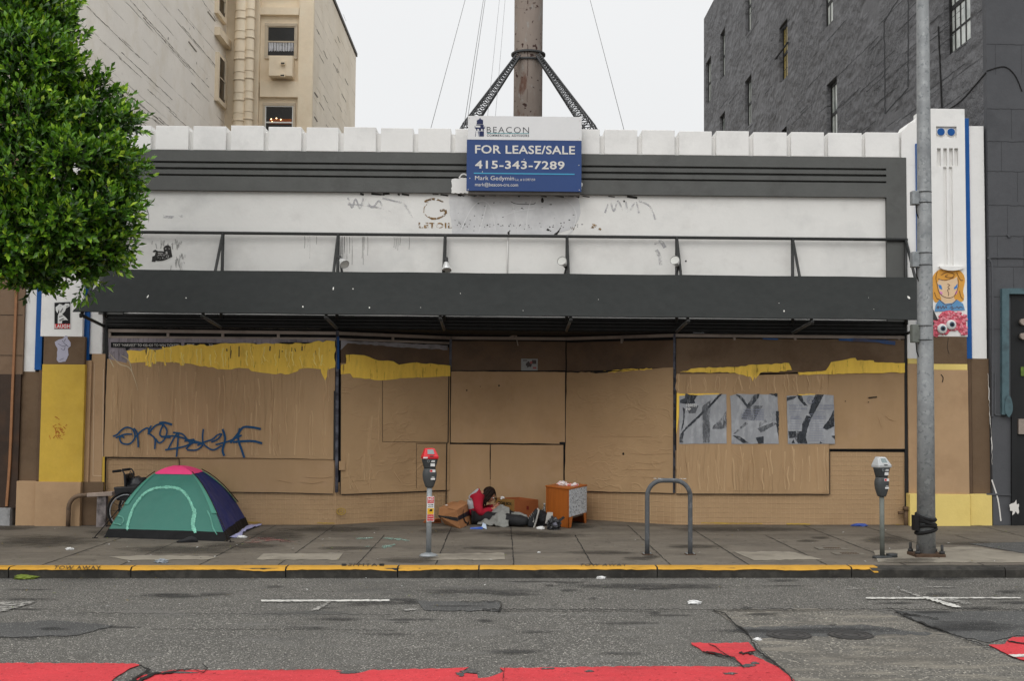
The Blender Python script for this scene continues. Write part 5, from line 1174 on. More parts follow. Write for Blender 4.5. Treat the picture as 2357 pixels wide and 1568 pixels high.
# a few long shoots that break the outline
for (u, v, du, dv) in ((178, 8, 20, -10), (200, 75, 14, -12), (222, 158, 10, -12), (258, 206, 16, -14), (276, 210, 10, -14), (300, 272, 18, -8), (318, 300, 18, 4), (318, 350, 12, -4), (316, 425, 12, 2), (318, 500, 12, -6), (314, 520, 12, 0), (300, 540, 14, 6), (300, 590, 8, 10), (115, 655, -4, 14), (90, 640, -6, 12), (150, 625, 4, 10), (190, 625, 8, 6)):
    for r in range(3):
        p0 = Pt(u-du*.8+rn.gauss(0, 3), v-dv*.8+rn.gauss(0, 3), TY+.1); p1 = Pt(u+du*.5+rn.gauss(0, 3), v+dv*.5+rn.gauss(0, 3), TY+rn.uniform(-.1, .2)); d = (p1-p0).normalized(); L = (p1-p0).length
        twigs.tube([p0-d*.1, p1], [.004, .002], 4, caps=False); e1 = d.orthogonal().normalized(); e2 = d.cross(e1)
        for j in range(10):
            t = j/9; an = j*2.4+r; sd_ = e1*math.cos(an)+e2*math.sin(an); ld = (sd_*(1-.6*t)+d*(.6+.6*t)).normalized(); nr = (d-ld*d.dot(ld)+V((0, 0, .2))).normalized()
            leaf(p0+d*L*t, ld, nr, rn.uniform(.075, .11), rn.uniform(.036, .05), 1 if t > .5 else 0)
me = bpy.data.meshes.new('crown'); me.from_pydata([p-tp for p in lv], [], lf)
def leafmat(name, cols):
    ml = bpy.data.materials.new(name); ml.use_nodes = True; t = ml.node_tree; b = t.nodes['Principled BSDF']
    ge = nn(t, 'ShaderNodeNewGeometry'); rm = nn(t, 'ShaderNodeValToRGB'); t.links.new(ge.outputs['Random Per Island'], rm.inputs[0])
    cr = rm.color_ramp; cr.elements[0].position = 0; cr.elements[0].color = (*S(*cols[0]), 1); cr.elements[1].position = 1; cr.elements[1].color = (*S(*cols[-1]), 1)
    for p, c in zip((.35, .65, .88), cols[1:-1]): e = cr.elements.new(p); e.color = (*S(*c), 1)
    t.links.new(rm.outputs[0], b.inputs['Base Color']); b.inputs['Roughness'].default_value = .36; b.inputs['Specular IOR Level'].default_value = .5
    tr = nn(t, 'ShaderNodeBsdfTranslucent'); hv_ = nn(t, 'ShaderNodeHueSaturation'); hv_.inputs['Value'].default_value = 1.3; t.links.new(rm.outputs[0], hv_.inputs['Color']); t.links.new(hv_.outputs[0], tr.inputs[0])
    ms = nn(t, 'ShaderNodeMixShader'); ms.inputs[0].default_value = .12; t.links.new(b.outputs[0], ms.inputs[1]); t.links.new(tr.outputs[0], ms.inputs[2]); t.links.new(ms.outputs[0], t.nodes['Material Output'].inputs[0])
    return ml
me.materials.append(leafmat('plain_ficus_leaf', [(36, 64, 18), (46, 82, 22), (60, 100, 26), (84, 128, 34), (120, 156, 48)]))
me.materials.append(leafmat('lit_tip_ficus_leaf', [(60, 102, 24), (82, 128, 28), (106, 150, 34), (136, 176, 44), (176, 202, 66)]))  # brighter sprig tips: the gloss of the sky painted into the leaf colour
me.polygons.foreach_set('material_index', lm)
link('crown', me, tree)
obj('twigs', twigs, m_bark, tree)
mb = MB(); top = Pt(-150, 420, TY)
mb.tube([tp-V((0, 0, .1)), tp+V((.05, 0, 1.2)), (tp+top)/2+V((-.05, .05, .2)), top], [.17, .14, .13, .11], 14)
obj('trunk', mb, m_bark, tree)
for (u, v, dy) in ((60, 150, -.2), (120, 320, -.3), (180, 480, -.2), (40, 40, 0), (120, 580, -.1), (220, 300, 0), (-120, -60, .1), (150, 60, .1), (250, 420, 0)):
    e_ = Pt(u, v, TY+dy); md = top.lerp(e_, .5)+V((0, 0, .18)); mb = MB(); mb.tube([top-V((0, 0, .15)), top.lerp(md, .6), md, e_], [.06, .045, .03, .012], 8); obj('limb', mb, m_bark, tree)
# ================================================================ street furniture
def sec(cx, cy, z, hx, hy, n=20, p=2.8, dx=0):
    o = []
    for a in range(n):
        t = 2*math.pi*a/n; c, s = math.cos(t), math.sin(t)
        o.append((cx+dx+hx*math.copysign(abs(c)**(2/p), c), cy+hy*math.copysign(abs(s)**(2/p), s), z))
    return o
m_galv = M('galvanised_steel', S(150, 154, 156), .55, .12, 5, .001, 60, metal=.3, dirt=S(112, 116, 118), dscale=5, dthr=.5)
m_olive = M('olive_grey_steel', S(108, 112, 106), .6, .15, 6, .001, 60, dirt=S(76, 76, 70), dthr=.5, dscale=5)
m_mblk = M('meter_black', S(54, 57, 58), .5, .1, 6, spec=.4); m_mblk2 = M('meter_charcoal', S(66, 69, 70), .5, .1, 6, spec=.4)
m_mred = M('meter_red', S(200, 30, 40), .4, .05, 6, spec=.5); m_mgry = M('meter_silver', S(176, 178, 178), .4, .06, 6, spec=.5)
m_lcd = M('meter_screen', S(120, 132, 132), .2, .1, spec=.6); m_stk = M('sticker_white', S(214, 214, 212), .6, .05); m_sred = M('sticker_red', S(196, 40, 44), .6, .05); m_syel = M('sticker_yellow', S(220, 170, 40), .6, .05)
def meter(u, v, Hm, capmat, polemat, yaw, lab, plate, pr=.034):
    p = onG(u, v); t = thing('parking_meter', p, lab, 'parking meter', 'parking meters by the kerb')
    Rm = Matrix.Translation(p) @ Matrix.Rotation(yaw, 4, 'Z')
    hh = .5; zb_ = Hm-hh
    def part(n, mb, mat, par=t, bevel=0): mb.xf(Rm); return obj(n, mb, mat, par, bevel)
    mb = MB(); mb.cyl((0, 0, 0), (0, 0, zb_+.03), pr, n=18); part('pole', mb, polemat)
    mb = MB()
    if plate: mb.loft([sec(0, 0, z, r, r, 24, 2) for z, r in ((.0, .115), (.012, .118), (.028, .1), (.04, .06), (.05, pr+.002))])
    else: mb.loft([sec(.02, 0, z, rx, .075, 24, 3) for z, rx in ((0, .15), (.015, .15), (.03, .14))]); mb.loft([sec(.13, -.02, z, .07, .06, 20, 2.2) for z in (0, .04, .055)])
    part('base_flange', mb, polemat if plate else m_mblk)
    mb = MB(); mb.loft([sec(0, 0, zb_+z, hx, hy, 24, 2.6) for z, hx, hy in ((0, .044, .044), (.015, .055, .05), (.1, .083, .066), (.16, .09, .07), (.195, .088, .07), (.23, .076, .064), (.243, .072, .06))]); lo_ = part('coin_vault', mb, m_mblk2)
    mb = MB(); mb.loft([sec(0, 0, zb_+z, hx, hy, 24, 3) for z, hx, hy in ((.244, .072, .06), (.26, .075, .062), (.33, .095, .072), (.352, .1, .076), (.362, .1, .076))]); up_ = part('meter_body', mb, m_mblk)
    mb = MB(); z0 = zb_+.363
    A = [(-.101, -.078, z0), (.101, -.078, z0), (.101, .078, z0), (-.101, .078, z0)]; B = [(-.1, -.08, z0+.032), (.1, -.08, z0+.032), (.1, .078, z0+.032), (-.1, .078, z0+.032)]
    Cq = [(-.062, -.012, Hm-.004), (.062, -.012, Hm-.004), (.062, .05, Hm-.0), (-.062, .05, Hm-.0)]
    mb.loft([A, B, Cq], sm=False); dm = part('meter_dome', mb, capmat, t, .012)
    sl0, sl1 = V((0, -.0805, z0+.036)), V((0, -.0125, Hm-.004)); sd_ = (sl1-sl0); n_ = V((0, -sd_.z, sd_.y)).normalized()
    mb = MB(); q = [sl0+sd_*.25+V((-.045, 0, 0)), sl0+sd_*.25+V((.045, 0, 0)), sl0+sd_*.85+V((.038, 0, 0)), sl0+sd_*.85+V((-.038, 0, 0))]
    mb.prism([p_+n_*.004 for p_ in q], -n_*.02); part('screen', mb, m_lcd, dm)
    mb = MB(); q = [sl0+sd_*.16+V((-.05, 0, 0)), sl0+sd_*.16+V((.05, 0, 0)), sl0+sd_*.94+V((.043, 0, 0)), sl0+sd_*.94+V((-.043, 0, 0))]; mb.prism([p_+n_*.002 for p_ in q], -n_*.02); part('screen_surround', mb, m_sred if capmat is m_mred else m_stk, dm)
    mb = MB(); mb.hexa([(-.02, -.083, z0+.03), (.03, -.083, z0+.03), (.03, -.06, z0+.03), (-.02, -.06, z0+.03), (-.02, -.08, z0+.043), (.03, -.08, z0+.043), (.03, -.06, z0+.043), (-.02, -.06, z0+.043)]); part('card_slot', mb, m_mblk, dm)
    def stick(x0, x1, za, zb2, y, mat, par, nm='sticker'):
        mb = MB(); mb.box(x0, x1, y, y+.01, zb_+za, zb_+zb2); part(nm, mb, mat, par)
    stick(-.004, .052, .27, .308, -.0695, m_stk, up_); stick(.0, .05, .325, .333, -.0775, m_stk, up_); stick(.006, .05, .337, .345, -.078, m_stk, up_)
    mb = MB(); mb.tube([(-.035+.014*math.cos(a*math.pi/6), -.0765, zb_+.335+.014*math.sin(a*math.pi/6)) for a in range(13)], .003, 5); part('coin_ring', mb, m_galv, up_)
    stick(-.012, .058, .196, .228, -.0735, m_stk, lo_); stick(-.01, .02, .2, .225, -.0745, m_sred, lo_)
    stick(.0, .055, .1, .122, -.073, m_stk, lo_); stick(.012, .045, .13, .136, -.0735, m_stk, lo_)
    if plate:
        stick(-.1005, -.045, .372, .39, -.0812, m_stk, dm)
        mb = MB(); mb.box(-.04, .055, -.048, -.044, .44, .76); pl = part('tow_away_plate', mb, m_stk, t, .008)
        def pq(x0, x1, za, zb2, mat, nm): mb = MB(); mb.box(x0, x1, -.0505, -.0465, za, zb2); part(nm, mb, mat, pl)
        pq(-.034, .049, .675, .752, m_sred, 'red_field'); pq(-.034, .049, .535, .61, m_syel, 'yellow_field'); pq(-.034, .049, .452, .53, m_sred, 'red_field')
        mb = MB(); Q = lambda x0, x1, z0_, z1_: [(x0, -.0515, z0_), (x1, -.0515, z0_), (x1, -.0515, z1_), (x0, -.0515, z1_)]
        text(mb, 'NO', Q(-.026, .041, .705, .745), 0, .03); text(mb, 'STOPPING', Q(-.03, .045, .684, .696), 0, .01); text(mb, 'TOW AWAY', Q(-.03, .045, .495, .515), 0, .01); text(mb, '7AM-9AM', Q(-.03, .045, .468, .482), 0, .01); part('white_lettering', mb, m_stk, pl)
        mb = MB(); text(mb, '4-6 PM', Q(-.024, .04, .645, .662), 0, .02); text(mb, 'MON-FRI', Q(-.024, .04, .622, .634), 0, .02); mb.hexa([(-.01, -.052, .572), (.03, -.052, .572), (.03, -.05, .572), (-.01, -.05, .572), (.0, -.052, .596), (.03, -.052, .6), (.03, -.05, .6), (.0, -.05, .596)]); part('black_lettering', mb, m_ink, pl)
        mb = MB(); mb.cyl((.008, -.05, .447), (.008, -.058, .447), .01, n=10); part('bolt', mb, m_galv, pl)
    return t
meter(986, 1281, 1.37, m_mred, m_galv, R_(16), 'parking meter with a bright red head and a red and yellow plate on its pole', True)
meter(2030, 1285, 1.27, m_mgry, m_olive, R_(20), 'parking meter with a silver grey head near the tall lamp pole', False, .03)
# bike rack
pa, pb_ = onG(1489, 1277), onG(1588, 1277); cx = (pa+pb_)/2
rk = thing('bike_rack', cx, 'grey inverted U bike rack standing on the pavement', 'bike rack')
hR = .95; hw = (pb_.x-pa.x)/2; pts = []
for k in range(4): pts.append((pa.x, pa.y, pa.z+.74*hR*k/3.4))
rc = .2
for k in range(9): a = math.pi-k*math.pi/16; pts.append((pa.x+rc+rc*math.cos(a), pa.y, pa.z+hR-rc+rc*math.sin(a)))
for k in range(9): a = math.pi/2-k*math.pi/16; pts.append((pb_.x-rc+rc*math.cos(a), pb_.y, pa.z+hR-rc+rc*math.sin(a)))
for k in range(4): pts.append((pb_.x, pb_.y, pb_.z+.74*hR*(3-k)/3.4))
mb = MB(); mb.tube(pts, .03, 14); obj('hoop', mb, M('rack_grey_paint', S(84, 87, 90), .55, .12, 6, dirt=S(58, 58, 58), dscale=5, dthr=.52, dirt2=S(120, 122, 124)), rk)
for q in (pa, pb_):
    mb = MB(); mb.box(q.x-.065, q.x+.065, q.y-.065, q.y+.065, q.z-.005, q.z+.01); ft = obj('base_plate', mb, M('rusty_iron', (0, 0, 0)), rk)
    for (dx, dy) in ((-.045, -.045), (.045, -.045), (.045, .045), (-.045, .045)): mb = MB(); mb.cyl((q.x+dx, q.y+dy, q.z+.01), (q.x+dx, q.y+dy, q.z+.022), .009, n=6); obj('bolt', mb, m_galv, ft)
mb = MB(); rn = random.Random(8)
for k in range(26):
    u = rn.uniform(1500, 1578); a = onY(u, 1112.5, pa.y-.006); mb.ball((a.x, pa.y-.008+rn.uniform(0, .02), pa.z+hR+.025), (rn.uniform(.004, .012), .008, .004), 6)
obj('worn_paint', mb, m_stk, rk)
# tall street light pole
pp = onG(2131, 1281); pole = thing('street_light_pole', pp, 'tall galvanised steel street pole with bolted base on the pavement at right', 'street pole')
m_pole = M('weathered_galvanised_steel', S(150, 153, 154), .5, .12, 2.2, .001, 40, metal=.3, stretch=(1, 1, .7), dirt=S(118, 121, 124), dscale=3, dthr=.5, dsoft=.2, dmix=.7, dirt2=S(166, 169, 170), speck=[(S(164, 167, 168), 14, .6), (S(128, 132, 134), 20, .6)])
Yp = pp.y; sc_ = Yp/FPX
mb = MB(); mb.tube([(pp.x+.0, Yp, pp.z+.045), (onY(2129.5, 900, Yp).x, Yp, onY(2129, 900, Yp).z), (onY(2123, 0, Yp).x, Yp, onY(2123, 0, Yp).z), (onY(2117, -600, Yp).x, Yp, onY(2117, -600, Yp).z)], [20.7*sc_, 18.6*sc_, 14*sc_, 11*sc_], 32); obj('shaft', mb, m_pole, pole)
mb = MB(); mb.box(pp.x-.19, pp.x+.19, Yp-.17, Yp+.17, pp.z-.02, pp.z+.045); obj('base_plate', mb, M('rusty_iron', (0, 0, 0)), pole, .008)
for (dx, dy) in ((-.155, -.13), (.155, -.13), (.155, .13), (-.155, .13)):
    mb = MB(); mb.cyl((pp.x+dx, Yp+dy, pp.z+.04), (pp.x+dx, Yp+dy, pp.z+.16), .018, n=10); mb.cyl((pp.x+dx, Yp+dy, pp.z+.045), (pp.x+dx, Yp+dy, pp.z+.08), .034, n=6); obj('anchor_bolt', mb, m_dmet, pole)
for (v, h) in ((456, 32), (598, 36), (768, 42)):
    c = onY(2106, v, Yp); x1 = onY(2113, v, Yp).x
    mb = MB(); mb.box(onY(2096, v, Yp).x, x1, Yp-.06, Yp+.05, c.z-h*sc_*.5, c.z+h*sc_*.5); bx_ = obj('control_box', mb, m_galv if v < 700 else m_olive, pole, .008)
    mb = MB()
    for dz in (.42, -.36): r_ = (14.2+(v/1281)*6.2+1.0)*sc_; xx = onY(2128-(1-v/1281)*5, v, Yp).x; mb.tube([(xx+r_*math.cos(a*math.pi/16), Yp+r_*math.sin(a*math.pi/16), c.z+dz*h*sc_) for a in range(33)], .006, 6, caps=False)
    split('steel_band', mb, m_dmet, pole)
    mb = MB(); mb.tube([(c.x, Yp-.02, c.z-h*sc_*.5), (c.x+.01, Yp-.02, c.z-h*sc_*.5-.12), (x1+.0, Yp-.03, c.z-h*sc_*.5-.2)], .008, 6); obj('cable', mb, m_gap, pole)
mb = MB(); xx = pp.x
for k in range(5):
    z = pp.z+.32+.045*k; r_ = .124-.002*k; mb.tube([(xx+r_*math.cos(a*math.pi/12), Yp+r_*math.sin(a*math.pi/12), z+.03*math.cos(a*math.pi/12+k*1.3)-.01*k*math.cos(a*math.pi/12)) for a in range(25)], .022, 6, caps=False)
mb.box(xx-.17, xx-.11, Yp-.08, Yp+.04, pp.z+.33, pp.z+.52); obj('black_strap', mb, m_gap, pole)
# bent pipe guard at the left pier
a, b = onG(158, 1204), P0.at(245, 1160, .2)
bp = thing('pipe_guard', a, 'brown painted bent pipe rail with a taped end post against the left pier', 'pipe rail')
Yg = F0-.3; a = V((onY(157, 1200, Yg).x, Yg, 0)); zt2 = onY(200, 1141, Yg).z; xe = onY(244, 1145, Yg).x
pts = [(a.x, Yg, -.1), (a.x, Yg, zt2-.22)]+[(a.x+.2-.2*math.cos(k*math.pi/12), Yg, zt2-.2+.2*math.sin(k*math.pi/12)) for k in range(7)]+[(xe, Yg, zt2+.03)]
mb = MB(); mb.tube(pts, .036, 12); obj('bent_pipe', mb, M('grimy_brown_paint', S(112, 92, 74), .6, .2, 6, dirt=S(60, 54, 48), dscale=5, dthr=.5), bp)
mb = MB(); mb.box(xe-.13, xe+.02, Yg-.05, Yg+.06, -.1, zt2+.0); obj('end_post', mb, M('smoke_stained_white', S(140, 132, 130), .8, .2, 3, dirt=S(52, 48, 48), dscale=3.2, dthr=.46, dmix=.95, dstretch=(1, 1, .7)), bp, .01)
mb = MB(); mb.hexa([(xe-.28, Yg-.08, zt2-.02), (xe+.12, Yg-.08, zt2-.0), (xe+.14, Yg+.08, zt2+.0), (xe-.28, Yg+.08, zt2-.02), (xe-.28, Yg-.08, zt2+.04), (xe+.12, Yg-.08, zt2+.07), (xe+.14, Yg+.08, zt2+.07), (xe-.28, Yg+.08, zt2+.04)]); obj('wrapped_sleeve', mb, M('taped_cloth', S(166, 150, 138), .9, .2, 10, .006, 18, dirt=S(110, 90, 74), dthr=.5), bp, .01)
# ================================================================ tent
fl, fr_, br_ = onG(240, 1238), onG(521, 1247), onG(574, 1206)
bl = fl+(br_-fr_)*.96
TH = .99
cen = (fl+fr_+br_+bl)/4; cen.z = gz(cen.x)
tent = thing('dome_tent', cen, 'small dome tent in green and navy with a pink cap, pitched on the pavement', 'tent')
crn = [fl, fr_, br_, bl]
m_tg = M('tent_green', S(56, 114, 101), .5, .06, 2, .006, 5, spec=.35, dirt=S(50, 104, 92), dscale=1.5); m_tn = M('tent_navy', S(25, 41, 98), .55, .08, 2, .005, 6, spec=.3); m_tp_ = M('tent_pink', S(238, 70, 130), .55, .04, 2, .003, 5)
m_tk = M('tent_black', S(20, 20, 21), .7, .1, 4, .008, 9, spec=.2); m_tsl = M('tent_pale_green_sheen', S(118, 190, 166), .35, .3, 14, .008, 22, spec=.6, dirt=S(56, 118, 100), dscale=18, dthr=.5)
apx = V((onY(408, 1071, cen.y).x, cen.y, gz(cen.x)+TH))
def tp3(side, a, w):
    """point on a tent side: a across -1..1, w 1 at the ground .. 0 at the apex"""
    A, B = crn[side], crn[(side+1) % 4]
    e = (A+B)/2+(B-A)*a*.5
    base = e*w+V((apx.x, apx.y, e.z))*(1-w)
    z = base.z*0+gz(base.x)+TH*(1-min(1, w)**2.05)-(max(w, 1)-1)*.3
    inw = (cen-(A+B)/2); inw.z = 0; inw.normalize()
    sag = (1-a*a)*(.10*w*(1-w)+.03*w)
    bulge = (.034*mnoise.noise(V((a*2.2+side*7, w*3.1, .5)))+.02*mnoise.noise(V((a*7+side*7, w*6, 2.5))))*min(1, (1-a*a)*3)*min(1, w*2)
    p = V((base.x, base.y, z))+inw*(sag+bulge)
    return p
def tside(mb, side, w0, w1, na=26, nw=16, a0=-1, a1=1, push=0):
    vs = [tp3(side, a0+(a1-a0)*i/na, w0+(w1-w0)*j/nw) for j in range(nw+1) for i in range(na+1)]
    if push: vs = [p+((p-V((cen.x, cen.y, p.z)))*push)+V((0, 0, push*.4)) for p in vs]
    mb.add(vs, [(j*(na+1)+i, j*(na+1)+i+1, (j+1)*(na+1)+i+1, (j+1)*(na+1)+i) for j in range(nw) for i in range(na)], 0, True)
for side, mat in ((0, m_tg), (1, m_tn), (2, m_tg), (3, m_tn)):
    mb = MB(); tside(mb, side, .945, .33); obj('side_panel', mb, mat, tent, label=('green front panel with an arched door', 'navy right hand panel', 'green rear panel', 'navy left hand panel')[side], fixn=False)
mb = MB()
for s in range(4): tside(mb, s, .345, 0, 14, 8, push=.012)
obj('pink_cap', mb, m_tp_, tent, fixn=False)
mb = MB(); rn = random.Random(6)
for s in range(4): tside(mb, s, 1.02, .94, 40, 4, push=.01)
for i, p in enumerate(mb.v): p += V((mnoise.noise(p*6)*.012, mnoise.noise(p*6+V((9, 0, 0)))*.012, 0))
obj('black_skirt', mb, m_tk, tent, fixn=False)
# fabric sleeves along the corner arches
for s in (0, 1, 2, 3):
    mb = MB()
    for (sd, a0, a1) in ((s, .9, 1.0), ((s+1) % 4, -1, -.9)): tside(mb, sd, .8 if s != 3 else .74, .33, 2, 22, a0, a1, push=.014)
    obj('pole_sleeve', mb, M('tent_sleeve_green', S(70, 136, 118), .5, .06, 2, .004, 12, spec=.35), tent, fixn=False)
for s in range(4):
    c = crn[s]; o_ = (c-cen); o_.z = 0; o_.normalize(); pts = [c+o_*.16+V((0, 0, .012))]+[tp3(s, -1, w_)+o_*.03+V((0, 0, .015)) for w_ in (.78, .7, .6, .5, .4, .3)]
    mb = MB(); mb.tube(pts, .007, 6); mb.tube([c+o_*.16+V((-.03, 0, .008)), c+o_*.16+V((.05, 0, .01))], .006, 6); obj('tent_pole', mb, m_gap, tent)
# arched door seam laid on the front panel
bv_v, bv_f = [], []
mbt = MB(); tside(mbt, 0, 1.0, .3, 40, 30)
bvh = BVHTree.FromPolygons(mbt.v, mbt.f)
def hit(u, v, off):
    d = ray(u, v).normalized(); l, n_, i_, ds = bvh.ray_cast(CAM, d)
    return (l-d*off) if l else None
def seam(P, w, mat, nm):
    pts = spline(P, 8); mb = MB(); L_, R2 = [], []; rn = random.Random(4)
    for i, q in enumerate(pts):
        a, b = pts[max(0, i-1)], pts[min(len(pts)-1, i+1)]; dx, dy = b[0]-a[0], b[1]-a[1]; l = math.hypot(dx, dy) or 1; ww = w*.5*rn.uniform(.75, 1.2)
        h1, h2, hm = hit(q[0]-dy/l*ww, q[1]+dx/l*ww, .006), hit(q[0]+dy/l*ww, q[1]-dx/l*ww, .006), hit(q[0], q[1], .02+rn.uniform(0, .012))
        if h1 and h2 and hm: L_.append([h1, hm, h2])
    vs = [p for t in L_ for p in t]; fs = []
    for i in range(len(L_)-1): fs += [(3*i, 3*i+1, 3*i+4, 3*i+3), (3*i+1, 3*i+2, 3*i+5, 3*i+4)]
    mb.add(vs, fs, 0, True); obj(nm, mb, mat, tent, fixn=False)
z2 = lambda x, y: ((300+x/3.274)/1.629, (1680+y/3.274)/1.629)
seam([z2(*q) for q in ((578, 1015), (583, 950), (608, 860), (648, 750), (710, 650), (780, 570), (850, 522), (920, 497), (1000, 487), (1100, 483), (1190, 497), (1260, 532), (1320, 602), (1360, 680), (1388, 748))], 6, m_tsl, 'door_seam')
seam([z2(*q) for q in ((1392, 745), (1405, 800), (1390, 880), (1385, 950), (1412, 1045))], 9, m_tsl, 'bunched_fabric')
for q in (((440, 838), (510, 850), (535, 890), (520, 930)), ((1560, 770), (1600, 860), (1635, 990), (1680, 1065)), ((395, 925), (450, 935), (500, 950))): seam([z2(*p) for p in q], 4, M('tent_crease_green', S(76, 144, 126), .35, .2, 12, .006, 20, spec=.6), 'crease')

# wheelchair behind the tent
wy = 18.55; wc = V((onY(305, 1160, wy).x, wy, gz(-6)))
wch = thing('wheelchair', wc, 'black wheelchair mostly hidden behind the tent, its push handle and bag showing', 'wheelchair')
m_wb = M('matt_black_tube', S(36, 36, 38), .5, .1, spec=.4); m_wr = M('wheelchair_rubber', S(28, 28, 29), .85, .1)
for dy in (-.27, .27):
    c = wc+V((0, dy, .3)); mb = MB(); mb.tube([c+V((.29*math.cos(a*math.pi/20), 0, .29*math.sin(a*math.pi/20))) for a in range(41)], .019, 8, caps=False); wh = obj('wheel', mb, m_wr, wch)
    mb = MB(); mb.tube([c+V((.25*math.cos(a*math.pi/20), -.03, .25*math.sin(a*math.pi/20))) for a in range(41)], .009, 6, caps=False); obj('push_rim', mb, m_galv, wh)
    mb = MB()
    for k in range(12): mb.tube([c, c+V((.28*math.cos(k*math.pi/6), 0, .28*math.sin(k*math.pi/6)))], .0035, 5)
    mb.cyl(c+V((0, -.04, 0)), c+V((0, .04, 0)), .03, n=12); obj('spokes', mb, m_wb, wh)
    c2 = wc+V((.38, dy*.9, .1)); mb = MB(); mb.tube([c2+V((.085*math.cos(a*math.pi/10), 0, .085*math.sin(a*math.pi/10))) for a in range(21)], .015, 6, caps=False); obj('castor', mb, m_wr, wch)
    y = wy+dy*.85; z = wc.z
    mb = MB(); mb.tube([(wc.x-.24, y, z+.9), (wc.x-.1, y, z+.915), (wc.x-.07, y, z+.87), (wc.x-.04, y, z+.5), (wc.x+.36, y, z+.48), (wc.x+.46, y, z+.12), (wc.x+.6, y, z+.1)], .013, 8); mb.tube([(wc.x-.04, y, z+.5), (wc.x-.02, y, z+.28), (wc.x+.38, y, z+.28)], .012, 8); mb.tube([(wc.x-.02, y, z+.68), (wc.x+.28, y, z+.68), (wc.x+.3, y, z+.48)], .012, 8); obj('frame', mb, m_wb, wch)
    mb = MB(); mb.tube([(wc.x-.25, y, z+.898), (wc.x-.12, y, z+.913)], .02, 8); obj('hand_grip', mb, m_wr, wch)
mb = MB(); mb.box(wc.x-.02, wc.x+.38, wy-.22, wy+.22, wc.z+.47, wc.z+.53); obj('seat', mb, m_wb, wch, .015)
mb = MB(); mb.box(wc.x-.07, wc.x-.045, wy-.22, wy+.22, wc.z+.5, wc.z+.86); obj('backrest', mb, m_wb, wch, .008)
mb = MB(); crumple(mb, (wc.x+.08, wy-.05, wc.z+.62), (.15, .14, .13), 5, .2, 1.6, 3, smooth=True); bg_ = obj('black_bag', mb, M('bag_black', S(44, 45, 48), .4, .2, 6, spec=.5), label='black bag sitting on the wheelchair seat', cat='bag')
mb = MB(); mb.tube([(wc.x-.05, wy-.14, wc.z+.74), (wc.x+.0, wy-.16, wc.z+.9), (wc.x+.1, wy-.14, wc.z+.76)], .01, 6); obj('strap', mb, m_wb, bg_)
mb = MB(); mb.hexa([(wc.x-.17, wy-.26, wc.z+.46), (wc.x+.18, wy-.26, wc.z+.44), (wc.x+.18, wy-.1, wc.z+.44), (wc.x-.17, wy-.1, wc.z+.46), (wc.x-.22, wy-.27, wc.z+.66), (wc.x+.2, wy-.27, wc.z+.68), (wc.x+.2, wy-.1, wc.z+.68), (wc.x-.22, wy-.1, wc.z+.66)]); obj('side_pouch', mb, m_wb, wch, .015)

# ================================================================ the person on the pavement
hp = onG(1093, 1206.5); HPx, HPy = hp.x, hp.y; kz = hp.z
per = thing('person', hp, 'person with long brown hair and a red and grey sweatshirt, sitting hunched on the pavement', 'person')
def L3(x, y, z): return V((HPx+x, HPy+y, kz+(z if z < .3 else .3+(z-.3)*.78)))
m_skin = M('skin', S(176, 124, 100), .6, .05, 6); m_hair = M('dark_brown_hair', S(34, 23, 18), .6, .2, 10, .004, 60, stretch=(6, 6, 1), spec=.15)
m_swr = M('red_sweatshirt', S(158, 22, 44), .85, .08, 5, .006, 12); m_swg = M('grey_sweatshirt', S(172, 174, 178), .85, .08, 5, .006, 12)
m_tr = M('black_trousers', S(33, 33, 35), .7, .15, 6, .012, 10, spec=.3); m_blk = M('grey_blanket', S(132, 132, 127), .95, .12, 4, .02, 9, dirt=S(92, 92, 88), dscale=3, dthr=.5)
# skeleton: pelvis root, spine, neck, arms with hands, legs
sp = [(0, 0, .13), (-.05, 0, .28), (-.035, 0, .42), (.045, 0, .53), (.125, 0, .565), (.165, 0, .565)]
J = {}
pts, ed, rad = [], [], []
def addp(n, p, r, par=None):
    J[n] = len(pts); pts.append(L3(*p)); rad.append(r)
    if par: ed.append((J[par], J[n]))
addp('pel', (.05, 0, .13), (.1, .09)); addp('waist', (.0, 0, .28), (.09, .08), 'pel'); addp('chest', sp[2], (.1, .08), 'waist'); addp('ub', (.045, 0, .5), (.08, .065), 'chest'); addp('nk', (.11, 0, .545), .05, 'ub'); addp('nk2', sp[5], .048, 'nk')
for s, y in (('n', -1), ('f', 1)):
    ex = .0 if s == 'n' else .03
    addp('sh'+s, (.05, .15*y, .46), .055, 'ub'); addp('el'+s, (.075+ex, .215*y, .205), .043, 'sh'+s); addp('wr'+s, (.285+ex, .085*y, .25 if s == 'n' else .28), .027, 'el'+s); addp('pm'+s, (.34+ex, .06*y, .255 if s == 'n' else .285), (.02, .034), 'wr'+s)
    addp('hp'+s, (.06, .1*y, .12), .09, 'pel')
addp('knn', (.46, -.36, .13), .062, 'hpn'); addp('ann', (.84, -.53, .09), .042, 'knn'); addp('knf', (.44, -.12, .19), .062, 'hpf'); addp('anf', (.84, -.36, .1), .042, 'knf')
vs, fs = skin(pts, ed, rad, 2)
mb = MB(); mb.add(vs, fs, 0, True)
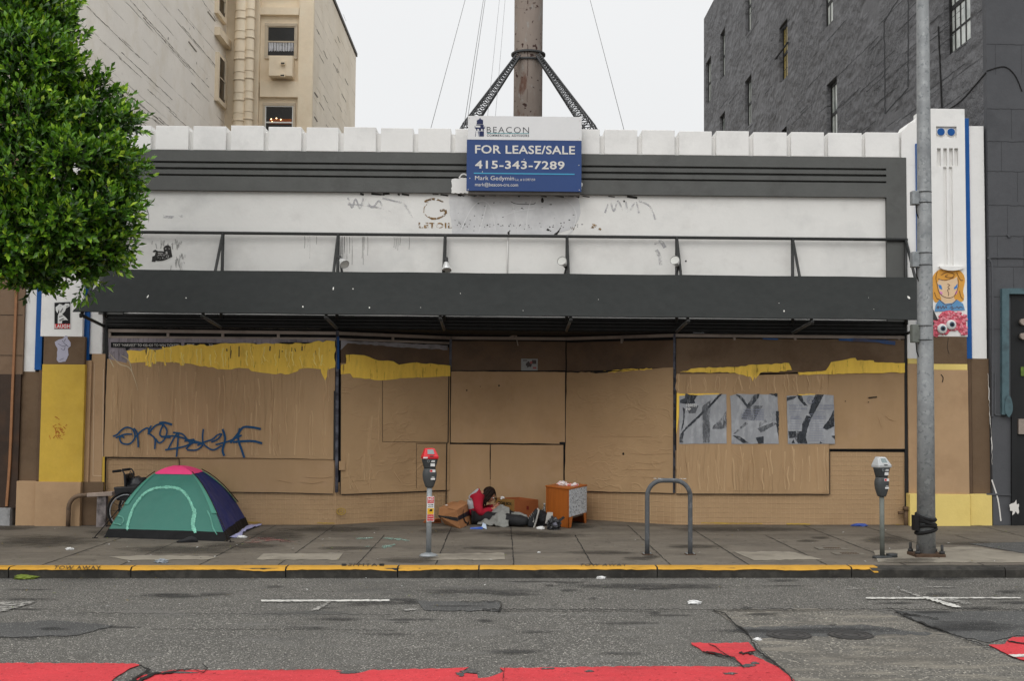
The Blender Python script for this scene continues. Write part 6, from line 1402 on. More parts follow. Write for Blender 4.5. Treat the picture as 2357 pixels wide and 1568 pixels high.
# hands: palm with five separate bent fingers each
for s, y in (('n', -1), ('f', 1)):
    pm = pts[J['pm'+s]]; wrp = pts[J['wr'+s]]; d = (pm-wrp).normalized(); side = V((0, 0, 1)); dn = d.cross(side).normalized()
    for k, (off, ln, r) in enumerate(((-.03, .055, .0085), (-.01, .072, .009), (.01, .076, .009), (.029, .066, .0085))):
        b0 = pm+side*off*.9; b1 = b0+d*ln*.5+dn*.006*y; b2 = b1+d*ln*.32+dn*.028*-y*-1; b3 = b2+d*ln*.1+dn*.026*-y*-1
        v2, f2 = skin([pm-d*.02+side*off*.5, b0, b1, b2, b3], [(0, 1), (1, 2), (2, 3), (3, 4)], [r*1.2, r*1.1, r, r*.92, r*.75], 1); mb.add(v2, f2, 0, True)
    t0 = wrp.lerp(pm, .4)+side*.022; t1 = t0+side*.03+d*.03-dn*y*.012; t2 = t1+d*.035+side*.006
    v2, f2 = skin([wrp.lerp(pm, .4), t0, t1, t2], [(0, 1), (1, 2), (2, 3)], [.014, .0125, .011, .008], 1); mb.add(v2, f2, 0, True)
# head: bowed, in profile to the right
hc = V((.225, 0, .52)); fdir = V((.80, 0, -.60)).normalized(); udir = V((.60, 0, .80)).normalized()
HM = Matrix.Identity(4)
for i in range(3): HM[i][0], HM[i][1], HM[i][2], HM[i][3] = fdir[i], (0, 1, 0)[i], udir[i], L3(*hc)[i]
# local axes: x forward (face), y to the far side, z to the crown
def HL(x, y, z): return HM @ V((x, y, z))
hb = MB(); hb.ball((-.008, 0, .018), (.096, .074, .098), 20); hb.ball((.03, 0, -.045), (.058, .054, .068), 16); hb.ball((.068, 0, -.088), (.024, .03, .02), 12)
hb.ball((.094, 0, -.02), (.016, .013, .026), 10); hb.ball((.104, 0, -.032), (.013, .014, .011), 10); hb.ball((.083, 0, .022), (.014, .05, .012), 10)
hb.ball((.086, 0, -.058), (.011, .022, .006), 10); hb.ball((.085, 0, -.067), (.011, .021, .006), 10)
for y in (-1, 1): hb.ball((-.012, .074*y, -.02), (.02, .01, .032), 10); hb.ball((.055, .038*y, -.03), (.03, .024, .024), 10)
hb.xf(HM); mb.add(hb.v, hb.f, 0, True)
nk0, nk1 = L3(.11, 0, .54), HL(-.02, 0, -.06); v2, f2 = skin([nk0, (nk0+nk1)/2, nk1], [(0, 1), (1, 2)], [.055, .05, .05], 1); mb.add(v2, f2, 0, True)
body = obj('body', mb, m_skin, per); remesh(body, .0055, 4)
mb = MB()
for y in (-1, 1): mb.ball(HL(.082, .032*y, .003), .0115, 10)
ey = obj('eyes', mb, m_stk, per)
mb = MB()
for y in (-1, 1): mb.ball(HL(.0905, .032*y, .0), .006, 8)
obj('iris', mb, m_ink, ey)
mb = MB()
for y in (-1, 1): mb.tube([HL(.088, .016*y, .02), HL(.09, .034*y, .024), HL(.08, .05*y, .018)], .004, 6)
obj('eyebrows', mb, m_hair, per)
mb = MB(); mb.tube([HL(.09, -.018, -.0625), HL(.097, 0, -.0625), HL(.09, .018, -.0625)], .0032, 6); obj('lips', mb, M('lip', S(150, 84, 76), .5, .05), per)
# hair: cap, long mass down the near side of the neck and shoulder, loose strands before the face
mb = MB(); cap = MB(); cap.ball((-.02, 0, .026), (.104, .086, .106), 24)
keep = MB(); keep.add(cap.v, [f for f in cap.f if sum(cap.v[i].x for i in f)/len(f) < .052 or sum(cap.v[i].z for i in f)/len(f) > .078], 0, True); keep.xf(HM); mb.add(keep.v, keep.f, 0, True)
rn = random.Random(21)
def lock(P, r): mb.tube(spline(P, 6), [r*(.75+.5*math.sin(math.pi*min(1, i/ (6*(len(P)-1))+.12))) *(1-.55*i/(6*(len(P)-1))) for i in range(6*(len(P)-1)+1)], 6)
for k in range(46):
    y = -.085+.02*rn.random() if k < 30 else rn.uniform(-.07, .09)
    x0 = rn.uniform(-.08, .035); z0 = rn.uniform(-.02, .07)
    P = [HL(x0*.7, y*.55, .1), HL(x0, y, z0), HL(x0-.005, y*1.12, z0-.09)]
    e_ = L3(.12+rn.uniform(-.05, .055), -.1+rn.uniform(-.04, .02) if y < 0 else rn.uniform(-.05, .1), .33+rn.uniform(-.05, .1)); P += [(P[-1]+e_)/2+V((0, -.01, 0)), e_]; lock(P, rn.uniform(.011, .019))
for k in range(11):
    y = rn.uniform(-.07, -.01); P = [HL(.05, y*.6, .1), HL(.1, y, .05), HL(.13+rn.uniform(-.01, .02), y*1.1, .01), L3(.335+rn.uniform(-.02, .015), y*1.1, .46), L3(.335+rn.uniform(-.025, .01), y, .38+rn.uniform(-.03, .05))]; lock(P, rn.uniform(.004, .008))
obj('hair', mb, m_hair, per)
# sweatshirt
pts2, ed2, rad2 = [], [], []; J2 = {}
def addq(n, p, r, par=None):
    J2[n] = len(pts2); pts2.append(L3(*p)); rad2.append(r)
    if par: ed2.append((J2[par], J2[n]))
addq('pel', (.05, 0, .12), (.15, .14)); addq('waist', (-.0, 0, .27), (.15, .13), 'pel'); addq('chest', (-.04, 0, .42), (.185, .13), 'waist'); addq('ub', (.05, 0, .515), (.155, .125), 'chest'); addq('cl', (.105, 0, .56), .1, 'ub')
for s, y in (('n', -1), ('f', 1)):
    ex = .0 if s == 'n' else .03
    addq('sh'+s, (.05, .165*y, .475), .1, 'ub'); addq('ua'+s, (.05, .2*y, .33), .085, 'sh'+s); addq('el'+s, (.07+ex, .215*y, .19), .08, 'ua'+s); addq('fa'+s, (.18+ex, .15*y, .205 if s == 'n' else .235), .066, 'el'+s); addq('cu'+s, (.275+ex, .09*y, .248 if s == 'n' else .278), .046, 'fa'+s)
vs, fs = skin(pts2, ed2, rad2, 2)
mb = MB()
for f in fs:
    c = sum((vs[i] for i in f), V())/len(f); x, y, z = c.x-HPx, c.y-HPy, c.z-kz
    back = (x < .02-.0*z and z > .3 and abs(y) < .15) or (x < -.02+.25*(z-.3) and z > .26 and abs(y) < .17)
    mb.f.append(list(f)); mb.mi.append(1 if back else 0); mb.sm.append(True)
mb.v = [V(p)+V((mnoise.noise(p*9)*.012, mnoise.noise(p*9+V((5, 0, 0)))*.012, mnoise.noise(p*9+V((0, 7, 0)))*.012)) for p in vs]
obj('sweatshirt', mb, [m_swr, m_swg], per)
# trousers (baggy lower legs) and shoes
vs, fs = skin([L3(.05, 0, .12), L3(.06, -.11, .12), L3(.46, -.36, .12), L3(.66, -.46, .105), L3(.8, -.52, .1), L3(.86, -.55, .095), L3(.06, .1, .13), L3(.44, -.12, .18), L3(.66, -.25, .14), L3(.84, -.37, .11)],
            [(0, 1), (1, 2), (2, 3), (3, 4), (4, 5), (0, 6), (6, 7), (7, 8), (8, 9)], [.12, .1, .105, .1, .085, .075, .1, .09, .085, .075], 2)
mb = MB(); mb.add([V(p)+V((mnoise.noise(p*11)*.012, mnoise.noise(p*11+V((5, 0, 0)))*.012, mnoise.noise(p*7+V((0, 7, 0)))*.014)) for p in vs], fs, 0, True)
for p in mb.v: p.z = max(p.z, kz+.004)
obj('trousers', mb, m_tr, per)
m_shoe = M('black_canvas', S(30, 31, 34), .6, .1, 6); m_sole = M('white_rubber', S(160, 158, 152), .6, .08, 6)
for (ax_, ay, lean) in ((.9, -.57, .1), (.9, -.4, .02)):
    # foot: heel on the ground, sole facing right, toe pointing up and a little right
    up_ = V((.26+lean*.3, lean*.2, 1)).normalized(); fwd = V((1, 0, -.26)).normalized(); sd_ = up_.cross(fwd).normalized(); O = L3(ax_, ay, .03); secs = []
    for (h, w_, back, front) in ((-.02, .03, -.05, .03), (.0, .036, -.06, .04), (.05, .036, -.075, .04), (.1, .037, -.07, .04), (.15, .042, -.045, .038), (.2, .046, -.025, .036), (.245, .04, -.01, .034), (.27, .022, .005, .03)):
        secs.append([O+up_*h+fwd*(front+back)*.5+fwd*(front-back)*.5*math.copysign(abs(math.cos(a*math.pi/8))**.8, math.cos(a*math.pi/8))+sd_*w_*math.sin(a*math.pi/8) for a in range(16)])
    mb = MB(); mb.loft(secs); sh_ = obj('shoe', mb, m_shoe, per); secs = []
    for (h, w_, fr2) in ((-.028, .028, .03), (-.02, .036, .04), (.05, .04, .041), (.1, .041, .041), (.15, .046, .039), (.2, .05, .037), (.25, .044, .035), (.282, .022, .03)):
        secs.append([O+up_*h+fwd*(fr2+.008+.016*math.copysign(abs(math.cos(a*math.pi/8))**.6, math.cos(a*math.pi/8)))+sd_*w_*math.sin(a*math.pi/8) for a in range(16)])
    mb = MB(); mb.loft(secs); obj('sole', mb, m_sole, sh_)
    mb = MB(); q = [O+up_*h+fwd*f_-sd_*(w_+.003) for h, f_, w_ in ((.06, .01, .036), (.09, .02, .037), (.15, -.01, .042), (.095, .008, .037), (.075, -.004, .036))]; mb.add(q, [(0, 1, 3, 4), (1, 2, 3)]); obj('side_mark', mb, m_sole, sh_)
    mb = MB()
    for k in range(4): h = .1+.03*k; b_ = -.07+.018*k; mb.tube([O+up_*h+fwd*(b_-.004)-sd_*.02, O+up_*(h+.008)+fwd*(b_-.012), O+up_*h+fwd*(b_-.004)+sd_*.02], .005, 5)
    obj('laces', mb, m_sole, sh_)
# blanket over the thighs
def drape(name, P, mat, seed, label, cat, amp=.03, fr=5, th=.02):
    """cloth as a grid of rows of points"""
    rows = [spline([tuple(q) for q in r], 6) for r in P]; cols = list(zip(*rows)); grid = [spline([tuple(q) for q in c], 6) for c in cols]
    nc, nr = len(grid), len(grid[0]); vs = []
    for c in grid:
        for q in c:
            p = V(q); k = mnoise.noise(p*fr+V((seed, 0, 0))); k2 = abs(mnoise.noise(p*fr*1.7+V((0, seed, 0)))); p += V((mnoise.noise(p*fr+V((0, 0, seed)))*amp*.6, -k2*amp*.6, k*amp+k2*amp*.8)); vs.append(p)
    mb = MB(); mb.add(vs, [(i*nr+j, i*nr+j+1, (i+1)*nr+j+1, (i+1)*nr+j) for i in range(nc-1) for j in range(nr-1)], 0, True)
    for p in mb.v: p.z = max(p.z, gz(p.x)+.006)
    o = obj(name, mb, mat, label=label, cat=cat, fixn=False); sl = o.modifiers.new('thick', 'SOLIDIFY'); sl.thickness = th; sl.offset = 1
    return o
g_ = lambda x, y, z: L3(x, y-.5*x, z*(1.08 if z < .03 else .74+.44*min(1, max(0, (x-.27)/.16))))
drape('blanket', [[g_(0.04, -0.26, 0.02), g_(0.14, -0.3, 0.015), g_(0.3, -0.32, 0.015), g_(0.42, -0.34, 0.01), g_(0.54, -0.3, 0.015)],
                  [g_(0.05, -0.22, 0.0666), g_(0.16, -0.24, 0.111), g_(0.3, -0.25, 0.141), g_(0.42, -0.25, 0.148), g_(0.56, -0.22, 0.0962)],
                  [g_(0.08, -0.1, 0.118), g_(0.2, -0.1, 0.163), g_(0.32, -0.1, 0.192), g_(0.44, -0.1, 0.207), g_(0.56, -0.09, 0.178)],
                  [g_(0.1, 0.06, 0.148), g_(0.22, 0.08, 0.2), g_(0.34, 0.1, 0.266), g_(0.44, 0.1, 0.277), g_(0.55, 0.08, 0.215)],
                  [g_(0.14, 0.2, 0.0296), g_(0.24, 0.22, 0.0592), g_(0.34, 0.24, 0.133), g_(0.44, 0.24, 0.118), g_(0.54, 0.22, 0.0444)]], m_blk, 3, 'crumpled grey blanket over the lap of the sitting person', 'blanket', .05, 8)
drape('grey_cloth', [[g_(0.58, -0.02, 0.141), g_(0.66, -0.03, 0.159), g_(0.76, -0.03, 0.148), g_(0.84, -0.03, 0.118)], [g_(0.58, 0.06, 0.163), g_(0.66, 0.06, 0.181), g_(0.76, 0.06, 0.174), g_(0.83, 0.06, 0.148)], [g_(0.58, 0.16, 0.104), g_(0.66, 0.17, 0.118), g_(0.76, 0.17, 0.104), g_(0.83, 0.16, 0.074)]], m_blk, 8, 'strip of pale grey cloth lying along the shins, beside the black shoes', 'cloth', .02, 9, .012)
# ================================================================ boxes, cabinet and litter round the person
def hpt(u, v, Y): return onY(u, v, Y)
def edge_box(name, bot, top, mat, lab, cat, back=None, open_top=False, extra=0):
    """a box from four ground corners (near, left, back, right as photo points) and four top corners at the same depths"""
    pass
m_card = M('brown_cardboard', S(170, 120, 80), .85, .08, 3, .002, 40, dirt=S(146, 100, 64), dscale=3, dthr=.55); m_cardin = M('cardboard_shade', S(150, 104, 66), .85, .08, 3)
m_cardo = M('orange_cardboard', S(160, 92, 52), .85, .08, 3, .002, 40, dirt=S(140, 78, 44), dscale=3); m_cardy = M('ochre_cardboard', S(142, 106, 56), .85, .1, 3, .002, 40, dirt=S(112, 84, 44), dscale=3, dthr=.5)
def Z4(x): return x/3.274
def zc(x, y): return ((1540+x/3.274)/1.629, (1660+y/3.274)/1.629)     # from the close-up to photo units
# left box with a strip of black tape and an arrow mark
Yn = onG(*zc(600, 1062)).y
pn = onG(*zc(600, 1060)); pl_ = onG(*zc(425, 1010)); pr_ = onG(*zc(768, 992)); pbk = pl_+(pr_-pn)
tn = hpt(*zc(560, 838), pn.y+.03); tl = hpt(*zc(345, 800), pl_.y+.02); tr_ = hpt(*zc(726, 742), pr_.y+.03); tb = hpt(*zc(500, 722), pbk.y+.03); tb.z = (tl.z+tr_.z)/2
ml_ = hpt(*zc(340, 905), pl_.y-.05)
amz = thing('cardboard_box', pn, 'dented brown cardboard box with black tape and a curved arrow mark beside the person', 'cardboard box', 'cardboard boxes beside the person')
mn = pn.lerp(tn, .56); mr = pr_.lerp(tr_, .56); mbk = pbk.lerp(tb, .56); mlm = ml_
mb = MB(); mb.loft([[pn, pr_, pbk, pl_], [mn, mr, mbk, mlm], [tn, tr_, tb, tl]], sm=False); obj('carton', mb, m_card, amz, .004)
n_l = ((tl-tn).cross(pn-tn)).normalized(); n_r = ((pn-tn).cross(tr_-tn)).normalized()
if n_l.y > 0: n_l = -n_l
if n_r.y > 0: n_r = -n_r
mb = MB()
def strip(A, B, C, D, n, o=.004): mb.prism([A+n*o, B+n*o, C+n*o, D+n*o], -n*.002)
def onq(P00, P10, P11, P01, s, t): return P00*(1-s)*(1-t)+P10*s*(1-t)+P11*s*t+P01*(1-s)*t
for A_, B_, C_, D_ in ((pn.lerp(mn, .74), pl_.lerp(mlm, .74), mlm, mn), (mn, mlm, mlm.lerp(tl, .14), mn.lerp(tn, .14))):
    n_ = (B_-A_).cross(D_-A_).normalized(); n_ = -n_ if n_.y > 0 else n_; strip(A_, B_, C_, D_, n_, .005)
strip(pn.lerp(mn, .82), pr_.lerp(mr, .82), mr.lerp(tr_, .28), mn.lerp(tn, .26), n_r, .006); obj('black_tape', mb, M('black_parcel_tape', S(38, 42, 48), .35, .2, 40, spec=.5, dirt=S(90, 100, 112), dscale=30, dthr=.6), amz)
mb = MB(); q = lambda s, t: onq(pn, pr_, tr_, tn, s, t)+n_r*.0085
arc = spline([(.46, .9), (.36, .66), (.36, .42), (.44, .2), (.58, .1)], 6); Lq, Rq = [], []
for i, (s, t) in enumerate(arc): wv = .025+.03*math.sin(math.pi*i/len(arc)); Lq.append(q(s-wv*.6, t-wv*.3)); Rq.append(q(s+wv*.6, t+wv*.3))
mb.add(Lq+Rq, [(i, i+1, len(arc)+i+1, len(arc)+i) for i in range(len(arc)-1)]); mb.add([q(.5, .02), q(.66, .06), q(.64, .22), q(.6, .2), q(.6, .11), q(.5, .08)], [(0, 1, 4, 5), (1, 2, 3, 4)]); obj('arrow_mark', mb, m_ink, amz, fixn=False)
mb = MB(); e0 = tl.lerp(tn, .1); mb.prism([tn+V((0, 0, .004)), tr_+V((0, 0, .004)), tr_.lerp(tb, .5)+V((0, 0, .03)), tn.lerp(tl, .5)+V((0, 0, .012))], (0, 0, .004)); obj('loose_flap', mb, m_card, amz)
pp_ = hpt(*zc(438, 762), (tn.y+tb.y)/2-.06); mb = MB(); crumple(mb, (pp_.x, pp_.y, tl.lerp(tr_, .3).z+.012), (.025, .02, .008), 3, .3); obj('white_scrap', mb, m_stk, label='tiny white paper scrap on top of the taped cardboard box', cat='paper scrap')
# flat sheet of cardboard behind the red meter
mb = MB(); A, B, C_, D_ = onG(*zc(150, 985), .01), onG(*zc(375, 990), .01), onG(*zc(360, 940), .09), onG(*zc(185, 945), .05); mb.prism([A, B, C_, D_], (0, .01, .008)); obj('cardboard_sheet', mb, m_cardo, label='flat torn piece of cardboard on the pavement behind the red meter', cat='cardboard')
# ochre and orange carton behind the legs
Yb_ = YR-.62; pn = hpt(*zc(1270, 918), Yb_); pn.z = gz(pn.x); pl_ = onG(*zc(1040, 880)); pr_ = onG(*zc(1560, 872)); pl_.y = YR-.36; pr_.y = YR-.3
pl_.x = hpt(*zc(1040, 800), pl_.y).x; pr_.x = hpt(*zc(1562, 800), pr_.y).x; pl_.z = gz(pl_.x); pr_.z = gz(pr_.x); pbk = pl_+(pr_-pn); pbk.y = YR-.05
st = thing('carton', pn, 'open carton with a dark printed ochre side and an orange side, behind the legs', 'cardboard box', 'cardboard boxes beside the person')
hz = hpt(*zc(1268, 702), pn.y).z; T_ = [V((p.x, p.y, hz)) for p in (pn, pr_, pbk, pl_)]
T_[1].z = hpt(*zc(1565, 702), pr_.y).z; T_[3].z = hpt(*zc(1045, 678), pl_.y).z
mb = MB(); thk = .008
def wallq(a, b, ta, tb_, mi=0):
    d = (b-a); n = V((-d.y, d.x, 0)).normalized()*thk; mb.hexa([a, b, b+n, a+n, ta, tb_, tb_+n, ta+n], mi)
wallq(pn, pr_, T_[0], T_[1]); wallq(pr_, pbk, T_[1], T_[2]); wallq(pbk, pl_, T_[2], T_[3]); obj('orange_side', mb, m_cardo, st)
mb = MB(); wallq(pl_, pn, T_[3], T_[0]); obj('ochre_side', mb, m_cardy, st)
nL = (pn-pl_).cross(V((0, 0, 1))).normalized(); nL = nL if nL.y < 0 else -nL; nR = (pr_-pn).cross(V((0, 0, 1))).normalized(); nR = nR if nR.y < 0 else -nR
qq = lambda s, t: onq(pl_, pn, T_[0], T_[3], s, t)+nL*.003
mb = MB(); text(mb, 'STORE BOX', [qq(.12, .72), qq(.86, .72), qq(.86, .86), qq(.12, .86)], 0, .05); text(mb, 'HEAVY DUTY', [qq(.3, .46), qq(.84, .46), qq(.84, .54), qq(.3, .54)], 0, .03); text(mb, 'MEDIUM', [qq(.4, .34), qq(.84, .34), qq(.84, .42), qq(.4, .42)], 0, .03); mb.add([qq(.4, .06), qq(.95, .06), qq(.95, .16), qq(.55, .22)], [(0, 1, 2, 3)]); obj('dark_print', mb, M('dark_green_print', S(46, 44, 26), .8, .2), st, fixn=False)
qr = lambda s, t: onq(pn, pr_, T_[1], T_[0], s, t)+nR*.003
mb = MB(); mb.add([qr(.5, .52), qr(.6, .52), qr(.6, .7), qr(.5, .7)], [(0, 1, 2, 3)]); obj('red_label', mb, M('label_red', S(128, 46, 32), .8, .1), st, fixn=False)
mb = MB(); mb.prism([T_[3]+V((0, 0, -.01)), T_[3].lerp(T_[0], .6)+V((0, 0, -.01)), T_[3].lerp(T_[0], .5)+V((.02, .14, -.06)), T_[3]+V((.05, .12, -.05))], (0, 0, .006)); obj('flap', mb, m_cardin, st)
p_ = T_[3].lerp(T_[0], .36); mb = MB(); crumple(mb, (p_.x, p_.y+.03, p_.z-.02), (.035, .03, .035), 9, .3); obj('paper_tissue', mb, m_stk, label='small white tissue poking from the corner of the open carton', cat='tissue')
# wooden cabinet with a speckled front
cB, cA, cC = onG(*zc(1940, 1055)), onG(*zc(1655, 1008)), onG(*zc(2155, 985))
cab = thing('wooden_cabinet', cB, 'small orange brown wooden cabinet with a black and white speckled front', 'cabinet')
m_wood = M('orange_veneer', S(170, 94, 34), .45, .12, 2, .001, 30, stretch=(6, 6, .6), spec=.4, dirt=S(142, 74, 26), dscale=2, dthr=.5, dstretch=(5, 5, .5)); m_wtop = M('orange_veneer_top', S(176, 98, 40), .5, .1, 2, stretch=(1, 6, 1))
m_spk = M('speckled_cloth', S(196, 200, 204), .9, .1, 6, .003, 60, speck=[(S(40, 44, 56), 34, .585), (S(40, 44, 56), 50, .62)])
zt3 = hpt(*zc(1912, 577), cB.y).z; ex_ = cA-cB; ex_.z = 0; ey_ = cC-cB; ey_.z = 0
cD = cA+ey_
up3 = V((0, 0, zt3-cB.z)); z0c = V((0, 0, .0))
P3 = lambda s, t, z: V((cB.x, cB.y, cB.z))+ex_*s+ey_*t+V((0, 0, z))
Hc = up3.z
taper = lambda z: 0.0
mb = MB()
mb.prism([P3(0, .0, 0), P3(1, .0, 0), P3(1, -.0, Hc), P3(.0, 0, Hc), ], ey_.normalized()*.025); 
obj('side_board', mb, m_wood, cab)
mb = MB(); mb.prism([P3(0, 1, 0), P3(1, 1, 0), P3(1, 1, Hc), P3(0, 1, Hc)], -ey_.normalized()*.025); obj('side_board', mb, m_wood, cab)
mb = MB(); mb.prism([P3(-.02, -.02, Hc), P3(1.02, -.02, Hc), P3(1.02, 1.02, Hc), P3(-.02, 1.02, Hc)], (0, 0, .02)); obj('top_board', mb, m_wtop, cab, .004)
mb = MB(); fz = .17; mb.prism([P3(0, .05, fz), P3(0, .98, fz), P3(0, .98, Hc-.002), P3(0, .05, Hc-.002)], ex_.normalized()*.02); obj('carcass_front', mb, m_wood, cab)
mb = MB(); n3 = -ex_.normalized(); mb.prism([P3(0, -.005, fz+.005)+n3*.006, P3(0, 1.0, fz+.005)+n3*.006, P3(0, 1.0, Hc-.006)+n3*.006, P3(0, -.005, Hc-.006)+n3*.006], -n3*.006); obj('speckled_front', mb, m_spk, cab)
mb = MB(); mb.prism([P3(.02, .03, fz-.0), P3(.98, .03, fz), P3(.98, .97, fz), P3(.02, .97, fz)], (0, 0, -.03)); obj('floor_board', mb, M('cabinet_dark_underside', S(70, 60, 52), .8, .1), cab)
for t0, t1 in ((.0, .2), (.82, 1.0)):
    mb = MB(); a_, b_ = (t0, t1); mid = (.02, .1) if t0 == 0 else (.86, .98)
    mb.prism([P3(-.0, a_, fz-.001), P3(0, b_, fz-.001), P3(-.0, b_-(.08 if t0 == 0 else 0), 0), P3(0, a_+(.0 if t0 == 0 else .08), 0)], ex_.normalized()*.035); obj('leg', mb, m_wtop, cab)
    mb = MB(); mb.prism([P3(.95, a_, fz-.001), P3(.95, b_, fz-.001), P3(.95, b_, 0), P3(.95, a_+.02, 0)], ex_.normalized()*.03); obj('leg', mb, m_wtop, cab)
c_ = hpt(*zc(1850, 527), cB.y+.18); mb = MB(); zt_c = cB.z+Hc+.02
crumple(mb, (P3(.55, .35, 0).x, P3(.55, .35, 0).y, zt_c), (.085, .06, .045), 4, .5); crumple(mb, (P3(.1, .45, 0).x, P3(.1, .45, 0).y, zt_c), (.06, .05, .035), 7, .5); crumple(mb, (P3(.32, .4, 0).x, P3(.32, .4, 0).y, zt_c), (.06, .03, .025), 6, .5)
obj('crumpled_bag', mb, M('red_white_plastic', S(222, 214, 212), .5, .05, 8, dirt=S(206, 92, 76), dscale=12, dthr=.55, dsoft=.05, dmix=.9), label='crumpled red and white plastic bag on top of the wooden cabinet', cat='plastic bag')
# bottle left of the cabinet
b0 = onG(*zc(1638, 915)); b0.y = min(b0.y, YR-.1); b0.x = hpt(*zc(1638, 850), b0.y).x; b0.z = gz(b0.x)
bt = thing('bottle', b0, 'clear plastic bottle standing against the boards, left of the wooden cabinet', 'bottle'); mb = MB()
mb.loft([[(b0.x+r*math.cos(a*math.pi/8), b0.y+r*math.sin(a*math.pi/8), b0.z+z) for a in range(16)] for z, r in ((0, .028), (.01, .032), (.15, .032), (.19, .022), (.22, .012), (.24, .012))])
mgl = M('clear_plastic', S(190, 196, 198), .15, .05, spec=.6); mgl.node_tree.nodes['Principled BSDF'].inputs['Transmission Weight'].default_value = .7; obj('bottle_body', mb, mgl, bt); mb = MB(); mb.cyl((b0.x, b0.y, b0.z+.24), (b0.x, b0.y, b0.z+.262), .015, n=12); obj('cap', mb, m_stk, bt)
# black bags
m_pb = M('black_plastic', S(30, 31, 34), .25, .2, 6, .01, 14, spec=.6)
q_ = onG(*zc(1590, 1040)); q_.y += .25; mb = MB(); crumple(mb, (q_.x+.03, q_.y+.05, q_.z), (.14, .15, .155), 12, .22, 1.5, 4, smooth=True); db = obj('duffel_bag', mb, M('duffel_black', S(32, 32, 34), .75, .15, 6, .008, 16), label='black cloth duffel bag between the shoes and the wooden cabinet', cat='bag')
q2 = onG(*zc(1755, 1078)); q2.y += .1; mb = MB(); crumple(mb, (q2.x, q2.y, q2.z), (.105, .09, .125), 15, .35, 2, 4); pbg = obj('plastic_bag', mb, m_pb, label='knotted black plastic bag on the ground before the cabinet', cat='plastic bag')
mb = MB(); k_ = V((q2.x+.07, q2.y-.03, q2.z+.15)); mb.loft([[k_+V((-.03, 0, -.05)), k_+V((.02, 0, -.07)), k_+V((.03, .02, -.04)), k_+V((-.02, .02, -.03))], [k_+V((0, 0, 0)), k_+V((.04, 0, -.02)), k_+V((.04, .02, 0)), k_+V((.01, .02, .01))], [k_+V((.07, 0, .06)), k_+V((.1, 0, .03)), k_+V((.1, .02, .04)), k_+V((.075, .02, .06))]], sm=False); obj('tied_handle', mb, m_pb, pbg)
mb = MB(); crumple(mb, (q2.x+.02, q2.y-.08, q2.z+.07), (.035, .025, .035), 3, .5); obj('grey_logo_patch', mb, M('bag_print', S(110, 110, 122), .3, .3, 20, dirt=S(50, 50, 58), dthr=.5), pbg)
mb = MB(); q3 = V((q2.x-.07, q2.y+.06, q2.z-.03)); mb.hexa([q3+V(p) for p in ((-.06, -.03, .12), (.03, -.03, .1), (.03, .03, .1), (-.06, .03, .12), (-.03, -.03, .29), (.06, -.03, .29), (.06, .03, .29), (-.03, .03, .29))]); obj('paper_cup_sleeve', mb, M('pale_grey_paper', S(170, 166, 160), .8, .1, 6), label='pale grey paper packet tucked behind the black plastic bag', cat='paper packet')
q4 = onG(*zc(1590, 1066)); mb = MB(); crumple(mb, (q4.x, q4.y, q4.z), (.062, .045, .03), 8, .35); obj('white_wrapper', mb, m_stk, label='crumpled white wrapper on the ground between the shoes and the black plastic bag', cat='wrapper')
q5 = onG(*zc(820, 1062)); mb = MB(); mb.hexa([q5+V(p) for p in ((-.12, -.03, .0), (.08, -.03, .0), (.08, .05, .0), (-.12, .05, .0), (-.11, -.02, .02), (.08, -.03, .035), (.08, .04, .035), (-.11, .04, .02))]); tb5 = obj('chip_packet', mb, M('packet_blue', S(44, 84, 170), .4, .15, 12, spec=.5, dirt=S(190, 200, 214), dscale=10, dthr=.56), label='blue and white snack packet lying before the sitting person', cat='packet')
mb = MB(); mb.hexa([q5+V(p) for p in ((.06, -.03, .03), (.14, -.03, .0), (.14, .03, .0), (.06, .03, .03), (.08, -.02, .1), (.13, -.02, .07), (.13, .02, .07), (.08, .02, .1))]); obj('pale_end', mb, M('packet_pale', S(190, 204, 222), .4, .1), tb5)
# things near the tent and along the pavement
q6 = onG(432, 1249); mb = MB(); secs = []
for (x, hw_, h_) in ((-.14, .02, .02), (-.125, .04, .03), (-.06, .05, .045), (.0, .052, .075), (.06, .05, .085), (.11, .042, .06), (.135, .018, .03)):
    secs.append([(x, hw_*math.cos(a*math.pi/6), max(0, h_*(.5+.5*math.sin(a*math.pi/6)))) for a in range(12)])
mb.loft(secs); mb.xf(Matrix.Translation(q6) @ Matrix.Rotation(R_(14), 4, 'Z')); sl_ = obj('slipper', mb, M('slipper_black', S(40, 40, 42), .8, .1, 8, .003, 40), label='single black slipper on the pavement before the tent', cat='slipper')
mb = MB(); mb.loft([[(x, (hw_+.008)*math.cos(a*math.pi/6), .012+.012*math.sin(a*math.pi/6)) for a in range(12)] for x, hw_ in ((-.15, .02), (-.12, .045), (0, .052), (.1, .045), (.14, .02))]); mb.xf(Matrix.Translation(q6) @ Matrix.Rotation(R_(14), 4, 'Z')); obj('sole', mb, m_wr, sl_)
ga = lambda u, v, z=.015: onG(u, v, z)
drape('lavender_cloth', [[ga(526, 1236), ga(542, 1237), ga(556, 1234)], [ga(545, 1228, .03), ga(560, 1224, .035), ga(566, 1222)], [ga(560, 1218, .03), ga(578, 1214, .03), ga(600, 1209)], [ga(566, 1212), ga(582, 1209), ga(602, 1206)]], M('lavender_cloth', S(164, 164, 200), .9, .06, 5), 5, 'lavender cloth trailing from under the right corner of the tent', 'cloth', .02, 6, .006)
q7 = onG(556, 1239); mb = MB(); crumple(mb, tuple(q7), (.07, .04, .025), 2, .4); obj('white_tissue', mb, m_stk, label='small white tissue beside the lavender cloth', cat='tissue')
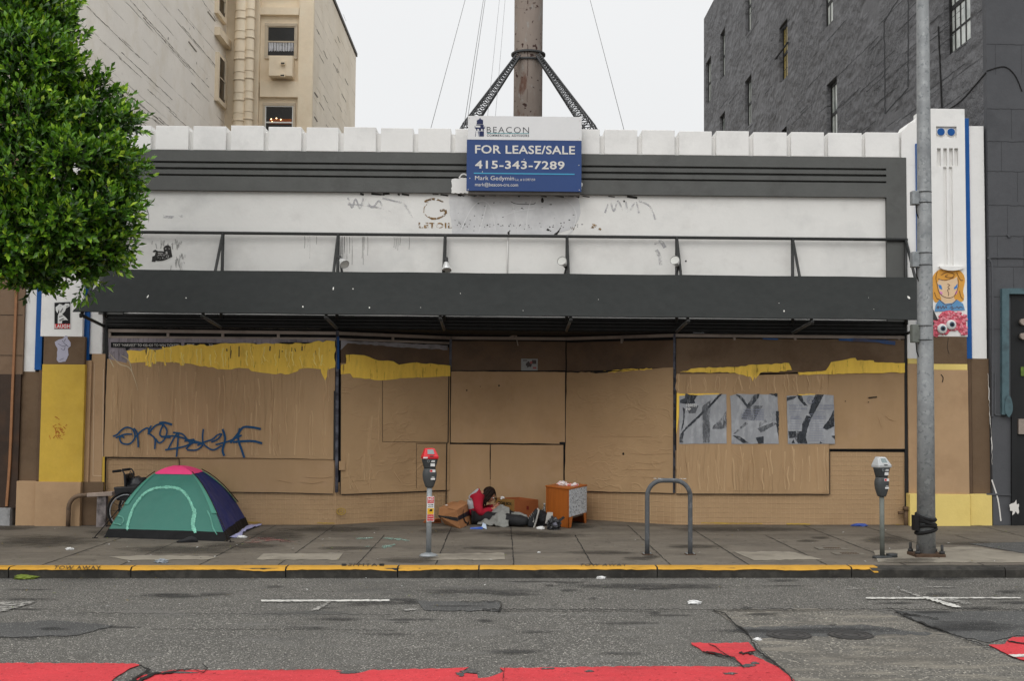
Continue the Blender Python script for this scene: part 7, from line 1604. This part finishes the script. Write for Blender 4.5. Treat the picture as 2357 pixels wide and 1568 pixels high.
q8 = onG(1977, 1212); mb = MB(); crumple(mb, tuple(q8), (.13, .05, .03), 11, .35); obj('blue_glove', mb, M('nitrile_blue', S(64, 88, 160), .5, .06, 8), label='crumpled blue rubber glove by the tiled wall', cat='glove')
def paper(u, v, dz, s, seed, lab, mat=None, name='paper_scrap', cat='paper scrap'):
    q = onG(u, v, dz+.002); mb = MB(); rn_ = random.Random(seed)
    crumple(mb, tuple(q), (s*.75, s*.5, s*.3), seed, .5); obj(name, mb, mat or m_stk, label=lab, cat=cat); return
    A = [q+V((-s, -s*.5, 0)), q+V((s*.9, -s*.6, .004)), q+V((s, s*.5, 0)), q+V((-s*.8, s*.6, .002))]; mb.prism(A, (0, 0, .004)); mb.prism([q+V((-s, -s*.3, .004)), q+V((-s*.3, -s*.2, .006)), q+V((-s*.5, s*.2, s*1.0)), q+V((-s*.95, s*.2, s*.8))], (0, .003, .002)); obj(name, mb, mat or m_stk, label=lab, cat=cat)
paper(1382, 1333, RD, .07, 1, 'white paper scrap on the road just below the kerb, near the middle of the street'); paper(1597, 1391, RD, .085, 2, 'white paper scrap on the road above the tip of the red lane paint')
paper(1743, 1475, RD, .05, 3, 'white paper scrap on the pale road patch beside the red paint'); paper(1716, 1324, RD, .05, 4, 'pale blue card lying against the foot of the kerb', M('pale_blue_card', S(150, 180, 200), .7, .05)); paper(160, 1266, 0, .07, 5, 'white smear of paper on the pavement at the far left, before the tent')
paper(372, 1296, 0, .1, 6, 'torn grey and white paper on the pavement at the kerb below the tent', M('grey_wet_paper', S(140, 146, 152), .8, .2, 12)); paper(1240, 1293-20, 0, .03, 7, 'tiny white paper scrap on the pavement below the wooden cabinet')
mb = MB(); rn = random.Random(40)
for k in range(420):
    onroad = k % 4 == 0
    u = rn.uniform(0, 2356) if k % 3 else rn.uniform(0, 900); v = rn.uniform(1329, 1400) if onroad else rn.uniform(1216, 1296); q = onG(u, v, (RD if onroad else 0)+.012); s = rn.uniform(.008, .028); a = rn.random()*6.28; c, d = math.cos(a), math.sin(a)
    mb.add([q+V((-s*c, -s*d, 0)), q+V((.4*s*d, -.4*s*c, .004)), q+V((s*c, s*d, .006)), q+V((-.4*s*d, .4*s*c, .004))], [(0, 1, 2, 3)], rn.choice((0, 0, 1, 1, 2, 3)))
obj('leaf_litter', mb, [M('dry_leaf', S(120, 104, 48), .8, .2), M('dark_leaf', S(60, 52, 40), .8, .2), M('green_leaf', S(106, 120, 44), .7, .2), m_stk], kind='stuff', label='scattered dry leaves and paper bits on the pavement and gutter', cat='litter', fixn=False)
q9 = onG(58, 1333, RD+.002); mb = MB(); crumple(mb, tuple(q9), (.14, .08, .03), 21, .4); obj('leaf_clump', mb, M('green_leaf', (0, 0, 0)), label='clump of yellow green leaves in the gutter at far left', cat='leaves')

# ================================================================ things pasted on the walls
def sheet(name, P, sf, off, mat, lab, cat, group=None):
    mb = MB(); poly(mb, P, sf, off, .003); return obj(name, mb, mat, label=lab, cat=cat, group=group)
m_post = M('notice_grey', S(150, 152, 156), .5, .12, 2.5, .003, 16, stretch=(2, 2, .5), dirt=S(112, 115, 120), dscale=2.6, dthr=.48, dsoft=.2, dstretch=(1.6, 1.6, .6), dirt2=S(184, 186, 190), spec=.4)
m_smear = M('black_smear', S(56, 60, 66), .6, .25, 5, dirt=S(94, 97, 102), dscale=4, dthr=.56, dstretch=(1, 1, .4), fade=(4, (2.5, 1, .8), .34, .2)); m_smg = M('grey_smear', S(100, 103, 108), .6, .2, 5, dirt=S(136, 138, 142), dscale=5, dthr=.5, fade=(4, (2.5, 1, .8), .42, .25)); m_print = M('grey_print', S(84, 86, 92), .6, .1)
O1 = .041
def zp(x, y): return ((2500+x/2.45)/1.629, (1240+y/2.45)/1.629)
pst = sheet('notice_poster', rag([zp(112, 600), zp(545, 585), zp(548, 1040), zp(112, 1042)], .5, 15), P0, O1, m_post, 'grey pasted notice with one diagonal black stroke, nearest the slanting window', 'poster', 'three smeared notices on the boards')
mb = MB()
for P in ([(480, 585), (510, 580), (390, 710), (150, 935), (125, 955), (170, 890), (380, 690)], [(120, 640), (165, 620), (170, 580), (220, 590), (285, 595), (250, 640), (260, 668), (200, 680), (120, 665)], [(120, 955), (160, 920), (140, 1010), (155, 1030), (115, 1030)], [(145, 705), (165, 720), (155, 860), (130, 930), (150, 800)]): poly(mb, rag([zp(*q) for q in P], .7, 4), P0, O1+.003, .002)
obj('black_smear', mb, m_smear, pst)
mb = MB()
for P in ([(545, 740), (548, 890), (500, 905), (415, 905), (420, 880), (500, 800)], [(320, 700), (400, 640), (390, 1030), (330, 1030)], [(180, 690), (290, 690), (260, 760), (200, 760)]): poly(mb, rag([zp(*q) for q in P], .7, 4), P0, O1+.0025, .002)
obj('grey_smear', mb, m_smg, pst)
mb = MB(); a, b = zp(180, 672), zp(270, 700); text_px(mb, '1350.01', a[0], a[1], b[0], b[1], P0, O1+.0055, 0, .02); a, b = zp(175, 712), zp(220, 735); text_px(mb, 'PP', a[0], a[1], b[0], b[1], P0, O1+.0055, 0, .02); obj('printed_text', mb, m_stk, pst)
pst = sheet('notice_poster', rag([zp(578, 600), zp(640, 582), zp(1015, 590), zp(1026, 1042), zp(592, 1042), zp(588, 760)], .6, 15), P0, O1+.0005, m_post, 'grey pasted notice with swirling smears and a ragged top edge, middle of the three', 'poster', 'three smeared notices on the boards')
mb = MB()
for P in ([(630, 585), (680, 600), (740, 680), (800, 590), (850, 582), (840, 620), (770, 700), (735, 710), (690, 650)], [(815, 985), (885, 970), (888, 1038), (840, 1040)], [(600, 965), (660, 970), (750, 1030), (700, 1036)], [(935, 582), (1015, 578), (1012, 610)], [(1000, 740), (1028, 740), (1026, 1000), (1005, 880)]): poly(mb, rag([zp(*q) for q in P], .8, 4), P0, O1+.0035, .002)
obj('black_smear', mb, m_smear, pst)
mb = MB()
for P in ([(960, 740), (1015, 745), (1000, 830), (900, 850), (845, 890), (850, 850)], [(740, 690), (880, 690), (800, 830), (680, 810)], [(600, 960), (720, 840), (745, 860), (620, 950)], [(830, 900), (980, 840), (1010, 860), (860, 940)]): poly(mb, rag([zp(*q) for q in P], .9, 4), P0, O1+.003, .002)
obj('grey_smear', mb, m_smg, pst)
mb = MB(); rn = random.Random(2)
for k in range(5): a, b = zp(690+rn.uniform(-10, 10), 720+k*22), zp(890, 734+k*22); text_px(mb, 'NOTICE OF HEARING', a[0], a[1], b[0], b[1], P0, O1+.006, 0, .03)
obj('printed_text', mb, m_print, pst)
pst = sheet('notice_poster', rag([zp(1098, 625), zp(1100, 600), zp(1440, 588), zp(1530, 596), zp(1543, 1042), zp(1110, 1042)], .5, 15), P0, O1+.001, m_post, 'grey pasted notice with black X strokes and two columns of small print', 'poster', 'three smeared notices on the boards')
mb = MB()
for P in ([(1365, 588), (1440, 588), (1390, 690), (1330, 800), (1300, 760), (1330, 660)], [(1195, 590), (1240, 600), (1255, 650), (1295, 695), (1260, 690), (1205, 625)], [(1100, 650), (1100, 615), (1195, 600), (1170, 625)], [(1330, 790), (1290, 900), (1275, 980), (1290, 1038), (1205, 1038), (1170, 985), (1120, 990), (1112, 925), (1240, 925), (1240, 860), (1280, 780)], [(1530, 730), (1536, 880), (1470, 915), (1430, 895), (1490, 810)], [(1140, 1035), (1160, 1000), (1175, 1036)], [(1405, 1018), (1430, 1036), (1402, 1038)], [(1508, 970), (1542, 965), (1540, 1000)]): poly(mb, rag([zp(*q) for q in P], .7, 4), P0, O1+.004, .002)
obj('black_smear', mb, m_smear, pst)
mb = MB()
for (t_, x0, y0, x1, y1) in (('NOTICE OF', 1122, 680, 1240, 698), ('A CONVEYANCE', 1120, 708, 1285, 726), ('TO APPROVE', 1400, 680, 1535, 698), ('OF PROPERTY', 1398, 708, 1530, 726), ('BAY AREA', 1145, 782, 1220, 794), ('COMMISSION', 1135, 800, 1235, 812), ('UNIMPROVED', 1345, 782, 1460, 794), ('FRANCISCO, CA', 1345, 800, 1465, 812)): a, b = zp(x0, y0), zp(x1, y1); text_px(mb, t_, a[0], a[1], b[0], b[1], P0, O1+.0062, 0, .01)
for k in range(13):
    y = 745+k*22
    for (x0, x1) in ((1125, 1235), (1300, 1450)):
        if not (k > 7 and x0 < 1200): a, b = zp(x0+k % 3*6, y), zp(x1-(k*13) % 30, y+4); rect(mb, a[0], a[1], b[0], b[1], P0, O1+.0042, .001)
ce = zp(1318, 638); c3 = P0.at(*ce, O1+.006); mb.tube([(c3.x+.055*math.cos(a*math.pi/10), c3.y, c3.z+.055*math.sin(a*math.pi/10)) for a in range(21)], .005, 5); mb.tube([(c3.x-.03, c3.y, c3.z-.02), (c3.x, c3.y, c3.z+.035), (c3.x+.03, c3.y, c3.z-.02)], .006, 5)
obj('printed_text', mb, m_print, pst)
mb = MB()
for P in ([(110, 582), (350, 578), (480, 578), (475, 598), (112, 600)], [(1200, 588), (1360, 582), (1360, 598), (1210, 600)]): poly(mb, rag([zp(*q) for q in P], .7, 5), P0, O1-.0025, .002)
poly(mb, [(1557, 905), (1563, 905), (1562, 960), (1556, 1000)], P0, O1-.0025, .002); obj('yellow_paint', mb, m_yelb, shop)
pst = sheet('flyer', [(1199, 826), (1237, 826.5), (1237, 853), (1199, 853)], PC, .02, M('flyer_grey', S(140, 142, 140), .7, .08, 4), 'small grey flyer with a dark picture stuck on the brown board over the doorway', 'flyer')
mb = MB(); blob(mb, 1216, 840, 6, 7, PC, .0235, .001, 0, .35); rect(mb, 1203, 829, 1213, 831, PC, .0235, .001); rect(mb, 1224, 829, 1234, 838, PC, .0235, .001); obj('picture', mb, M('flyer_dark', S(70, 62, 62), .7, .2), pst)
mb = MB(); blob(mb, 1222, 835, 3, 3, PC, .0245, .001, 0, .3); rect(mb, 1226, 845, 1234, 849, PC, .0245, .001); obj('red_spot', mb, M('flyer_red', S(150, 80, 80), .7, .1), pst)
# left pier: LAUGH poster, torn sticker
def zl(x, y): return ((x/2.45)/1.629, (640+y/2.45)/1.629)
PSh = PY(F0-.18)
lp = sheet('laugh_poster', [zl(496, 1208), zl(652, 1200), zl(650, 1455), zl(494, 1455)], PSh, .004, m_ink, 'black poster with a white laughing figure above the red word LAUGH on the left pier', 'poster')
mb = MB(); mw, mr_ = [], []
for P in ([(530, 1405), (532, 1330), (545, 1300), (540, 1260), (560, 1240), (590, 1235), (600, 1220), (635, 1222), (640, 1245), (605, 1265), (598, 1290), (570, 1320), (600, 1345), (625, 1375), (600, 1372), (570, 1378), (568, 1405)], [(512, 1285), (510, 1255), (530, 1240), (545, 1225), (575, 1232), (550, 1245), (535, 1290), (528, 1310)]): poly(mb, [zl(*q) for q in P], PSh, .0065, .002)
for P in ([(494, 1208), (652, 1200), (652, 1206), (500, 1214)], [(494, 1208), (500, 1214), (500, 1450), (494, 1455)], [(646, 1206), (652, 1200), (650, 1455), (645, 1450)]): poly(mb, [zl(*q) for q in P], PSh, .0066, .002)
obj('white_figure', mb, m_stk, lp)
mb = MB(); 
for P in ([(548, 1300), (575, 1262), (582, 1268), (560, 1305)], [(540, 1340), (575, 1330), (580, 1336), (545, 1350)], [(606, 1245), (632, 1238), (628, 1246), (610, 1254)], [(540, 1375), (580, 1355), (590, 1362), (550, 1385)]): poly(mb, [zl(*q) for q in P], PSh, .0085, .001)
obj('fold_lines', mb, M('poster_fold_grey', S(120, 120, 120), .7, .1), lp)
mb = MB(); poly(mb, [zl(500, 1409), zl(645, 1408), zl(645, 1450), zl(500, 1450)], PSh, .0065, .002); obj('red_band', mb, m_sred, lp)
mb = MB(); a, b = zl(504, 1412), zl(641, 1447); text_px(mb, 'LAUGH', a[0], a[1], b[0], b[1], PSh, .0085, 0, .03, 1.1, 0); obj('white_lettering', mb, m_stk, lp)
def zt4(x, y): return ((x/1.6333)/1.629, (1240+y/1.6333)/1.629)
mb = MB(); poly(mb, rag([zt4(*q) for q in ((335, 70), (360, 55), (385, 48), (400, 30), (412, 32), (415, 52), (432, 75), (432, 95), (415, 110), (420, 150), (400, 190), (360, 195), (347, 180), (352, 110), (340, 90))], .6, 4), PSh, .006, .004)
ts = obj('torn_sticker', mb, M('torn_lilac_paper', S(172, 170, 186), .7, .06, 4), label='torn lilac grey paper figure stuck on the brown part of the left pier', cat='sticker')
mb = MB()
for P in ([(355, 80), (385, 95), (410, 88)], [(372, 110), (392, 120), (398, 100)], [(380, 60), (396, 80), (420, 100)], [(365, 180), (390, 170)], [(402, 50), (392, 66)]): ribbon(mb, [zt4(*q) for q in P], .9, PSh, .0085, .001)
obj('drawn_lines', mb, M('drawn_dark', S(70, 68, 80), .7, .1), ts)
# black paste-up on the fascia
mb = MB()
F_ = [[(1393, 835), (1398, 790), (1420, 780), (1432, 745), (1410, 750), (1400, 742), (1425, 725), (1450, 738), (1505, 742), (1500, 710), (1520, 688), (1545, 684), (1568, 700), (1575, 750), (1582, 790), (1560, 800), (1530, 815), (1495, 826), (1450, 830), (1430, 825), (1425, 838)]]
for P in F_: poly(mb, rag([zl(*q) for q in P], .5, 5), P0, .006, .002)
fg = obj('paste_up_creature', mb, M('creature_black', S(52, 51, 50), .8, .15), label='black pasted drawing of a lying furry creature on the white fascia above the awning', cat='paste-up')
mb = MB()
for P in ([(1440, 790), (1460, 765), (1500, 770), (1530, 765), (1552, 780), (1545, 805), (1500, 812), (1450, 812)], [(1512, 715), (1524, 710), (1530, 718), (1520, 724)], [(1545, 712), (1560, 715), (1555, 724)], [(1520, 745), (1535, 740), (1540, 765), (1524, 766)], [(1450, 752), (1500, 755), (1490, 762), (1450, 760)]): poly(mb, [zl(*q) for q in P], P0, .0085, .001)
cm = obj('pale_belly', mb, M('creature_pale', S(170, 169, 166), .8, .1), fg)
mb = MB(); rn = random.Random(3)
for k in range(16): u, v = zl(rn.uniform(1446, 1545), rn.uniform(775, 806)); c3 = P0.at(u, v, .009); r_ = rn.uniform(.016, .028); mb.tube([(c3.x+r_*math.cos(a*math.pi/6), c3.y, c3.z+r_*math.sin(a*math.pi/6)) for a in range(13)], .004, 4)
obj('curls', mb, M('creature_black', (0, 0, 0)), fg)
mb = MB()
for k in range(26): u, v = zl(rn.gauss(1560, 70), rn.uniform(620, 690)); ribbon(mb, [(u, v), (u+rn.uniform(-3, 3), v+rn.uniform(4, 14))], rn.uniform(.6, 1.6), P0, .0042, .002, k=2)
for k in range(24): u, v = zl(rn.gauss(1640, 30), rn.uniform(760, 880)); ribbon(mb, [(u, v), (u+rn.uniform(-3, 3), v+rn.uniform(4, 14))], rn.uniform(.6, 1.4), P0, .0042, .002, k=2)
obj('glue_smears', mb, M('glue_grey', S(158, 157, 154), .8, .1), fg)
# right pier: painted woman, pink creature
def zw(x, y): return ((3200+x/1.867)/1.629, (400+y/1.867)/1.629)
m_or = M('art_orange', S(218, 158, 70), .7, .1, 8); m_fl = M('art_flesh', S(222, 192, 156), .7, .05, 8); m_bl = M('art_blue', S(98, 146, 188), .7, .08, 8); m_pk = M('art_pink', S(214, 140, 190), .7, .05); m_ln = M('art_line', S(96, 62, 50), .7, .1)
mb = MB()
def W(P, mi=0, off=.006, r=0): poly(mb, [zw(*q) for q in P], PSh, off, .002, mi)
W(spline([(552, 1280), (550, 1200), (575, 1158), (610, 1138), (680, 1132), (730, 1142), (765, 1170), (778, 1220), (765, 1290), (772, 1330), (760, 1365), (710, 1360), (610, 1362), (570, 1370), (552, 1330), (552, 1280)], 3)[:-1])
wo = obj('woman_paste_up', mb, m_or, label='pasted drawing of a woman with orange hair and a blue top on the right pier', cat='paste-up')
mb = MB(); W([(583, 1235), (600, 1205), (640, 1220), (700, 1205), (722, 1190), (732, 1250), (715, 1310), (700, 1335), (712, 1355), (705, 1380), (660, 1395), (612, 1380), (612, 1345), (600, 1310)], 0, .0085); obj('face', mb, m_fl, wo)
mb = MB(); W([(565, 1435), (575, 1385), (600, 1350), (640, 1380), (690, 1375), (720, 1350), (765, 1380), (778, 1425)], 0, .011); obj('blue_top', mb, m_bl, wo)
mb = MB(); W([(590, 1245), (612, 1250), (620, 1280), (600, 1275)], 0, .011); W([(700, 1268), (726, 1240), (724, 1268), (705, 1280)], 0, .011); obj('eyes', mb, M('art_eye_blue', S(64, 128, 196), .7, .05), wo)
mb = MB(); W([(600, 1290), (622, 1300), (618, 1318), (604, 1308)], 0, .0108); W([(712, 1295), (728, 1285), (720, 1310), (706, 1320)], 0, .0108); obj('cheeks', mb, m_pk, wo)
mb = MB()
for P in ([(583, 1235), (598, 1300), (630, 1330), (670, 1338), (705, 1322), (730, 1260), (728, 1200)], [(656, 1240), (672, 1250), (658, 1262), (670, 1275), (656, 1285), (664, 1305), (662, 1325)], [(610, 1180), (650, 1160), (700, 1170), (690, 1195), (640, 1190), (660, 1175)], [(590, 1205), (640, 1215), (700, 1195)], [(585, 1150), (575, 1200), (585, 1250)], [(720, 1160), (745, 1210), (765, 1215)], [(600, 1350), (640, 1385), (690, 1378), (720, 1350)], [(565, 1300), (580, 1340), (600, 1350)], [(740, 1290), (750, 1330), (770, 1350)]): ribbon(mb, [zw(*q) for q in P], 1.1, PSh, .0135, .001)
for P in ([(580, 1410), (592, 1395), (588, 1415), (600, 1400)], [(605, 1395), (612, 1415), (625, 1395), (632, 1412), (645, 1398), (650, 1412)], [(672, 1410), (690, 1400), (686, 1418), (705, 1408)], [(712, 1412), (722, 1400), (735, 1412), (745, 1402), (765, 1410)], [(680, 1385), (684, 1392)]): ribbon(mb, [zw(*q) for q in P], 1.2, PSh, .0135, .001)
obj('drawn_lines', mb, m_ln, wo)
mb = MB(); W([(612, 1140), (625, 1122), (660, 1105), (700, 1118), (712, 1136), (660, 1142)], 0, .009)
obj('plaster_cap', mb, m_white, wo)
mb = MB()
def zm(x, y): return ((3100+x/1.6504)/1.629, (1200+y/1.6504)/1.629)
pk = [(655, 100), (650, 60), (665, 10), (700, -12), (715, -50), (760, -60), (810, -40), (850, -20), (862, 20), (870, 90), (850, 96), (830, 80), (800, 60), (760, 70), (735, 92), (700, 85), (680, 108)]
poly(mb, rag([zm(*q) for q in pk], 1.6, 4), PSh, .012, .012); rn = random.Random(15)
pkc = [((760, 0), 95, 55)]
for k in range(150):
    x, y = rn.uniform(660, 862), rn.uniform(-48, 88)
    if y > 60 and 740 < x < 830 or (x < 690 and y < 0) or (y < -30 and (x < 715 or x > 830)): continue
    u, v = zm(x, y); c3 = PSh.at(u, v, .014); mb.ball(c3, (rn.uniform(.018, .034), .014, rn.uniform(.018, .034)), 8, rn.choice((0, 1)))
pc_ = obj('pink_furry_paste_up', mb, [M('fur_pink', S(206, 96, 112), .8, .2, 20, .006, 40), M('fur_pale_pink', S(222, 140, 152), .8, .2, 20, .006, 40)], label='curly pink furry creature with two goggling eyes stuck on the right pier', cat='paste-up')
for (x, y) in ((712, 55), (768, 30)):
    c3 = PSh.at(*zm(x, y), .03); mb = MB(); mb.ball(c3, (.082, .03, .082), 20); ey2 = obj('eye', mb, m_stk, pc_)
    mb = MB(); mb.ball(c3+V((.004, -.02, .004)), (.046, .016, .046), 16); obj('iris', mb, M('eye_slate', S(60, 80, 100), .4, .1), ey2); mb = MB(); mb.ball(c3+V((.004, -.028, .004)), (.026, .012, .026), 12); obj('pupil', mb, m_ink, ey2)
mb = MB(); ribbon(mb, [(2182, 838-60), (2180, 800), (2184, 815)], .8, PSh, .005, .002); ribbon(mb, [(2165, 862), (2170, 870), (2168, 880)], 1.8, PSh, .005, .002); obj('wall_scratches', mb, m_gap, shop)
